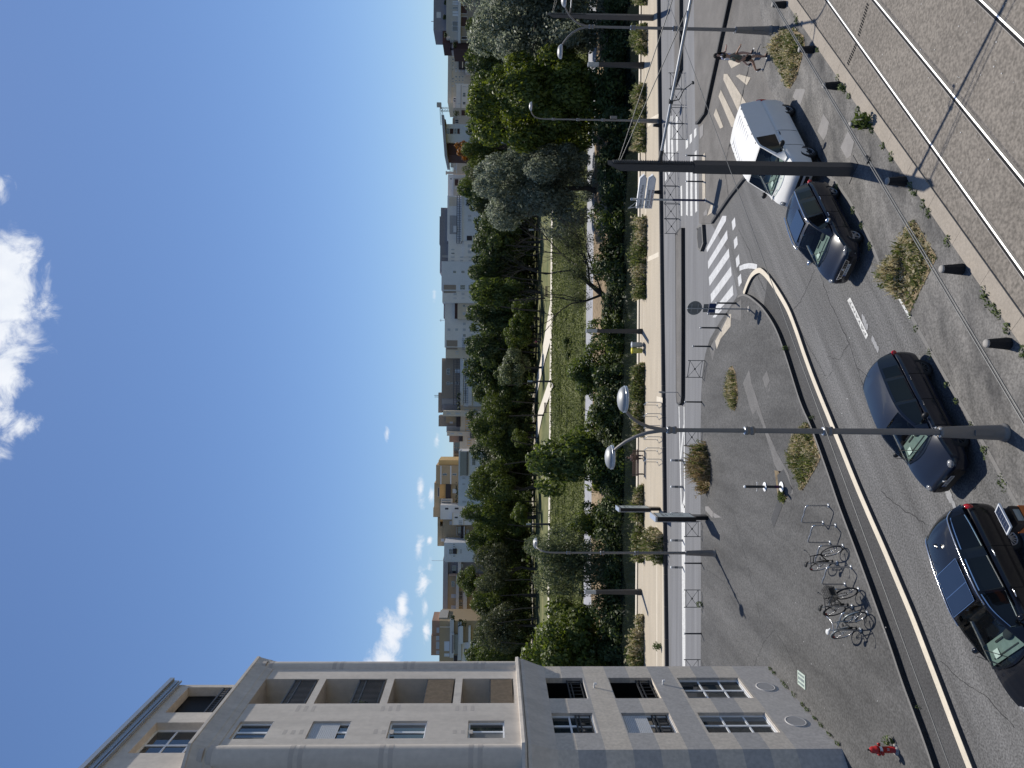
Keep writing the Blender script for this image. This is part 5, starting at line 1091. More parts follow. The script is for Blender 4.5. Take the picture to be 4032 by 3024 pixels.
M('post_blue', (.012,.022,.075), .45, var=.1); M('hydrant_red', (.42,.020,.016), .4, var=.12, scale=8); M('bench_wood', (.095,.058,.042), .6, var=.2, scale=6)
M('bin_yellow', (.72,.62,.05), .5, var=.05); M('bin_grey', (.55,.57,.60), .4, var=.05); M('bin_bag', (.30,.33,.33), .25, var=.15, scale=10); M('bin_bag_yellow', (.40,.40,.10), .3, var=.2, scale=10)
M('lantern_glass', (.42,.44,.43), .25, var=.05); M('lantern_post', (.045,.043,.042), .6, var=.15, scale=4)
M('panel_black', (.012,.012,.014), .3); M('panel_grey', (.40,.40,.41), .4, metal=.4); glass('panel_glass', (.22,.26,.26), .06); M('poster', (.42,.46,.45), .5, var=.10, scale=1.2); M('poster_ink', (.16,.19,.19), .5)
M('solar_cell', (.012,.018,.05), .15, var=.2, scale=20, spec=.8); M('solar_line', (.6,.62,.65), .4); M('orange_band', (.50,.13,.025), .5, var=.06); M('purple_band', (.07,.012,.06), .5)

def lamp(name, label, base, arms, ang, group):
    t = thing(name, label, 'street lamp', base, 0, group)
    m = MB(); m.lathe([(.205,0),(.205,.05),(.178,.07),(.172,.12),(.168,.16),(.118,1.36),(.122,1.37),(.122,1.43),(.10,1.45)], 18); b = m.build('base_cone', 'lamp_metal', t)
    m = MB(); m.box(-.06, .06, -.176, -.15, .35, .75); m.build('hatch', 'lamp_metal', b)
    for k in (0, 1, 2, 3):
        m = MB(); m.ball((.112*cos(k*pi/2+.7), .112*sin(k*pi/2+.7), 1.46), .028, n=8, m=5); m.build('bolt', 'lamp_rim', b)
    m = MB(); m.tube([(0,0,1.4),(0,0,3.9)], [.072,.064], 14); m.tube([(0,0,3.9),(0,0,5.6)], [.060,.054], 14); m.tube([(0,0,5.6),(0,0,7.3 if arms == 2 else 7.9)], [.050,.044], 14); m.build('pole', 'lamp_metal', t)
    for z, r in ((3.88,.10),(5.58,.095),(7.25,.082)):
        m = MB(); m.lathe([(.055,-.11),(r,-.10),(r,-.04),(r*.86,-.03),(r*.86,.02),(r,.03),(r,.075),(r*.9,.085),(r*.9,.10),(.05,.11)], 16, (0,0,z)); c = m.build('collar', 'lamp_metal', t)
        m = MB(); m.lathe([(r*.9,.101),(.05,.112)], 16, (0,0,z), cap=False); m.build('collar_top', 'lamp_rim', c)
    for k in range(arms):
        a = ang + pi*k; dx, dy = cos(a), sin(a); P = lambda r, z: (dx*r, dy*r, z)
        prof = [(.0,7.25),(.03,7.5),(.10,7.75),(.24,7.98),(.42,8.17),(.62,8.31),(.76,8.38)] if arms == 2 else [(0,7.85),(.02,8.15),(.08,8.4),(.20,8.6),(.38,8.73),(.56,8.79),(.66,8.80)]
        m = MB(); m.tube([P(*p) for p in prof], [.040,.040,.038,.036,.034,.032,.030], 10); arm = m.build('arm', 'lamp_metal', t)
        cx, cz = (1.02, 8.42) if arms == 2 else (.90, 8.82); hm = Matrix.Translation(P(cx, cz)) @ Matrix.Rotation(a, 4, 'Z')
        sc = Matrix.Diagonal((1.0, .92, 1, 1)); m = MB(); m.lathe([(.275,0),(.264,.04),(.228,.078),(.165,.108),(.085,.126),(.0,.13)], 22, mat=hm @ sc, cap=False); h = m.build('lamp_head', 'lamp_head', t)
        m = MB(); m.lathe([(.15,-.075),(.24,-.07),(.285,-.05),(.288,-.03),(.27,-.028),(.272,-.018),(.29,-.012),(.29,.002),(.27,.006)], 22, mat=hm @ sc); m.build('rim', 'lamp_rim', h)
    return t
aN = atan2(N.y, N.x)
lg = 'grey tapered street lamps'
lamp('street_lamp', 'double armed grey street lamp with two domed heads standing in front of the parked cars', G(3955, 1703, WZ), 2, aN, lg)
lamp('street_lamp', 'double armed grey street lamp behind the walking couple, by the weed bed', G(3035, 121, .12), 2, aN, lg)
lamp('street_lamp', 'single armed grey street lamp on the plaza, casting a long hooked shadow', G(2815, 2178, PZ), 1, radians(72), lg)
lamp('street_lamp', 'single armed grey street lamp at the promenade kerb with a small box on its pole', G(2600, 477, 0), 1, radians(-50), lg)
b4 = G(2600, 477, 0); m = MB(); m.box(-.09, .09, -.16, -.07, -.22, .22); o = m.build('lamp_box', 'lamp_metal', None, b4 + Vector((.15, 0, 3.2))); tag(o, 'small grey control box strapped to a single street lamp pole', 'box')

# tramway pole with bracket arm
def tram_pole(label, base, arm=True):
    t = thing('tramway_pole', label, 'tramway pole', base, aN, 'tramway overhead line poles')
    m = MB()
    def seg(z0, z1, w0, w1, th, slant=0.0):
        vs = []
        for z, w, s in ((z0, w0, 0), (z1, w1, slant)):
            vs += [(-w/2, -th/2, z - s), (w/2, -th/2, z), (w/2, th/2, z), (-w/2, th/2, z - s)]
        m.add(vs, [(0,3,2,1),(4,5,6,7),(0,1,5,4),(1,2,6,5),(2,3,7,6),(3,0,4,7)])
    th = .26
    seg(0, 4.95, .34, .305, th); m.build('pole_shaft', 'slate_steel', t)
    m = MB(); seg(4.952, 7.62, .245, .215, th*.9, .42); m.build('upper_shaft', 'slate_steel', t)
    m = MB()
    for k in range(46): m.bbox((.15, 0, 4.97 + k*.055), .05, th*.5, .022)
    m.box(.123, .135, -.05, .05, 4.96, 7.4); m.build('cable_rack', 'slate_steel', t)
    m = MB(); m.box(-.36, .36, -.24, .24, 0, .02); m.build('base_plate', 'slate_steel', t)
    if arm:
        m = MB(); m.tube([(.15, 0, 6.02), (9.0, 0, 6.10)], .045, 10); a = m.build('bracket_arm', 'galv', t)
        m = MB(); m.tube([(.12, 0, 6.02), (.55, 0, 6.024)], .062, 10); m.build('arm_insulator', 'wire_dark', a)
        m = MB(); m.tube([(.1, 0, 7.25), (4.6, 0, 6.12)], .014, 6); m.tube([(.1, 0, 7.30), (7.4, 0, 6.14)], .014, 6); m.build('stay_rod', 'wire_metal', t)
        for tx, k in ((CW[0][0], 0), (CW[1][0], 1)):
            m = MB(); m.tube([(tx - .55, 0, 6.05), (tx - .5, .02, 5.82), (tx - .2, .03, 5.74), (tx, .03, CW[k][1] + .03)], .016, 6); m.bbox((tx, .03, CW[k][1] + .03), .05, .10, .06); m.bbox((tx - .55, 0, 6.05), .1, .1, .12); m.build('steady_arm', 'wire_dark', t)
    return t
PB = G(3352, 668, WZ); cpn = PB.dot(N)
def NP(x, y, c):
    d = ray(x, y); tt = (c - CAMLOC.dot(N)) / d.dot(N); return CAMLOC + d * tt
def solve_wire(p, q):
    "offset from the pole line and height of a level wire running along the street through two photo points"
    lo, hi = cpn + .3, cpn + 9.5; f = lambda c: NP(*p, c).z - NP(*q, c).z
    best = min((abs(f(lo + (hi-lo)*i/400)), lo + (hi-lo)*i/400) for i in range(401)); return best[1]
CW = []
for (z_, p) in ((5.50, (2813, 500)), (5.45, (3340, 500))):
    d = ray(*p); tt = (z_ - CAMH) / d.z; CW.append(((CAMLOC + d*tt).dot(N) - cpn, z_))
tram_pole('dark flat steel tramway pole with bracket arm, standing in front of the white van', PB)
tram_pole('dark flat steel tramway pole further off at the promenade kerb', G(2583, 70, 0) + Vector((0, 0, .0)), True)
for k, (lab, r) in enumerate((('thin single tram contact wire crossing above the street and parked cars', .008), ('double tram contact wire crossing above the pavement and bollards', .009))):
    p = NP(3000, 600, cpn + CW[k][0]); p = Vector((p.x, p.y, CW[k][1])); wd = dr.normalized()
    m = MB()
    for off in ((0,) if k == 0 else (-.020, .020)): m.tube([p - wd*30 + N*off, p + wd*60 + N*off], r, 6)
    o = m.build('contact_wire', 'wire_metal'); tag(o, lab, 'wire', 'tram contact wires')
    if k:
        q_ = NP(3409, 628, cpn + CW[k][0]); m = MB(); m.tube([tuple(-wd*.07), tuple(wd*.07)], .034, 8); m.tube([tuple(-wd*.03 - N*.06), tuple(-wd*.03 + N*.06)], .014, 6); tag(m.build('wire_clamp', 'wire_dark', None, Vector((q_.x, q_.y, CW[k][1]))), 'small dark clamp on the double contact wire', 'clamp')

# conical bollards along the tram border
proto = None
for (x, y, lab) in ((3092, 19, 'at the top edge behind the weed bed'), (3202, 196, 'touching the dry weed bed by the couple'), (3302, 338, 'with weeds creeping up its side'), (3412, 490, 'with a leafy plant beside it'), (3564, 714, 'next to the shadow of the tramway pole'), (3788, 1060, 'next to the triangular weed bed'), (3972, 1353, 'beside the dark hatchback, nearest to the camera'), (2601, 494, 'on the promenade beside the single lamp'), (2603, 757, 'on the promenade below the arrow signs')):
    p = G(x, y, WZ if x > 2700 else pz)
    if proto is None:
        t = proto = thing('bollard', '', 'bollard', p, .2, 'dark conical bollards')
        m = MB(); m.lathe([(.135,0),(.142,.03),(.098,.455),(.092,.47)], 8, sm=False); m.build('body', 'bollard_dark', t)
        m = MB(); m.lathe([(.094,.471),(.098,.49),(.085,.515),(.04,.53),(0,.532)], 12, cap=False); m.build('cap', 'concrete_cap', t)
    else: t = dup(proto, p, rt.uniform(0, 1))
    t['label'] = 'dark tapering bollard with a pale cap ' + lab
# slim black posts
proto = None
for (x, y, lab) in ((2898, 1194, 'nearest the zebra crossing tip, before the round sign'), (2861, 1237, 'right behind the round sign post'), (2829, 1291, 'second from the round sign along the plaza edge'), (2797, 1364, 'next to the first cross barrier'), (2763, 1583, 'standing alone by the end of the median'), (2762, 2218, 'just left of the hooked lamp'), (2762, 2495, 'alone on the plaza edge near the white building'), (2768, 613, 'at the zebra crossing right of the tramway pole'), (2768, 715, 'at the zebra crossing left of the tramway pole')):
    p = G(x, y, PZ if y > 1000 else .1)
    if proto is None:
        t = proto = thing('slim_post', '', 'post', p, 0, 'slim black posts along the road')
        m = MB(); m.lathe([(.052,0),(.052,.03),(.042,.05),(.038,.80),(.030,.82)], 12); m.build('shaft', 'black_paint', t); m = MB(); m.ball((0,0,.875), .055, n=12, m=8); m.build('ball_top', 'galv', t)
    else: t = dup(proto, p)
    t['label'] = 'slim black post with a ball top ' + lab
# short reflective posts on the white line
proto = None
for (y, lab) in ((1813, 'first of the row, behind the promenade hoops'), (1917, 'behind the tall reddish grass'), (2022, 'half hidden by the near advertising panel'), (2128, 'between the panel and the hooked lamp'), (2234, 'last of the row, beside the hooked lamp')):
    p = G(2689, y, .0)
    if proto is None:
        t = proto = thing('marker_post', '', 'marker post', p, 0, 'grey marker posts on the white line')
        m = MB(); m.lathe([(.075,0),(.07,.1),(.062,.66)], 12); m.build('shaft', 'post_grey', t); m = MB(); m.lathe([(.064,.661),(.074,.665),(.074,.72),(.03,.74),(0,.742)], 12, cap=False); m.build('cap', 'white_cap', t)
        m = MB(); m.lathe([(.0705,.30),(.068,.48)], 12, cap=False); m.build('reflector_band', 'barrier_grey', t)
    else: t = dup(proto, p)
    t['label'] = 'short grey marker post with a white cap, ' + lab
# cross barriers
def barrier(label, a, b, h=.78):
    d = b - a; l = d.length; t = thing('cross_barrier', label, 'barrier', a, atan2(d.y, d.x), 'cross braced street barriers')
    m = MB(); r = .020; z0 = .12
    m.tube([(0,0,0),(0,0,h+.05)], r, 8); m.tube([(l,0,0),(l,0,h+.05)], r, 8); m.tube([(0,0,h),(l,0,h)], r, 8); m.tube([(0,0,z0),(l,0,z0)], r*.8, 8); m.build('barrier_frame', 'barrier_grey', t)
    m = MB(); m.tube([(0,0,z0),(l,0,h)], r*.62, 6); m.tube([(0,.004,h),(l,.004,z0)], r*.62, 6); m.build('cross_brace', 'barrier_grey', t)
    m = MB(); m.ball((l/2, 0, (h+z0)/2), .052, n=10, m=7); m.build('boss', 'black_paint', t)
    for x in (0, l):
        m = MB(); m.ball((x, 0, h+.07), .03, n=8, m=6); m.build('finial', 'barrier_grey', t)
    return t
for (p, q_, z, lab) in (((2775,1420),(2764,1486),PZ,'standing alone on the plaza edge by the median end'), ((2757,1688),(2757,1755),PZ,'half hidden behind the near double lamp'), ((2758,2052),(2758,2113),PZ,'behind the near advertising panel'), ((2758,2323),(2758,2391),PZ,'to the left of the hooked lamp shadow'), ((2758,2597),(2758,2662),PZ,'partly hidden by the white building corner')):
    barrier('dark grey cross barrier ' + lab, G(*p, z), G(*q_, z))
for i, (y0, y1) in enumerate(((288,350),(352,414),(424,486),(488,549))):
    barrier('dark grey cross barrier in the short row, ' + ('panel furthest from the tramway pole', 'second panel beside the lamp foot', 'third panel', 'panel nearest the tramway pole')[i], G(2690 + i*2, y0, .05), G(2691 + i*2, y1, .05))
for i, (y0, y1) in enumerate(((603,665),(670,732),(734,800),(804,861),(863,920))):
    barrier('dark grey cross barrier in the long row, ' + ('panel right of the tramway pole', 'panel left of the tramway pole', 'panel right of the sign post', 'panel left of the sign post', 'last panel before the black kerb')[i], G(2664 + i*2, y0, .02), G(2665 + i*2, y1, .02))
# direction signs
sp = G(2778, 789, .1); t = thing('direction_sign_post', 'pair of white arrow shaped direction signs on a grey and blue post', 'direction sign', sp)
m = MB(); m.tube([(0,0,0),(0,0,1.75)], .055, 12); m.build('lower_post', 'post_blue', t); m = MB(); m.tube([(0,0,1.75),(0,0,3.78)], .052, 12); m.build('upper_post', 'galv', t)
m = MB(); m.lathe([(.062,3.70),(.07,3.72),(.07,3.92),(.05,3.96)], 12); m.build('post_cap', 'galv', t)
def arrow_sign(z, txts, x0, x1, hh):
    sx = Vector((.80, -.60, 0)).normalized(); sy = Vector((-sx.y, sx.x, 0)); T = frame((0, 0, z), sx, sy, (0, 0, 1)); d = .10
    prof = [(x0, -hh/2), (x1 - hh*.55, -hh/2), (x1, 0), (x1 - hh*.55, hh/2), (x0, hh/2)]; n = 5
    m = MB(); vs = [(a, -d, b) for a, b in prof] + [(a, d, b) for a, b in prof]
    m.add(vs, [tuple(range(4, -1, -1))] and [tuple(range(5))] + [tuple(range(9, 4, -1))] + [(i, i+5, (i+1) % 5+5, (i+1) % 5) for i in range(5)], 0, False, T)
    o = m.build('sign_box', 'sign_white', t)
    k = .93; cx = (x0 + x1 - hh*.3)/2; m = MB(); m.add([(cx + (a-cx)*.975, -d-.004, b*.88) for a, b in prof], [tuple(range(5))], 0, False, T); m.build('sign_border', 'sign_text', o)
    m = MB(); m.add([(cx + (a-cx)*.966, -d-.007, b*.83) for a, b in prof], [tuple(range(5))], 0, False, T); m.build('sign_face', 'sign_face', o)
    for (s, dz, mat) in txts:
        text_mesh('sign_lettering', s, .195, mat, o, T @ frame((x0 + .06, -d-.012, dz), (1,0,0), (0,0,1), (0,-1,0)), align='LEFT', ext=.002)
arrow_sign(3.44, [('Hôtel de Police', 0, 'sign_text')], -.46, 1.36, .36)
arrow_sign(2.98, [('Pont Juvénal', .085, 'sign_text'), ('Commerces', -.085, 'sign_text_red')], -.46, 1.36, .38)
m = MB(); m.beam((-.1, 0, 3.6), (-.45, .1, 4.05), .05, .03); m.beam((-.45, .1, 4.05), (-.3, .05, 3.25), .04, .03); m.build('bracket', 'galv', t)
m = MB(); m.lathe([(.11,0),(.11,.02)], 14); m.build('foot', 'galv', t)
# round sign seen from behind
rp_ = G(2949, 1217, PZ); t = thing('road_sign', 'back of a round road sign with a blue square plate on a slim grey post', 'road sign', rp_)
m = MB(); m.tube([(0,0,0),(0,0,2.68)], .032, 10); m.build('post', 'galv', t)
sx = Vector((.86, -.50, 0)); sy = Vector((.5, .86, 0)); T = frame((0,0,0), sx, sy, (0,0,1))
m = MB(); m.lathe([(.325,-.012),(.325,.012)], 28, mat=Matrix.Translation((0,0,2.36)) @ T @ frame((0,.045,0), (1,0,0), (0,0,1), (0,-1,0))); d_ = m.build('disc', 'sign_back', t)
m = MB(); m.box(-.2, .2, .02, .03, 2.48, 2.51, mat=T); m.box(-.2, .2, .02, .03, 2.20, 2.23, mat=T); m.build('disc_bracket', 'galv', d_)
m = MB(); m.box(-.19, .19, .04, .055, 1.76, 1.98, mat=T); m.build('small_plate', 'sign_back', t)
m = MB(); m.box(-.22, .22, .035, .06, 1.44, 1.74, mat=T); m.build('blue_plate', 'sign_blue', t)
m = MB(); m.lathe([(.14,0),(.14,.03),(.05,.05)], 14); m.build('foot', 'concrete_cap', t)
# small edge-on sign at the median end
p = G(2669, 1545, mz); t = thing('road_sign', 'thin small road sign seen edge on at the end of the median', 'road sign', p); m = MB(); m.tube([(0,0,0),(0,0,1.15)], .022, 8); m.build('post', 'galv', t)
m = MB(); m.lathe([(.20,-.01),(.20,.01)], 20, mat=frame((0,0,.95), (.25,.97,0), (0,0,1), (.97,-.25,0))); m.build('disc', 'sign_back', t)
# advertising panels
def mupi(label, base, rz, s=1.0):
    t = thing('advertising_panel', label, 'advertising panel', base, rz, 'tall advertising panels on tapered feet')
    m = MB(); m.prism([(-.11,-.62),(.11,-.62),(.11,.62),(-.11,.62)], .72, 2.70); m.build('case', 'panel_black', t)
    m = MB(); m.prism([(-.14,-.66),(.14,-.66),(.14,.66),(-.14,.66)], 2.702, 2.80); m.build('top_cap', 'lamp_rim', t)
    m = MB(); m.prism([(-.145,-.66),(-.105,-.66),(-.105,.66),(-.145,.66)], .70, 2.70); m.build('side_frame', 'panel_grey', t)
    for sg in (1, -1):
        m = MB(); m.add([(sg*.113,-.57,.80),(sg*.113,.57,.80),(sg*.113,.57,2.62),(sg*.113,-.57,2.62)], [(0,1,2,3) if sg > 0 else (3,2,1,0)]); po = m.build('poster', 'poster', t)
        m = MB(); m.lathe([(.34,0),(.30,0)], 30, mat=frame((sg*.1145,.05,1.55), (0,1,0), (0,0,1), (sg,0,0)), cap=False); m.lathe([(.24,0),(.20,0)], 26, mat=frame((sg*.1145,.05,1.55), (0,1,0), (0,0,1), (sg,0,0)), cap=False); m.box(sg*.1142-.0004, sg*.1142+.0004, -.4, .4, 2.22, 2.36); m.box(sg*.1142-.0004, sg*.1142+.0004, -.3, .3, 2.06, 2.13); m.build('poster_print', 'poster_ink', po)
    m = MB(); vs = []
    for z, a, b in ((0,.10,.24),(.04,.10,.24),(.72,.10,.30)): vs += [(-a,-b,z),(a,-b,z),(a,b,z),(-a,b,z)]
    m.add(vs, [(i*4+j, i*4+(j+1) % 4, i*4+4+(j+1) % 4, i*4+4+j) for i in range(2) for j in range(4)]); m.build('foot', 'panel_black', t); return t
mupi('tall black advertising panel with glazed poster on the plaza edge, near one', G(2790, 2041, PZ) + Vector((0, .3, 0)), .0)
mupi('tall black advertising panel with glazed poster on the promenade, far one', G(2602, 2006, pz) + Vector((0, .3, 0)), .03)
# post with two discs
t = thing('disc_post', 'dark round post with two white discs standing in a soil square on the plaza', 'post', G(3081, 1917, PZ))
m = MB(); m.tube([(0,0,0),(0,0,1.43)], .052, 14); m.build('shaft', 'lantern_post', t); m = MB(); m.lathe([(.054,1.42),(.06,1.43),(.06,1.46),(.03,1.49),(0,1.49)], 14, cap=False); m.build('cap', 'white_cap', t)
for z, r in ((.64,.185),(.0,.205)):
    m = MB(); m.lathe([(.05,z+.055),(r*.9,z+.06),(r,z+.045),(r,z+.015),(.05,z+.01)], 24, cap=False); d_ = m.build('disc', 'white_cap', t); m = MB(); m.lathe([(r+.004,z+.044),(r+.004,z+.018)], 24, cap=False); m.build('disc_edge', 'black_paint', d_)
m = MB(); m.lathe([(.055,.16),(.055,.30)], 14, cap=False); m.build('purple_band', 'purple_band', t); m = MB(); m.tube([(-.16,0,.98),(.16,0,.98)], .012, 6); m.ball((-.16,0,.98), .022, n=8, m=6); m.ball((.16,0,.98), .022, n=8, m=6); m.build('side_pin', 'white_cap', t)
# hydrant
t = thing('fire_hydrant', 'red fire hydrant standing on the plaza near the striped wall', 'fire hydrant', G(3528, 2952, PZ), .5)
m = MB(); m.lathe([(.125,0),(.125,.03),(.085,.05),(.082,.50),(.105,.51),(.105,.56),(.09,.57),(.088,.66),(.06,.71),(.025,.735)], 18); m.build('body', 'hydrant_red', t)
for a in (0, pi*.75, -pi*.75):
    m = MB(); m.lathe([(.036,.06),(.036,.13),(.046,.13),(.046,.165),(.02,.17)], 12, mat=frame((0,0,.44), (0,0,1), (-sin(a),cos(a),0), (cos(a),sin(a),0))); m.build('outlet', 'hydrant_red', t)
m = MB(); m.lathe([(.028,.736),(.028,.78)], 5); m.build('cap_nut', 'black_paint', t); m = MB(); m.lathe([(.0865,.40),(.0865,.47)], 18, cap=False); m.build('band', 'sign_white', t); m = MB(); m.lathe([(.15,0),(.14,.045),(.10,.05)], 14); m.build('foot', 'concrete_cap', t)
text_mesh('lettering', '32', .075, 'sign_white', t, frame((.0, -.084, .25), (1,0,0), (0,0,1), (0,-1,0)), ext=.001)
# floor grate
gq = [G(x, y, PZ + .006) for x, y in ((3145, 2648), (3167, 2652), (3168, 2708), (3148, 2698))]; c = sum(gq, Vector()) / 4; ux = (gq[2] - gq[1]); l = ux.length; ux = ux.normalized(); uy = Vector((-ux.y, ux.x, 0))
t = thing('floor_hatch', 'pale green framed three pane hatch set in the plaza paving', 'hatch', c, atan2(ux.y, ux.x)); M('hatch_green', (.45,.52,.46), .6); w = .62
m = MB(); m.box(-l/2, l/2, -w/2, -w/2+.06, 0, .02); m.box(-l/2, l/2, w/2-.06, w/2, 0, .02); m.box(-l/2, -l/2+.06, -w/2+.06, w/2-.06, 0, .02); m.box(l/2-.06, l/2, -w/2+.06, w/2-.06, 0, .02); m.box(-l/6-.03, -l/6+.03, -w/2+.06, w/2-.06, 0, .019); m.box(l/6-.03, l/6+.03, -w/2+.06, w/2-.06, 0, .019); m.build('hatch_frame', 'hatch_green', t)
m = MB(); m.box(-l/2+.06, l/2-.06, -w/2+.06, w/2-.06, .0, .008); m.build('pane', 'panel_glass', t)
# parking meter
pmz = 1.72; tp = G(3955, 2044, pmz); t = thing('parking_meter', 'dark parking meter with an orange band and a tilted solar panel on top', 'parking meter', (tp.x, tp.y, WZ), HD)
m = MB(); m.prism([(-.19,-.15),(.19,-.15),(.19,.15),(-.19,.15)], .55, 1.52); m.build('cabinet', 'panel_black', t); m = MB(); m.prism([(-.13,-.11),(.13,-.11),(.13,.11),(-.13,.11)], 0, .55); m.build('pedestal', 'panel_black', t)
m = MB(); m.prism([(-.2,-.16),(.2,-.16),(.2,.16),(-.2,.16)], 1.22, 1.34); m.build('orange_band', 'orange_band', t); m = MB(); m.tube([(0,.0,1.5),(0,.0,1.60)], .05, 10); m.build('neck', 'panel_black', t)
T = Matrix.Translation((0, 0, 1.62)) @ Matrix.Rotation(-.30, 4, 'X'); m = MB(); m.box(-.25, .25, -.155, .155, -.015, .015, 0, T); sp_ = m.build('solar_panel', 'solar_line', t); m = MB()
for i in range(6):
    for j in range(2): m.box(-.222+i*.074+.003, -.222+(i+1)*.074-.003, -.13+j*.13+.003, -.13+(j+1)*.13-.003, .0155, .018, 0, T)
m.build('solar_cell', 'solar_cell', sp_)
m = MB(); m.box(-.12, .12, -.156, -.151, 1.36, 1.48); m.build('screen', 'panel_glass', t)
# promenade lanterns and park lamps
proto = None
for (x, y, z, Y, lab) in ((2534, 258, pz, None, 'behind the walking couple'), (2528, 1305, pz, None, 'beside the yellow waste bin'), (2526, 2331, pz, None, 'near the white building'), (2181, 906, 1.05, 124.2, 'on the park path by the silvery poplar'), (2180, 1502, 1.05, 124.2, 'on the park path at the fork'), (2176, 2064, 1.05, 124.4, 'on the park path behind the willow')):
    p = G(x, y, z) if Y is None else Vector((PD(x, y, Y).x, Y, 1.05))
    if proto is None:
        t = proto = thing('lantern_post', '', 'lantern', p, 0, 'dark square lantern posts by the river'); m = MB()
        vs = [(a*sx, a*sy, z_) for z_, a in ((0,.19),(.25,.19),(.32,.165),(3.35,.125)) for sx, sy in ((-1,-1),(1,-1),(1,1),(-1,1))]
        m.add(vs, [(i*4+j, i*4+(j+1) % 4, i*4+4+(j+1) % 4, i*4+4+j) for i in range(3) for j in range(4)]); m.build('post', 'lantern_post', t)
        m = MB(); m.prism([(-.125,-.125),(.125,-.125),(.125,.125),(-.125,.125)], 3.46, 4.08, bottom=True); m.build('lantern_glass', 'lantern_glass', t); m = MB(); m.prism([(-.14,-.14),(.14,-.14),(.14,.14),(-.14,.14)], 4.08, 4.15, bottom=True); m.prism([(-.135,-.135),(.135,-.135),(.135,.135),(-.135,.135)], 3.35, 3.46, bottom=True); m.build('lantern_frame', 'galv', t)
    else: t = dup(proto, p)
    t['label'] = 'dark lantern post with a pale glass top ' + lab
# benches
def bench(label, p, rz, l=1.9):
    t = thing('bench', label, 'bench', p, rz, 'slatted benches'); m = MB()
    for k in range(4): m.box(-l/2, l/2, -.36+k*.115, -.36+k*.115+.09, .43, .46)
    m.build('seat', 'bench_wood', t); m = MB()
    for k in range(4): m.box(-l/2, l/2, .10+k*.022, .125+k*.022, .52+k*.10, .595+k*.10)
    m.build('backrest', 'bench_wood', t)
    for x in (-l/2+.12, l/2-.12):
        m = MB(); m.beam((x,-.30,0), (x,-.30,.43), .05, .05, up=(0,1,0)); m.beam((x,.10,0), (x,.10,.46), .05, .05, up=(0,1,0)); m.beam((x,.14,.43), (x,.21,.92), .05, .04, up=(0,1,0)); m.beam((x,-.36,.41), (x,.14,.41), .05, .04); m.build('leg', 'black_paint', t)
    return t
bp_ = G(2537, 1822, pz); bench('long brown slatted bench on the promenade with a person sitting on it', bp_, pi)
for (x, y, lab) in ((2168, 1132, 'dark bench by the park path behind the bare willow'), (2170, 1610, 'brown bench on the park grass right of the round tree')): bench(lab, Vector((PD(x, y, 124.9).x, 130.2, 1.0)), 0, 1.9 * 1.0)
# waste bins
for (x, y, lab, a, b_) in ((2536, 1358, 'grey lidded bag bin beside the yellow one', 'bin_grey', 'bin_bag'), (2536, 1381, 'yellow lidded recycling bag bin on the promenade', 'bin_yellow', 'bin_bag_yellow')):
    t = thing('waste_bin', lab, 'waste bin', G(x, y, pz), 0, 'pair of bag bins on the promenade'); m = MB(); m.lathe([(.14,.12),(.19,.2),(.20,.82),(.19,.84)], 14); m.build('bag', b_, t); m = MB(); m.lathe([(.21,.84),(.225,.86),(.225,.92),(.10,.95),(0,.95)], 16, cap=False); m.build('lid', a, t)
    m = MB(); m.lathe([(.20,0),(.20,.05),(.05,.06)], 14); m.tube([(0,.19,.05),(0,.19,.88)], .025, 6); m.build('stand', 'barrier_grey', t)
# bicycle hoops
def hoop(name, label, a, b, h, r, group, slump=.0):
    d = b - a; l = d.length; t = thing(name, label, 'bicycle rack', a, atan2(d.y, d.x), group); cr = .09; P = [(0,0,0), (0,0,h-cr)] + [(cr-cr*cos(k*pi/8), 0, h-cr+cr*sin(k*pi/8)) for k in range(1, 4)] + [(l*.33,0,h), (l*.42,0,h-.015), (l*.58,0,h-.015), (l*.67,0,h)] + [(l-cr+cr*sin(k*pi/8), 0, h-cr+cr*cos(k*pi/8)) for k in range(1, 4)] + [(l,0,h-cr), (l,0,0)]
    m = MB(); m.tube(P, r, 10); m.build('hoop', 'steel_hoop', t)
    for x in (0, l):
        m = MB(); m.lathe([(.075,.0),(.075,.018),(.03,.03)], 14, (x, 0, 0)); m.build('base_flange', 'galv', t)
    return t
HOOPS = []
hl = ('nearest the soil bed, empty', 'second from the soil bed, empty', 'with the dark bicycle carrying a black saddle', 'empty between the two groups of bicycles', 'with the black basket bicycle', 'last one, with the pale bicycle')
for k, (x, y) in enumerate(((3262,1991),(3290,2069),(3319,2149),(3351,2233),(3380,2320),(3414,2413))):
    a = G(x, y, PZ); d = (G(3241, 2058, PZ) - G(3262, 1991, PZ)); HOOPS.append((a, a + d)); hoop('bicycle_rack', 'steel bicycle hoop on the plaza, ' + hl[k], a, a + d, .74, .024, 'steel bicycle hoops on the plaza')
for k, y in enumerate((1588, 1633, 1680, 1724, 1768, 1812)):
    a = G(2603, y - 4, pz); b = G(2588, y + 7, pz); hoop('bicycle_rack', 'steel bicycle hoop on the promenade, ' + ('first one beside the grey paving patch', 'second one with a lock hanging on it', 'third one hidden by the lamp arm', 'fourth one right of the lamp pole', 'fifth one, before the bench', 'last one, in front of the bench')[k], a, b, .92, .024, 'steel bicycle hoops on the promenade')
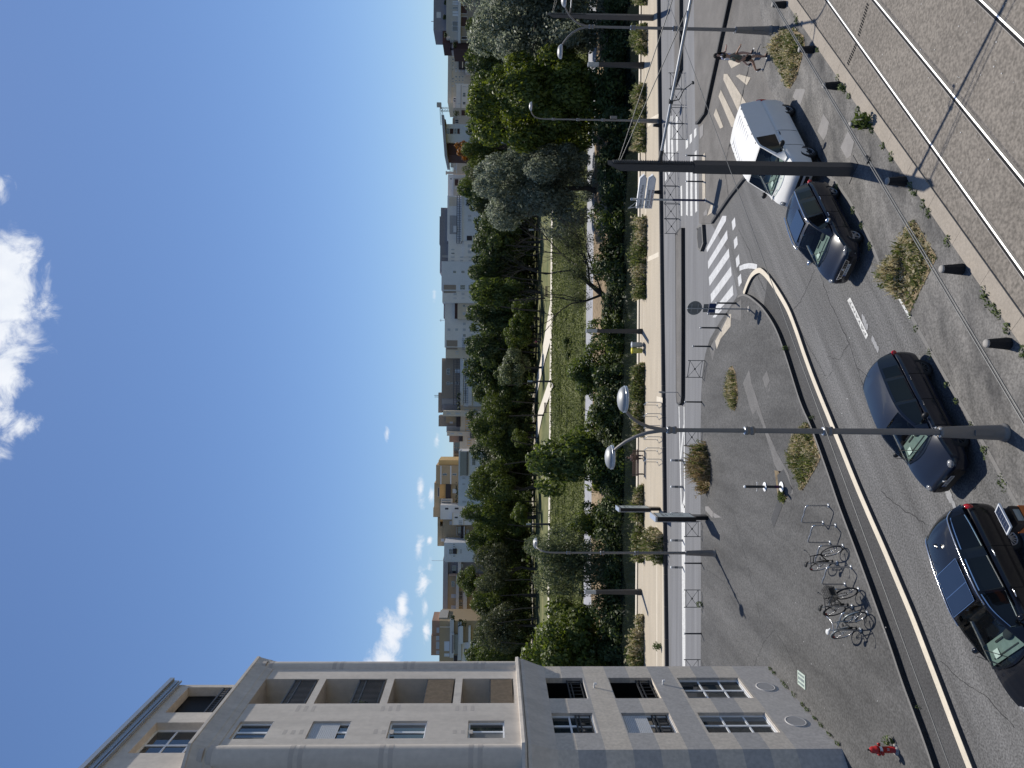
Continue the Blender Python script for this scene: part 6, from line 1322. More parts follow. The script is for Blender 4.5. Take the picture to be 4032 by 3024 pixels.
# ================================================================ VEHICLES
def paint(nm, c, rough=.28, metal=.0, coat=.45): M(nm, c, rough, metal=metal, var=.03, scale=2, coat=coat, spec=.25)
paint('paint_white', (.76,.745,.71), .45, coat=.15); paint('paint_blackblue', (.010,.014,.026), .25); paint('paint_navy', (.009,.013,.025), .28); paint('paint_black', (.006,.007,.011), .2)
M('trim_black', (.012,.012,.013), .5, var=.05); M('tyre', (.016,.016,.017), .8, var=.1); M('rim_silver', (.42,.42,.44), .3, metal=.7, var=.05); M('rim_dark', (.05,.05,.052), .5, metal=.3); M('chrome', (.75,.75,.76), .12, metal=1.0, var=.02)
M('headlamp', (.20,.20,.20), .10, var=.7, scale=22, coat=.8); M('tail_red', (.45,.008,.010), .15, var=.15, scale=10, coat=1); M('interior', (.022,.024,.026), .8, var=.2); M('dash', (.20,.245,.225), .6, var=.15, scale=6); M('seat_cloth', (.035,.037,.04), .8, var=.2); M('plate', (.62,.60,.56), .5, var=.03); M('plate_ink', (.03,.03,.035), .6); M('plate_blue', (.03,.08,.25), .5); M('seam', (.004,.004,.005), .9)
M('sunroof', (.008,.012,.022), .03, var=.1, coat=1, spec=.8); M('paper', (.75,.78,.74), .7, var=.05)
gm = bpy.data.materials.new('car_glass'); gm.use_nodes = True; nt = gm.node_tree; nt.nodes.clear(); L = nt.links.new
o_ = nt.nodes.new('ShaderNodeOutputMaterial'); tr_ = nt.nodes.new('ShaderNodeBsdfTransparent'); tr_.inputs[0].default_value = (.72, .80, .77, 1); gl = nt.nodes.new('ShaderNodeBsdfGlossy'); gl.inputs['Roughness'].default_value = .02; lw = nt.nodes.new('ShaderNodeLayerWeight'); lw.inputs['Blend'].default_value = .25; pw = nt.nodes.new('ShaderNodeMath'); pw.operation = 'POWER'; pw.inputs[1].default_value = 3.0; L(lw.outputs['Facing'], pw.inputs[0]); fr = nt.nodes.new('ShaderNodeMath'); fr.operation = 'MULTIPLY_ADD'; fr.inputs[1].default_value = .6; fr.inputs[2].default_value = .05; L(pw.outputs[0], fr.inputs[0])
mi_ = nt.nodes.new('ShaderNodeMixShader'); L(fr.outputs[0], mi_.inputs[0]); L(tr_.outputs[0], mi_.inputs[1]); L(gl.outputs[0], mi_.inputs[2]); L(mi_.outputs[0], o_.inputs[0]); MATS['car_glass'] = gm
glass('car_glass_dark', (.006, .007, .008), .04, spec=.35)
def cat(P, n):
    "Catmull-Rom through tuples keyed by their first value, sampled n times"
    out = []; k = len(P) - 1
    for i in range(n):
        f = i/(n-1)*k; j = min(int(f), k-1); t = f - j; p0, p1, p2, p3 = P[max(j-1, 0)], P[j], P[j+1], P[min(j+2, k)]
        out.append(tuple(.5*((2*b) + (-a+c)*t + (2*a-5*b+4*c-d)*t*t + (-a+3*b-3*c+d)*t**3) for a, b, c, d in zip(p0, p1, p2, p3)))
    return out
def interp(P, x):
    for a, b in zip(P[:-1], P[1:]):
        lo, hi = (a, b) if a[0] <= b[0] else (b, a)
        if lo[0] - 1e-9 <= x <= hi[0] + 1e-9:
            t = (x - lo[0]) / (hi[0] - lo[0] + 1e-12); return tuple(u + (v-u)*t for u, v in zip(lo, hi))
    return P[0] if abs(x - P[0][0]) < abs(x - P[-1][0]) else P[-1]
def car(label, cat_, mat, base, rz, sc, spec, name='parked_car', group=None):
    t = thing(name, label, cat_, base, rz, group); t.scale = (sc, sc, sc)
    WB, r, tw = spec['wb'], spec['r'], spec['w'] - .11
    # lower body: stations x, half width, bottom z, shoulder z, top z
    st = cat(spec['body'], 52); st.sort(key=lambda s: s[0])
    def ring(s):
        x, w, zb, zs, tz = s; crown = spec.get('crown', .035)
        return [(0,zb),(w*.84,zb),(w*.955,zb+.07),(w*.985,zb+.17),(w*1.0,zb+.34),(w*1.0,(zb+zs)*.5+.12),(w*.992,zs-.10),(w*.975,zs-.02),(w*.93,zs+(tz-zs)*.55),(w*.80,tz-.006),(w*.45,tz+crown*.8),(0,tz+crown)]
    m = MB(); vs = []; K = 11
    for s in st:
        R_ = ring(s); vs += [(s[0], y, z) for y, z in R_] + [(s[0], -y, z) for y, z in R_[-2:0:-1]]
    n = 22; fs = []
    for i in range(len(st)-1):
        for j in range(n): fs.append((i*n+j, (i+1)*n+j, (i+1)*n+(j+1) % n, i*n+(j+1) % n))
    m.add(vs, fs, 0, True); m.add(vs[:n], [tuple(range(n))], 0); m.add(vs[-n:], [tuple(range(n-1, -1, -1))], 0)
    body = m.build('body', [mat, 'trim_black'], t)
    bm = bmesh.new(); bm.from_mesh(body.data); bmesh.ops.remove_doubles(bm, verts=bm.verts, dist=1e-5); bmesh.ops.recalc_face_normals(bm, faces=bm.faces); bm.to_mesh(body.data); bm.free()
    cut = MB()
    for x in (WB/2, -WB/2):
        for sg in (1, -1): cut.lathe([(r+.055, -.16), (r+.055, .25)], 36, mat=frame((x, sg*(spec['w']-.05), r), (1,0,0), (0,0,-sg), (0,sg,0)))
    cu = cut.build('cutter', ['trim_black'])
    bo = body.modifiers.new('b', 'BOOLEAN'); bo.operation = 'DIFFERENCE'; bo.object = cu; bo.solver = 'EXACT'
    bm2 = bmesh.new(); bm2.from_mesh(cu.data); bmesh.ops.recalc_face_normals(bm2, faces=bm2.faces); bm2.to_mesh(cu.data); bm2.free()
    bpy.context.view_layer.update(); dg = bpy.context.evaluated_depsgraph_get(); nm = bpy.data.meshes.new_from_object(body.evaluated_get(dg)); body.modifiers.clear(); body.data = nm; bpy.data.objects.remove(cu)
    nm.polygons.foreach_set('use_smooth', [True]*len(nm.polygons)); nm.set_sharp_from_angle(angle=radians(38))
    def sy(x, z):
        s = interp(st, x); R_ = ring(s)[1:9]
        for (y0, z0), (y1, z1) in zip(R_[:-1], R_[1:]):
            if z0 <= z <= z1: return y0 + (y1-y0)*(z-z0)/(z1-z0+1e-9)
        return R_[-1][0]
    # greenhouse: edge curve from cowl to tail, surface between left and right edges
    ed = cat(spec['edge'], 61); belt = spec['belt']
    def Tp(s, q, off=0.0):
        e = ed[s]; w = 1-q*q; fx = interp(spec['bow'], e[0])[1]
        return Vector((e[0] + fx*w, e[1]*q, e[2] + .045*w*(1 if abs(fx) < .02 else .6) + off))
    gs = spec['glass_s']; qs = [-1, -.955, -.90, -.7, -.45, -.2, 0, .2, .45, .7, .90, .955, 1]
    m = MB()
    def isglass(s, q0, q1): return any(a <= s < b and max(abs(q0), abs(q1)) <= .956 for a, b in gs)
    for s in range(60):
        for q0, q1 in zip(qs[:-1], qs[1:]):
            if not isglass(s, q0, q1): m.add([Tp(s, q0), Tp(s+1, q0), Tp(s+1, q1), Tp(s, q1)], [(0,3,2,1)], 0, True)
    def sp_(i, v, off=0.0):
        e = ed[i]; b = interp(belt, e[0]); y0, z0 = b[1], min(b[2], e[2]); return Vector((e[0], y0 + (e[1]-y0)*v + .02*sin(pi*v) + off, z0 + (e[2]-z0)*v))
    wins = spec['wins']
    def inwin(i): return any(a <= ed[i][0] and ed[i+1][0] <= b or a <= ed[i+1][0] and ed[i][0] <= b for a, b in wins)
    def vlim(i):
        e = ed[i]; h = e[2] - min(interp(belt, e[0])[2], e[2]); return (.04/h, 1-.065/h) if h > .16 else None
    gw = {}
    for i in range(60):
        L0, L1 = vlim(i), vlim(i+1); wi = next((k for k, (a, b) in enumerate(wins) if a - 1e-6 <= min(ed[i][0], ed[i+1][0]) and max(ed[i][0], ed[i+1][0]) <= b + 1e-6), None)
        for sg in (1, -1):
            F = lambda i_, v, off=0.0: Vector((sp_(i_, v, off).x, sg*sp_(i_, v, off).y, sp_(i_, v, off).z))
            def quad(mb, v0a, v0b, v1a, v1b, off=0.0, mi=0): mb.add([F(i, v0a, off), F(i+1, v0b, off), F(i+1, v1b, off), F(i, v1a, off)], [(0,1,2,3) if sg < 0 else (3,2,1,0)], mi, True)
            if wi is None or not L0 or not L1: quad(m, 0, 0, 1, 1)
            else:
                quad(m, 0, 0, L0[0], L1[0]); quad(m, L0[1], L1[1], 1, 1); g_ = gw.setdefault((wi, sg), MB()); quad(g_, L0[0], L1[0], L0[1], L1[1], -.004)
                if spec.get('chrome'):
                    cm = gw.setdefault(('c', sg, wi), MB()); d0, d1 = .014, .014
                    quad(cm, L0[0]-.035, L1[0]-.035, L0[0]+.0, L1[0]+.0, .006); quad(cm, L0[1], L1[1], L0[1]+.04, L1[1]+.04, .006)
    ro = m.build('roof', [mat], t); bm = bmesh.new(); bm.from_mesh(ro.data); bmesh.ops.remove_doubles(bm, verts=bm.verts, dist=1e-4); bm.to_mesh(ro.data); bm.free(); ro.data.set_sharp_from_angle(angle=radians(45))
    for k, g_ in gw.items(): g_.build('window_trim' if k[0] == 'c' else 'side_window', 'chrome' if k[0] == 'c' else 'car_glass_dark', t)
    for k, (a, b) in enumerate(gs):
        m = MB()
        for s in range(a, b):
            for q0, q1 in zip(qs[1:-2], qs[2:-1]): m.add([Tp(s, q0, -.006), Tp(s+1, q0, -.006), Tp(s+1, q1, -.006), Tp(s, q1, -.006)], [(0,3,2,1)], 0, True)
        m.build('windscreen' if k == 0 else 'rear_window', 'car_glass' if k == 0 else 'car_glass_dark', t)
    # cabin
    m = MB(); c0, c1 = ed[0], ed[-1]; bz = interp(belt, 0)[2]; m.box(c1[0]*.96, c0[0]*.96, -spec['w']*.84, spec['w']*.84, bz-.16, bz-.14); m.build('cabin_floor', 'interior', t)
    m = MB(); dx = c0[0]; m.add([(dx-.04,-spec['w']*.76,bz+.02),(dx-.04,spec['w']*.76,bz+.02),(dx-.50,spec['w']*.76,bz+.06),(dx-.50,-spec['w']*.76,bz+.06),(dx-.58,spec['w']*.76,bz-.14),(dx-.58,-spec['w']*.76,bz-.14)], [(0,1,2,3),(3,2,4,5)]); da_ = m.build('dashboard', 'dash', t); m = MB(); m.ball((dx-.40, .36, bz+.07), .12, .20, .05, 14, 8); m.box(dx-.44, dx-.40, -.18, .12, bz+.058, bz+.075); m.box(dx-.16, dx-.13, -.5, .5, bz+.034, bz+.040); m.build('instrument_hood', 'interior', da_)
    for yy in (.36, -.36):
        m = MB(); m.beam((dx-1.02, yy, bz-.14), (dx-1.25, yy, bz+.28), .44, .12, up=(0,1,0)) if False else m.box(dx-1.22, dx-1.08, yy-.22, yy+.22, bz-.14, bz+.22); m.box(dx-1.20, dx-1.11, yy-.12, yy+.12, bz+.24, bz+.40); m.build('seat', 'seat_cloth', t)
    m = MB(); m.tube([(dx-.66 - .08*sin(a), .36 + .18*cos(a), bz+.03 + .17*sin(a)) for a in [2*pi*k/16 for k in range(16)]], .014, 6, closed=True); m.build('steering_wheel', 'trim_black', t)
    m = MB(); m.box(dx-.30, dx-.12, -.42, -.22, bz+.052, bz+.056); m.build('paper', 'paper', t)
    # wheels
    for x in (WB/2, -WB/2):
        for sg in (1, -1):
            w = thing('wheel', None, None, (x, sg*tw, r), 0 if sg > 0 else pi); w.parent = t; T = frame((0,0,0), (1,0,0), (0,0,-1), (0,1,0))
            m = MB(); m.lathe([(r*.66,-.10),(r*.93,-.10),(r,-.07),(r,.06),(r*.94,.095),(r*.70,.10),(r*.66,.085)], 36, mat=T, cap=False); m.build('tyre', 'tyre', w)
            m = MB(); m.lathe([(r*.67,.085),(r*.64,.07),(r*.60,.0),(0,-.02)], 30, mat=T, cap=False); m.build('wheel_well', 'trim_black', w)
            m = MB(); ns = spec['spokes']; m.lathe([(r*.675,.088),(r*.655,.096),(r*.60,.082),(r*.60,.06)], 36, mat=T, cap=False); m.lathe([(r*.17,.02),(r*.17,.075),(r*.1,.088),(0,.088)], 20, mat=T, cap=False)
            for k in range(ns):
                a = 2*pi*k/ns + .3; m.beam((cos(a)*r*.13, .066, sin(a)*r*.13), (cos(a)*r*.63, .076, sin(a)*r*.63), spec['sw'], .03, up=(0,1,0))
            m.build('rim', spec.get('rim', 'rim_silver'), w)
    # seams, sills, handles, mirrors
    m = MB()
    for x in spec['doors']:
        pts = [(x + (z - .3)*spec.get('rake', .03), sy(x, z)+.003, z) for z in [spec['body'][3][2]+.10 + (interp(belt, x)[2]-.36)*k/10 for k in range(11)]]
        for sg in (1, -1):
            for a, b in zip(pts[:-1], pts[1:]): m.beam((a[0], sg*a[1], a[2]), (b[0], sg*b[1], b[2]), .006, .012, up=(1,0,0))
    m.build('door_seam', 'seam', body)
    for x in spec['handles']:
        for sg in (1, -1):
            z = interp(belt, x)[2] - .11; m = MB(); m.tube([(x-.09, sg*(sy(x, z)+.012), z), (x, sg*(sy(x, z)+.035), z+.004), (x+.09, sg*(sy(x, z)+.012), z)], .014, 8); m.build('door_handle', spec.get('hmat', mat), t)
    for sg in (1, -1):
        x = ed[0][0] - .52; b = interp(belt, x); m = MB(); m.ball((x, sg*(b[1]+.16), b[2]+.07), .075, .12, .085, 12, 8); m.beam((x, sg*b[1], b[2]+.02), (x, sg*(b[1]+.1), b[2]+.05), .06, .04); m.build('wing_mirror', spec.get('mmat', mat), t)
        if spec.get('sill'):
            m = MB(); n_ = 20; xs = [-WB/2+r+.1 + (WB-2*r-.2)*k/n_ for k in range(n_+1)]
            for xa, xb in zip(xs[:-1], xs[1:]): m.beam((xa, sg*(sy(xa, .42)+.004), .42), (xb, sg*(sy(xb, .42)+.004), .42), .02, .05)
            m.build('side_moulding', 'trim_black', body)
    # front and rear
    xf = st[-1][0]; xr = st[0][0]; F = spec['front']
    for (nm_, mt_, y0, y1, z0, z1, out) in F: 
        m = MB(); m.box(xf - .02, xf + out, y0, y1, z0, z1); m.build(nm_, mt_, body)
    for (nm_, mt_, c, rx, ry, rz_, rot) in spec['lamps']:
        for sg in (1, -1):
            m = MB(); m.ball((0,0,0), rx, ry, rz_, 16, 10, 0, Matrix.Translation((c[0], sg*c[1], c[2])) @ Matrix.Rotation(sg*rot, 4, 'Z')); m.build(nm_, mt_, t)
    if spec.get('plate'):
        m = MB(); m.box(xf+.006, xf+.022, -.26, .26, spec['pz']-.055, spec['pz']+.055); p_ = m.build('number_plate', 'plate', t)
        text_mesh('plate_lettering', spec['plate'], .095, 'plate_ink', p_, frame((xf+.024, 0, spec['pz']), (0,1,0), (0,0,1), (1,0,0)), ext=.001)
        m = MB(); m.box(xf+.0225, xf+.0235, -.26, -.22, spec['pz']-.05, spec['pz']+.05); m.build('plate_band', 'plate_blue', p_)
    for a, b in (((ed[1][0]-.02, .1, ed[1][2]+.02), (ed[6][0], -.35, ed[6][2]+.06)), ((ed[1][0]-.02, -.35, ed[1][2]+.02), (ed[6][0]+.02, -.70, ed[6][2]+.05))):
        m = MB(); m.tube([Vector(a) + Vector((.12,0,.0)), Vector(b) + Vector((.06,0,.015))], .010, 6); m.build('wiper', 'trim_black', t)
    return t, st, ed, Tp, sy, xf, xr, body
def at(s, n, off): return E*s + N*(n - off)
NL = -13.48; RZ = atan2(-E.y, -E.x)
def hatch(L, w, H, wb, fo, hood, belt_, zb=.20, nose=.66, tail=.98):
    xf = wb/2 + fo; xr = xf - L
    return [(xr, w*.72, zb+.12, belt_-.22, belt_-.08), (xr+.05, w*.86, zb+.05, belt_-.16, belt_-.02), (xr+.25, w*.965, zb, belt_-.08, belt_), (xr+.8, w, zb, belt_-.05, belt_), (-.2, w, zb-.01, belt_-.05, belt_-.01), (wb/2-.55, w, zb-.01, belt_-.08, belt_-.04), (xf-.95, w*.995, zb, hood-.06, hood+.02), (xf-.55, w*.97, zb, hood-.12, hood-.05), (xf-.22, w*.90, zb+.02, hood-.22, hood-.15), (xf-.06, w*.78, zb+.04, nose-.06, nose+.02), (xf, w*.66, zb+.08, nose-.14, nose-.07)]
# --- white delivery van
wb, fo, L, w = 2.70, .86, 4.22, .90; xf = wb/2+fo; xr = xf - L
van = dict(wb=wb, r=.315, w=w, spokes=0, sw=.02, rim='rim_dark', body=[(xr, w*.90, .34, .98, 1.06), (xr+.03, w*.965, .26, 1.0, 1.08), (xr+.3, w, .22, 1.02, 1.10), (-1.0, w, .22, 1.02, 1.10), (0, w, .22, 1.02, 1.10), (wb/2-.45, w, .22, 1.0, 1.07), (xf-.85, w*.99, .22, .98, 1.05), (xf-.45, w*.96, .22, .90, .99), (xf-.14, w*.86, .24, .74, .86), (xf-.03, w*.76, .26, .66, .74), (xf, w*.68, .28, .56, .64)],
   edge=[(wb/2+.28, .70, 1.06), (wb/2-.02, .70, 1.28), (wb/2-.42, .70, 1.58), (wb/2-.62, .69, 1.715), (wb/2-.95, .70, 1.77), (0, .72, 1.80), (-1.0, .72, 1.80), (xr+.25, .71, 1.78), (xr+.06, .72, 1.70), (xr+.03, .74, 1.40), (xr+.02, .78, 1.08)], belt=[(xf, .80, 1.05), (wb/2+.2, .82, 1.05), (0, .885, 1.08), (xr, .86, 1.08)], bow=[(xr-.2, .0), (xr+.3, 0), (wb/2-.9, .0), (wb/2-.5, .06), (wb/2+.4, .20)], glass_s=[(1, 16)], wins=[(.25, wb/2-.08)],
   doors=[.10, wb/2-.36], handles=[.28], hmat='trim_black', mmat='trim_black', rake=0, plate='', front=[('grille', 'trim_black', -.60, .60, .55, .68, .016), ('lower_grille', 'trim_black', -.5, .5, .36, .50, .008), ('bumper', 'paint_white', -.60, .60, .50, .57, .03)],
   lamps=[('headlight', 'headlamp', (xf-.20, .66, .80), .17, .10, .10, -.55), ('tail_light', 'tail_red', (xr+.02, .82, 1.0), .03, .06, .22, 0)])
V = car('white delivery van parked half on the pavement at the head of the row of cars', 'van', 'paint_white', at(23.62, NL, w-.11) + Vector((0, 0, WZ)), RZ, 1.06, van, 'delivery_van')
m = MB()
for k in range(7):
    x = -1.45 + k*.21
    for y0, y1 in ((.10, .54), (-.54, -.10)): m.beam((x + (.10 if y0 < 0 else 0), y0, 1.835), (x + (.10 if y0 < 0 else 0), y1, 1.835 - .006), .022, .014)
m.build('roof_rib', 'shutter_grey', V[0]); m = MB()
for sg in (1, -1):
    for k in range(5): m.bbox((-1.6 + k*.55, sg*.70, 1.80), .06, .025, .02)
m.build('roof_rail_plug', 'trim_black', V[0])
for x in (wb/2, -wb/2):
    m = MB()
    for k in range(12): a = 2*pi*k/12; m.ball((x + .155*cos(a), w-.022, .315 + .155*sin(a)), .016, .01, .016, 8, 5)
    m.tube([(x + .205*cos(2*pi*k/24), w-.022, .315 + .205*sin(2*pi*k/24)) for k in range(24)], .008, 6, closed=True); m.build('wheel_cover', 'rim_silver', V[0])
m = MB(); z, y, x = .61, 0, V[5] + .03
for p, q_ in (((.085,0),(0,.10)), ((0,.10),(-.085,0)), ((-.085,0),(0,-.10)), ((0,-.10),(.085,0))): m.beam((x, p[0], z + p[1]), (x, q_[0], z + q_[1]), .028, .03, up=(1,0,0))
m.build('emblem', 'chrome', V[0])
# --- dark hatchback with roof rails
wb, fo, w = 2.54, .80, .87; xf = wb/2+fo; xr = xf-4.16
ha = hatch(4.16, w, 1.52, wb, fo, .93, .96, nose=.72)
pe = dict(wb=wb, r=.325, w=w, spokes=5, sw=.075, body=ha, edge=[(wb/2-.14, .66, .985), (wb/2-.45, .64, 1.22), (wb/2-.80, .60, 1.40), (wb/2-1.05, .585, 1.475), (-.15, .59, 1.515), (-.75, .585, 1.505), (xr+.55, .57, 1.455), (xr+.30, .575, 1.36), (xr+.14, .62, 1.12), (xr+.10, .66, .97)], belt=[(xf, .72, .95), (wb/2-.2, .745, .96), (0, .80, .97), (xr+.5, .775, 1.0), (xr, .70, 1.0)],
   bow=[(xr-.2, -.12), (xr+.3, -.10), (xr+.7, 0), (wb/2-1.1, 0), (wb/2-.7, .08), (wb/2+.3, .22)], glass_s=[(1, 19), (49, 57)], wins=[(.02, wb/2-.52), (-.85, -.06), (xr+.62, -.95)], doors=[wb/2-.42, -.02, -.98], handles=[.14, -.80], hmat='chrome', mmat='chrome', chrome=False, sill=True, plate='EA 010 RZ', pz=.50,
   front=[('grille', 'trim_black', -.42, .42, .58, .68, .006), ('lower_grille', 'trim_black', -.44, .44, .30, .42, .006)], lamps=[('headlight', 'headlamp', (xf-.20, .66, .73), .17, .085, .055, -.75), ('fog_light', 'headlamp', (xf-.10, .60, .44), .05, .09, .035, -.5), ('tail_light', 'tail_red', (xr+.10, .72, .86), .09, .10, .08, .5)])
PG = car('dark blue black hatchback with chrome roof rails parked right behind the white van', 'car', 'paint_blackblue', at(18.80, NL, (w-.11)*.90), RZ, .90, pe)
for sg in (1, -1):
    m = MB(); m.tube([(wb/2-1.0, sg*.60, 1.49), (wb/2-1.1, sg*.615, 1.535), (-.15, sg*.62, 1.565), (-.8, sg*.61, 1.55), (xr+.50, sg*.585, 1.49)], .022, 8); m.build('roof_rail', 'chrome', PG[0])
m = MB(); m.box(-.75, .12, -.44, .44, 1.560, 1.566); m.build('sunroof', 'sunroof', PG[0])
m = MB(); m.tube([(xr+.75, 0, 1.53), (xr+.45, -.02, 1.74)], .006, 6); m.build('aerial', 'trim_black', PG[0])
m = MB(); x = PG[5] + .01; P_ = [(-.44, .69), (.44, .69), (.36, .555), (-.36, .555)]
for a, b in zip(P_, P_[1:] + P_[:1]): m.beam((x, *a), (x, *b), .016, .02, up=(1,0,0))
for k in range(9):
    for j in range(2): m.bbox((x, -.32 + k*.08, .60 + j*.045), .012, .03, .012)
m.build('grille_frame', 'chrome', PG[0])
m = MB(); x += .012; m.ball((x, 0, .625), .012, .035, .03, 8, 6); m.ball((x, .03, .66), .012, .022, .02, 8, 6); m.beam((x, -.01, .61), (x, -.05, .57), .02, .016, up=(1,0,0)); m.beam((x, .03, .61), (x, .05, .575), .02, .016, up=(1,0,0)); m.beam((x, .03, .645), (x, .07, .635), .02, .014, up=(1,0,0)); m.build('emblem', 'chrome', PG[0])
# --- navy hatchback (with round lamps)
wb, fo, w = 2.578, .86, .88; xf = wb/2+fo; xr = xf-4.2
go = dict(wb=wb, r=.315, w=w, spokes=10, sw=.028, rim='rim_dark', body=hatch(4.2, w, 1.48, wb, fo, .88, .92, nose=.66), edge=[(wb/2-.16, .67, .945), (wb/2-.50, .64, 1.19), (wb/2-.88, .60, 1.375), (wb/2-1.15, .585, 1.445), (-.25, .585, 1.48), (-.85, .58, 1.465), (xr+.42, .565, 1.40), (xr+.20, .575, 1.30), (xr+.08, .62, 1.08), (xr+.06, .66, .94)], belt=[(xf, .74, .92), (wb/2-.2, .76, .925), (0, .81, .93), (xr+.5, .79, .95), (xr, .72, .95)],
   bow=[(xr-.2, -.12), (xr+.3, -.08), (xr+.6, 0), (wb/2-1.2, 0), (wb/2-.8, .08), (wb/2+.3, .22)], glass_s=[(1, 19), (51, 57)], wins=[(-.02, wb/2-.55), (-.93, -.10), (xr+.55, -1.02)], doors=[wb/2-.42, -.06, -1.02], handles=[.10, -.86], hmat='paint_navy', mmat='trim_black', sill=True, plate='AA 550 HN', pz=.52,
   front=[('grille', 'trim_black', -.40, .40, .52, .585, .004), ('lower_grille', 'trim_black', -.50, .50, .27, .42, .006)], lamps=[('headlight', 'headlamp', (xf-.17, .60, .665), .13, .115, .085, -.6), ('tail_light', 'tail_red', (xr+.09, .70, .86), .07, .12, .09, .5)])
GO = car('navy blue hatchback parked behind the tall double lamp, with round headlights', 'car', 'paint_navy', at(12.26 - .86*wb/2, NL, (w-.11)*.86), RZ, .86, go)
m = MB(); x = GO[5] + .014; z0 = .615
m.tube([(x, .062*cos(2*pi*k/20), z0 + .062*sin(2*pi*k/20)) for k in range(20)], .008, 6, closed=True)
for a, b in (((-.022,.052),(0,.012)), ((.022,.052),(0,.012)), ((-.05,.032),(-.022,-.05)), ((-.022,-.05),(0,.002)), ((0,.002),(.022,-.05)), ((.022,-.05),(.05,.032))): m.beam((x, a[0], z0+a[1]), (x, b[0], z0+b[1]), .01, .012, up=(1,0,0))
m.build('emblem', 'chrome', GO[0])
m = MB(); m.tube([(xr+.42, 0, 1.47), (xr+.05, 0, 1.66)], .006, 6); m.build('aerial', 'trim_black', GO[0])
m = MB()
for k in range(5): m.box(GO[5]+.004, GO[5]+.012, -.38, .38, .527 + k*.012, .532 + k*.012)
m.build('grille_slat', 'chrome' if False else 'trim_black', GO[0])
m = MB(); m.box(wb/2-.62, wb/2-.56, .12, .3, .985, .99); m.build('paper_slip', 'paper', GO[0])
# --- black estate with glass roof
wb, fo, w = 2.75, .92, .91; xf = wb/2+fo; xr = xf-4.72
es = dict(wb=wb, r=.335, w=w, spokes=15, sw=.026, body=hatch(4.72, w, 1.5, wb, fo, .90, .96, nose=.68), edge=[(wb/2-.20, .70, .965), (wb/2-.60, .66, 1.22), (wb/2-1.00, .61, 1.41), (wb/2-1.30, .595, 1.48), (-.25, .60, 1.515), (-1.1, .59, 1.495), (xr+.55, .565, 1.42), (xr+.30, .57, 1.34), (xr+.10, .62, 1.12), (xr+.07, .67, .98)], belt=[(xf, .77, .95), (wb/2-.2, .79, .96), (0, .84, .97), (xr+.6, .81, 1.02), (xr, .74, 1.04)],
   bow=[(xr-.2, -.12), (xr+.3, -.08), (xr+.6, 0), (wb/2-1.3, 0), (wb/2-.9, .08), (wb/2+.3, .24)], glass_s=[(1, 20), (51, 57)], wins=[(-.05, wb/2-.62), (-1.05, -.12), (xr+.35, -1.10)], doors=[wb/2-.5, -.10, -1.15], handles=[.05, -.95], hmat='chrome', mmat='paint_black', chrome=True, plate='', front=[('grille', 'trim_black', -.5, .5, .5, .6, .006)], lamps=[('headlight', 'headlamp', (xf-.22, .68, .70), .18, .10, .06, -.7), ('tail_light', 'tail_red', (xr+.14, .76, .84), .13, .075, .12, .7)])
ES = car('black estate car with a panoramic glass roof and chrome window trim, nearest to the camera', 'car', 'paint_black', at(7.42 - .88*wb/2, NL, (w-.11)*.88), RZ, .88, es)
m = MB(); m.box(-1.0, -.42, -.46, .46, 1.562, 1.568); m.box(-.41, .02, -.46, .46, 1.562, 1.568); gr_ = m.build('glass_roof', 'sunroof', ES[0])
m = MB()
for a, b in (((.04,-.48),(.04,.48)), ((-1.02,-.48),(-1.02,.48)), ((-1.02,.48),(.04,.48)), ((-1.02,-.48),(.04,-.48)), ((-.415,-.47),(-.415,.47))): m.beam((a[0], a[1], 1.567), (b[0], b[1], 1.567), .014, .008)
m.build('glass_roof_frame', 'chrome', ES[0])
m = MB(); m.add([(-1.5,0,1.555),(-1.66,.035,1.545),(-1.66,-.035,1.545),(-1.66,0,1.64)], [(0,1,3),(0,3,2),(1,2,3)], 0, True); m.build('roof_fin', 'paint_black', ES[0])
for sg in (1, -1):
    m = MB(); m.tube([(e[0], sg*(e[1]+.012), e[2]+.012) for e in ES[2][17:52:3]], .016, 8); m.build('roof_rail', 'chrome', ES[0])
# ================================================================ PEOPLE AND BICYCLES
M('skin', (.40,.24,.165), .55, var=.06, scale=8); M('skin_pale', (.50,.33,.26), .55, var=.06, scale=8); M('hair', (.018,.012,.009), .6, var=.3, scale=20); M('shirt_olive', (.13,.14,.11), .9, var=.45, scale=9); M('shirt_lilac', (.50,.50,.68), .85, var=.06, scale=6); M('shorts_black', (.012,.012,.014), .85, var=.2, scale=9); M('skirt_green', (.05,.065,.055), .9, var=.25); M('cloth_white', (.72,.72,.72), .85); M('shoe', (.02,.02,.022), .6); M('sole', (.7,.7,.7), .6); M('eye_white', (.7,.7,.7), .3); M('lips', (.25,.09,.08), .5); M('denim', (.03,.04,.07), .85); M('tee_dark', (.015,.02,.04), .85)
def skin_obj(name, verts, edges, rad, mat, parent, sub=2):
    me = bpy.data.meshes.new(name); me.from_pydata([tuple(v) for v in verts], edges, []); o = bpy.data.objects.new(name, me); COL.objects.link(o); o.parent = parent
    sk = o.modifiers.new('skin', 'SKIN'); sk.use_smooth_shade = True
    for i, r in enumerate(rad): d = me.skin_vertices[0].data[i]; d.radius = r if isinstance(r, tuple) else (r, r); d.use_root = (i == 0)
    ss = o.modifiers.new('sub', 'SUBSURF'); ss.levels = sub; ss.render_levels = sub
    bpy.context.view_layer.update(); dg = bpy.context.evaluated_depsgraph_get(); nm = bpy.data.meshes.new_from_object(o.evaluated_get(dg)); o.modifiers.clear(); o.data = nm; nm.materials.clear(); nm.materials.append(MATS[mat]); nm.polygons.foreach_set('use_smooth', [True]*len(nm.polygons)); return o
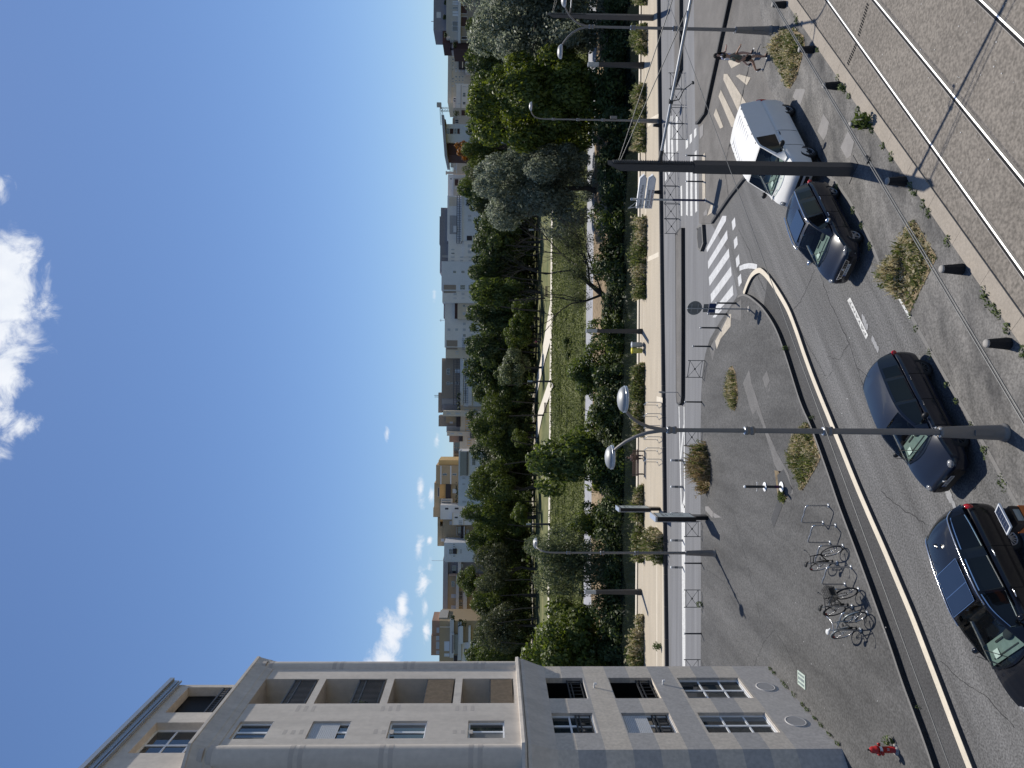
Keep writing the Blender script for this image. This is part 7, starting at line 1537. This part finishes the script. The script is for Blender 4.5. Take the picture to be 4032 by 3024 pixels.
def person(label, base, rz, J, skin, top, bottom, sleeves, hair_long, height=1.0, skirt=False, shoes='shoe', seat=False):
    """J: joints in body axes (x forward, y left, z up)"""
    t = thing('person', label, 'person', base, rz); t.scale = (height,)*3
    V_ = []; Ed = []; Rr = []
    def add(p, r, par=None):
        V_.append(Vector(p)); Rr.append(r)
        if par is not None: Ed.append((par, len(V_)-1))
        return len(V_)-1
    pel = add(J['pelvis'], (.145, .105)); wa = add(J['waist'], (.130, .095), pel); ch = add(J['chest'], (.155, .115), wa); nk = add(J['neck'], .055, ch); hd = add(J['head0'], .075, nk); hm = add(J['head'], (.085, .092), hd); ht = add(Vector(J['head']) + Vector((0, 0, .085)), .070, hm)
    for s in 'LR':
        sh = add(J['sh'+s], .062, ch); el = add(J['el'+s], .043, sh); wr = add(J['wr'+s], .031, el); d = (Vector(J['wr'+s]) - Vector(J['el'+s])).normalized(); pm = add(Vector(J['wr'+s]) + d*.06, (.038, .022), wr)
        sd_ = d.orthogonal().normalized()
        for k, (a, l) in enumerate(((-.024, .075), (-.008, .085), (.008, .08), (.022, .065))):
            b0 = V_[pm] + sd_*a + d*.035; f1 = add(b0 + d*l*.45 + Vector((0, 0, -.004)), .0095, pm); add(b0 + d*l*.9 + d.cross(sd_)*.018, .0085, f1)
        th = add(V_[pm] - sd_*.045 - d*.005, .011, pm); add(V_[th] + d*.04 - sd_*.006, .0095, th)
        hp = add(J['hip'+s], .088, pel); kn = add(J['kn'+s], .060, hp); an = add(J['an'+s], .040, kn); ft = add(J['ft'+s], (.042, .034), an)
    skin_obj('body', V_, Ed, Rr, skin, t)
    P = lambda k: Vector(J[k]); H_ = P('head'); fw = Vector(J.get('face', (1, 0, 0))).normalized(); lf = Vector((0, 0, 1)).cross(fw).normalized()
    # face
    m = MB(); T = frame(H_ + Vector((0, 0, .0)), fw, lf, (0, 0, 1))
    for s in (1, -1): m.ball((.083, s*.033, .012), .010, .014, .008, 8, 6, 0, T)
    m.build('eyes', 'eye_white', t); m = MB()
    for s in (1, -1): m.ball((.090, s*.033, .012), .005, .006, .006, 8, 6, 0, T); m.beam(T @ Vector((.088, s*.05, .034)), T @ Vector((.092, s*.018, .036)), .008, .007)
    m.build('pupils', 'hair', t); m = MB(); m.ball((.094, 0, -.018), .020, .014, .024, 8, 6, 0, T); m.ball((.0, .084, -.005), .02, .012, .03, 8, 6, 0, T); m.ball((.0, -.084, -.005), .02, .012, .03, 8, 6, 0, T); m.build('nose_and_ears', skin, t); m = MB(); m.ball((.085, 0, -.052), .010, .026, .009, 8, 6, 0, T); m.build('mouth', 'lips', t)
    # hair: many overlapping locks
    m = MB(); rr = random.Random(int(base.x*10))
    for k in range(110 if hair_long else 80):
        a = rr.uniform(.55, 2*pi-.55); el_ = rr.uniform(.0, 1.5); d = Vector((cos(a)*cos(el_), sin(a)*cos(el_), sin(el_)*1.05)); c = T @ (d*.088 + Vector((-.012, 0, .022)))
        m.ball(c, rr.uniform(.022, .034), n=6, m=4)
    m.ball(T @ Vector((-.014, 0, .035)), .098, .092, .088, 14, 9)
    if hair_long:
        for k in range(46):
            a = rr.uniform(1.0, 2*pi-1.0); p = T @ Vector((cos(a)*.085, sin(a)*.085, .02)); e = p + Vector((0, 0, -rr.uniform(.25, .42))) + (T.to_3x3() @ Vector((cos(a)*.05-.02, sin(a)*.04, 0))); m.tube([p, p.lerp(e, .5) + (T.to_3x3() @ Vector((cos(a)*.03, sin(a)*.03, 0))), e], [.020, .022, .008], 5)
    m.build('hair', 'hair', t)
    # clothes: slightly larger shells over the same joints
    cv = [P('pelvis') + Vector((0, 0, .0)), P('waist'), P('chest'), P('chest').lerp(P('neck'), .62)]; cr_ = [(.165, .125), (.155, .118), (.178, .135), (.085, .075)]; ce = [(0, 1), (1, 2), (2, 3)]
    for s in 'LR':
        cv.append(P('sh'+s)); cr_.append(.080); ce.append((2, len(cv)-1)); e = P('sh'+s).lerp(P('el'+s), sleeves); cv.append(e); cr_.append(.066); ce.append((len(cv)-2, len(cv)-1))
    skin_obj('shirt', cv, ce, cr_, top, t, 2)
    if bottom:
        cv = [P('pelvis') + Vector((0, 0, .05)), P('pelvis') - Vector((0, 0, .03))]; cr_ = [(.168, .130), (.165, .128)]; ce = [(0, 1)]
        for s in 'LR':
            cv.append(P('hip'+s)); cr_.append(.112); ce.append((1, len(cv)-1)); f = {'shorts': .72, 'trousers': 1.0, 'skirt': .6}[bottom[1]]; cv.append(P('hip'+s).lerp(P('kn'+s), f)); cr_.append(.100 if bottom[1] != 'trousers' else .075); ce.append((len(cv)-2, len(cv)-1))
            if bottom[1] == 'trousers': cv.append(P('an'+s) + Vector((0, 0, .02))); cr_.append(.062); ce.append((len(cv)-2, len(cv)-1))
        skin_obj({'shorts': 'shorts', 'trousers': 'trousers', 'skirt': 'skirt'}[bottom[1]], cv, ce, cr_, bottom[0], t, 2)
    for s in 'LR':
        a, f = P('an'+s), P('ft'+s); d = (f - a); d2 = Vector((d.x, d.y, d.z)); heel = a - Vector((d.x, d.y, 0)).normalized()*.045 + Vector((0, 0, -.045)); sh_ = thing('shoe', None, None); sh_.parent = t
        o = skin_obj('upper', [heel, a.lerp(f, .55) + Vector((0, 0, -.03)), f + d.normalized()*.06 + Vector((0, 0, -.01))], [(0, 1), (1, 2)], [(.046, .050), (.052, .050), (.040, .030)], shoes, sh_, 1)
        m = MB(); m.beam(heel + Vector((0, 0, -.035)) - d.normalized()*.03, f + d.normalized()*.11 + Vector((0, 0, -.038)), .095, .024); m.build('sole', 'sole', sh_)
    return t
man_b = G(3016, 222, .1)
JM = dict(pelvis=(0,0,.94), waist=(.01,0,1.10), chest=(.03,0,1.32), neck=(.05,0,1.50), head0=(.07,0,1.58), head=(.09,0,1.66), shL=(.03,.19,1.42), elL=(.10,.27,1.16), wrL=(.34,.22,1.10), shR=(.03,-.19,1.42), elR=(-.10,-.25,1.15), wrR=(.10,-.24,.95), hipL=(0,.09,.90), knL=(-.10,.10,.50), anL=(-.46,.10,.28), ftL=(-.42,.10,.14), hipR=(0,-.09,.90), knR=(.12,-.09,.50), anR=(.10,-.09,.09), ftR=(.24,-.10,.055), face=(.85,-.35,0))
person('man with dark curly hair in an olive camouflage shirt and black shorts, striding forward', man_b - Vector((.10, .0, 0)), radians(-36), JM, 'skin', 'shirt_olive', ('shorts_black', 'shorts'), .55, False, 1.02)
JW = dict(pelvis=(0,0,.92), waist=(0,0,1.06), chest=(.01,0,1.27), neck=(.01,0,1.44), head0=(.02,0,1.51), head=(.035,0,1.59), shL=(.01,.17,1.36), elL=(.16,.22,1.17), wrL=(.36,.12,1.22), shR=(.01,-.17,1.36), elR=(-.05,-.23,1.10), wrR=(.08,-.22,.90), hipL=(0,.09,.88), knL=(.16,.09,.50), anL=(.12,.09,.09), ftL=(.25,.10,.055), hipR=(0,-.09,.88), knR=(-.06,-.09,.49), anR=(-.30,-.09,.19), ftR=(-.24,-.10,.08), face=(.7,-.6,0))
wp = man_b + Vector((man_b.x, man_b.y, 0)).normalized() * 1.7 + Vector((-.05, 0, 0))
person('woman with long dark hair in a lilac top, walking close behind the man', wp, radians(-42), JW, 'skin_pale', 'shirt_lilac', ('skirt_green', 'shorts'), .35, True, .99)
m = MB(); m.prism([(-.07,-.11),(.07,-.11),(.07,.11),(-.07,.11)], 0, .30, bottom=True); m.tube([(0,-.08,.3),(.02,0,.5),(0,.08,.3)], .012, 6); o = m.build('shoulder_bag', 'cloth_white'); o.location = wp + Vector((-.16, -.30, 1.0)); tag(o, 'white bag carried between the walking man and woman', 'bag')
JS = dict(pelvis=(0,0,.56), waist=(-.02,0,.70), chest=(-.02,0,.92), neck=(.0,0,1.09), head0=(.02,0,1.16), head=(.05,0,1.24), shL=(-.01,.18,1.0), elL=(.05,.30,.78), wrL=(.20,.16,.70), shR=(-.01,-.18,1.0), elR=(.05,-.30,.78), wrR=(.20,-.16,.70), hipL=(.04,.09,.55), knL=(.46,.11,.52), anL=(.48,.11,.09), ftL=(.61,.12,.05), hipR=(.04,-.09,.55), knR=(.46,-.11,.52), anR=(.44,-.11,.09), ftR=(.57,-.12,.05), face=(1, 0, 0))
person('person in dark clothes sitting on the promenade bench facing the river', G(2537, 1803, pz) + Vector((0, .10, -.02)), radians(90), JS, 'skin', 'tee_dark', ('denim', 'trousers'), .5, False, .98)
# --- bicycles
M('bike_black', (.016,.016,.018), .4, var=.1); M('bike_silver', (.30,.33,.33), .35, metal=.4); M('bike_tyre', (.02,.02,.021), .75); M('bike_chrome', (.55,.55,.56), .25, metal=.8); M('saddle_white', (.72,.72,.70), .5); M('basket_black', (.02,.02,.02), .6); M('bike_red', (.4,.02,.02), .4)
def bicycle(label, front, rear, frame_m, rim_m, saddle, lean, basket=False, guard=False):
    d = front - rear; t = thing('bicycle', label, 'bicycle', (front + rear)/2, atan2(d.y, d.x), 'bicycles locked to the plaza hoops'); t.rotation_euler = (lean, 0, atan2(d.y, d.x)); r = .335; wb = 1.04
    for x in (wb/2, -wb/2):
        w = thing('wheel', None, None, (x, 0, r)); w.parent = t; m = MB(); m.tube([(r*.965*cos(2*pi*k/32), 0, r*.965*sin(2*pi*k/32)) for k in range(32)], .017, 7, closed=True); m.build('tyre', 'bike_tyre', w); m = MB(); m.tube([(r*.91*cos(2*pi*k/28), 0, r*.91*sin(2*pi*k/28)) for k in range(28)], .010, 6, closed=True); m.tube([(0,-.04,0),(0,.04,0)], .022, 8); m.build('rim', rim_m, w)
        m = MB()
        for k in range(16): a = 2*pi*k/16; m.tube([(0, .02*(-1)**k, 0), (r*.9*cos(a), 0, r*.9*sin(a))], .0022, 4, cap=False)
        m.build('spokes', 'bike_chrome', w)
        if guard: m = MB(); m.tube([(r*1.07*cos(a), 0, r*1.07*sin(a)) for a in [(.1 if x > 0 else .5) + k*.2 for k in range(13)]], .018, 6); m.build('mudguard', frame_m, w)
    rx, bb, se, hdl, hb = Vector((-wb/2,0,r)), Vector((-.08,0,.29)), Vector((-.22,0,.74)), Vector((.32,0,.84)), Vector((.36,0,.66)); fx = Vector((wb/2,0,r)); m = MB()
    low = hb.lerp(bb, .0); m.tube([hb, bb], .018, 8); m.tube([bb, se], .016, 8); m.tube([hdl, se.lerp(bb, .42 if guard else .12)], .016, 8); m.tube([hdl, hb], .02, 8)
    for s in (.03, -.03): m.tube([rx + Vector((0,s,0)), bb + Vector((0,s*.6,0))], .009, 6); m.tube([rx + Vector((0,s,0)), se + Vector((.02,s*.4,-.06))], .008, 6); m.tube([hb, hb + Vector((.04,s*1.4,-.06)), fx + Vector((0,s*1.4,0))], .011, 6)
    m.build('bike_frame', frame_m, t)
    m = MB(); m.tube([se, se + Vector((-.03,0,.12))], .013, 8); m.build('seat_post', 'bike_chrome', t); m = MB(); m.ball(se + Vector((-.08,0,.16)), .11, .085, .04, 12, 8); m.ball(se + Vector((.06,0,.155)), .10, .032, .03, 10, 6); m.build('saddle', saddle, t)
    m = MB(); m.tube([hdl, hdl + Vector((-.03,0,.14))], .013, 8); hh = hdl + Vector((-.02,0,.15)); m.tube([hh + Vector((-.16,.29,.0)), hh + Vector((-.04,.22,.02)), hh + Vector((.03,.06,0)), hh + Vector((.03,-.06,0)), hh + Vector((-.04,-.22,.02)), hh + Vector((-.16,-.29,0))], .012, 7); m.build('handlebar', 'bike_chrome' if frame_m != 'bike_black' else frame_m, t)
    for s in (1, -1): m = MB(); m.tube([hh + Vector((-.10,s*.27,.005)), hh + Vector((-.18,s*.30,0))], .018, 7); m.build('grip', 'basket_black', t)
    m = MB(); m.lathe([(.085,-.006),(.085,.006)], 18, mat=frame(bb + Vector((0,-.045,0)), (1,0,0), (0,0,1), (0,-1,0))); m.tube([bb + Vector((0,-.06,0)), bb + Vector((.10,-.07,-.13))], .010, 6); m.tube([bb + Vector((0,.05,0)), bb + Vector((-.10,.07,.13))], .010, 6); m.bbox(bb + Vector((.10,-.11,-.13)), .09, .07, .022); m.bbox(bb + Vector((-.10,.11,.13)), .09, .07, .022); m.build('crank', 'basket_black', t)
    m = MB(); m.bbox(rx + Vector((-.18,0,.22)), .02, .05, .05); m.build('rear_reflector', 'bike_red', t)
    if basket:
        m = MB(); c = Vector((.56,0,.86)); a, b, h = .17, .21, .26
        for k in range(6):
            z = k*h/5; f = .82 + .18*k/5; P_ = [(c.x-a*f, -b*f, c.z-h/2+z), (c.x+a*f, -b*f, c.z-h/2+z), (c.x+a*f, b*f, c.z-h/2+z), (c.x-a*f, b*f, c.z-h/2+z)]
            for p, q_ in zip(P_, P_[1:] + P_[:1]): m.tube([p, q_], .006, 5)
        for k in range(9):
            y = -b + 2*b*k/8
            for sx in (-1, 1): m.tube([(c.x+sx*a*.82, y*.82, c.z-h/2), (c.x+sx*a, y, c.z+h/2)], .005, 5)
        for k in range(7):
            x = -a + 2*a*k/6
            for sy in (-1, 1): m.tube([(c.x+x*.82, sy*b*.82, c.z-h/2), (c.x+x, sy*b, c.z+h/2)], .005, 5)
        m.box(c.x-a*.82, c.x+a*.82, -b*.82, b*.82, c.z-h/2, c.z-h/2+.01); m.box(c.x+a*.9, c.x+a*.92, -.12, .12, c.z-.08, c.z+.08); m.build('basket', 'basket_black', t)
    return t
def bk(fx, rx): return G(*fx, PZ), G(*rx, PZ)
f_, r_ = bk((3320, 2160), (3262, 2232)); bicycle('slim dark bicycle with a black saddle locked to the third plaza hoop', f_, r_, 'bike_black', 'bike_chrome', 'basket_black', .10)
f_, r_ = bk((3378, 2330), (3325, 2405)); bicycle('black bicycle with a big front basket locked to the fifth plaza hoop', f_, r_, 'bike_black', 'bike_black', 'basket_black', .08, True, True)
f_, r_ = bk((3412, 2425), (3358, 2492)); bicycle('pale silver bicycle with a white saddle locked to the last plaza hoop', f_, r_, 'bike_silver', 'bike_chrome', 'saddle_white', .10, False, True)

M('pink_top', (.62,.16,.22), .85)
pp = PD(2128, 1345, 152); person('tiny far person in a pink top standing under the park trees across the river', Vector((pp.x, 152, 1.02)), radians(-80), JW, 'skin', 'pink_top', ('denim', 'trousers'), .6, False, 1.0)
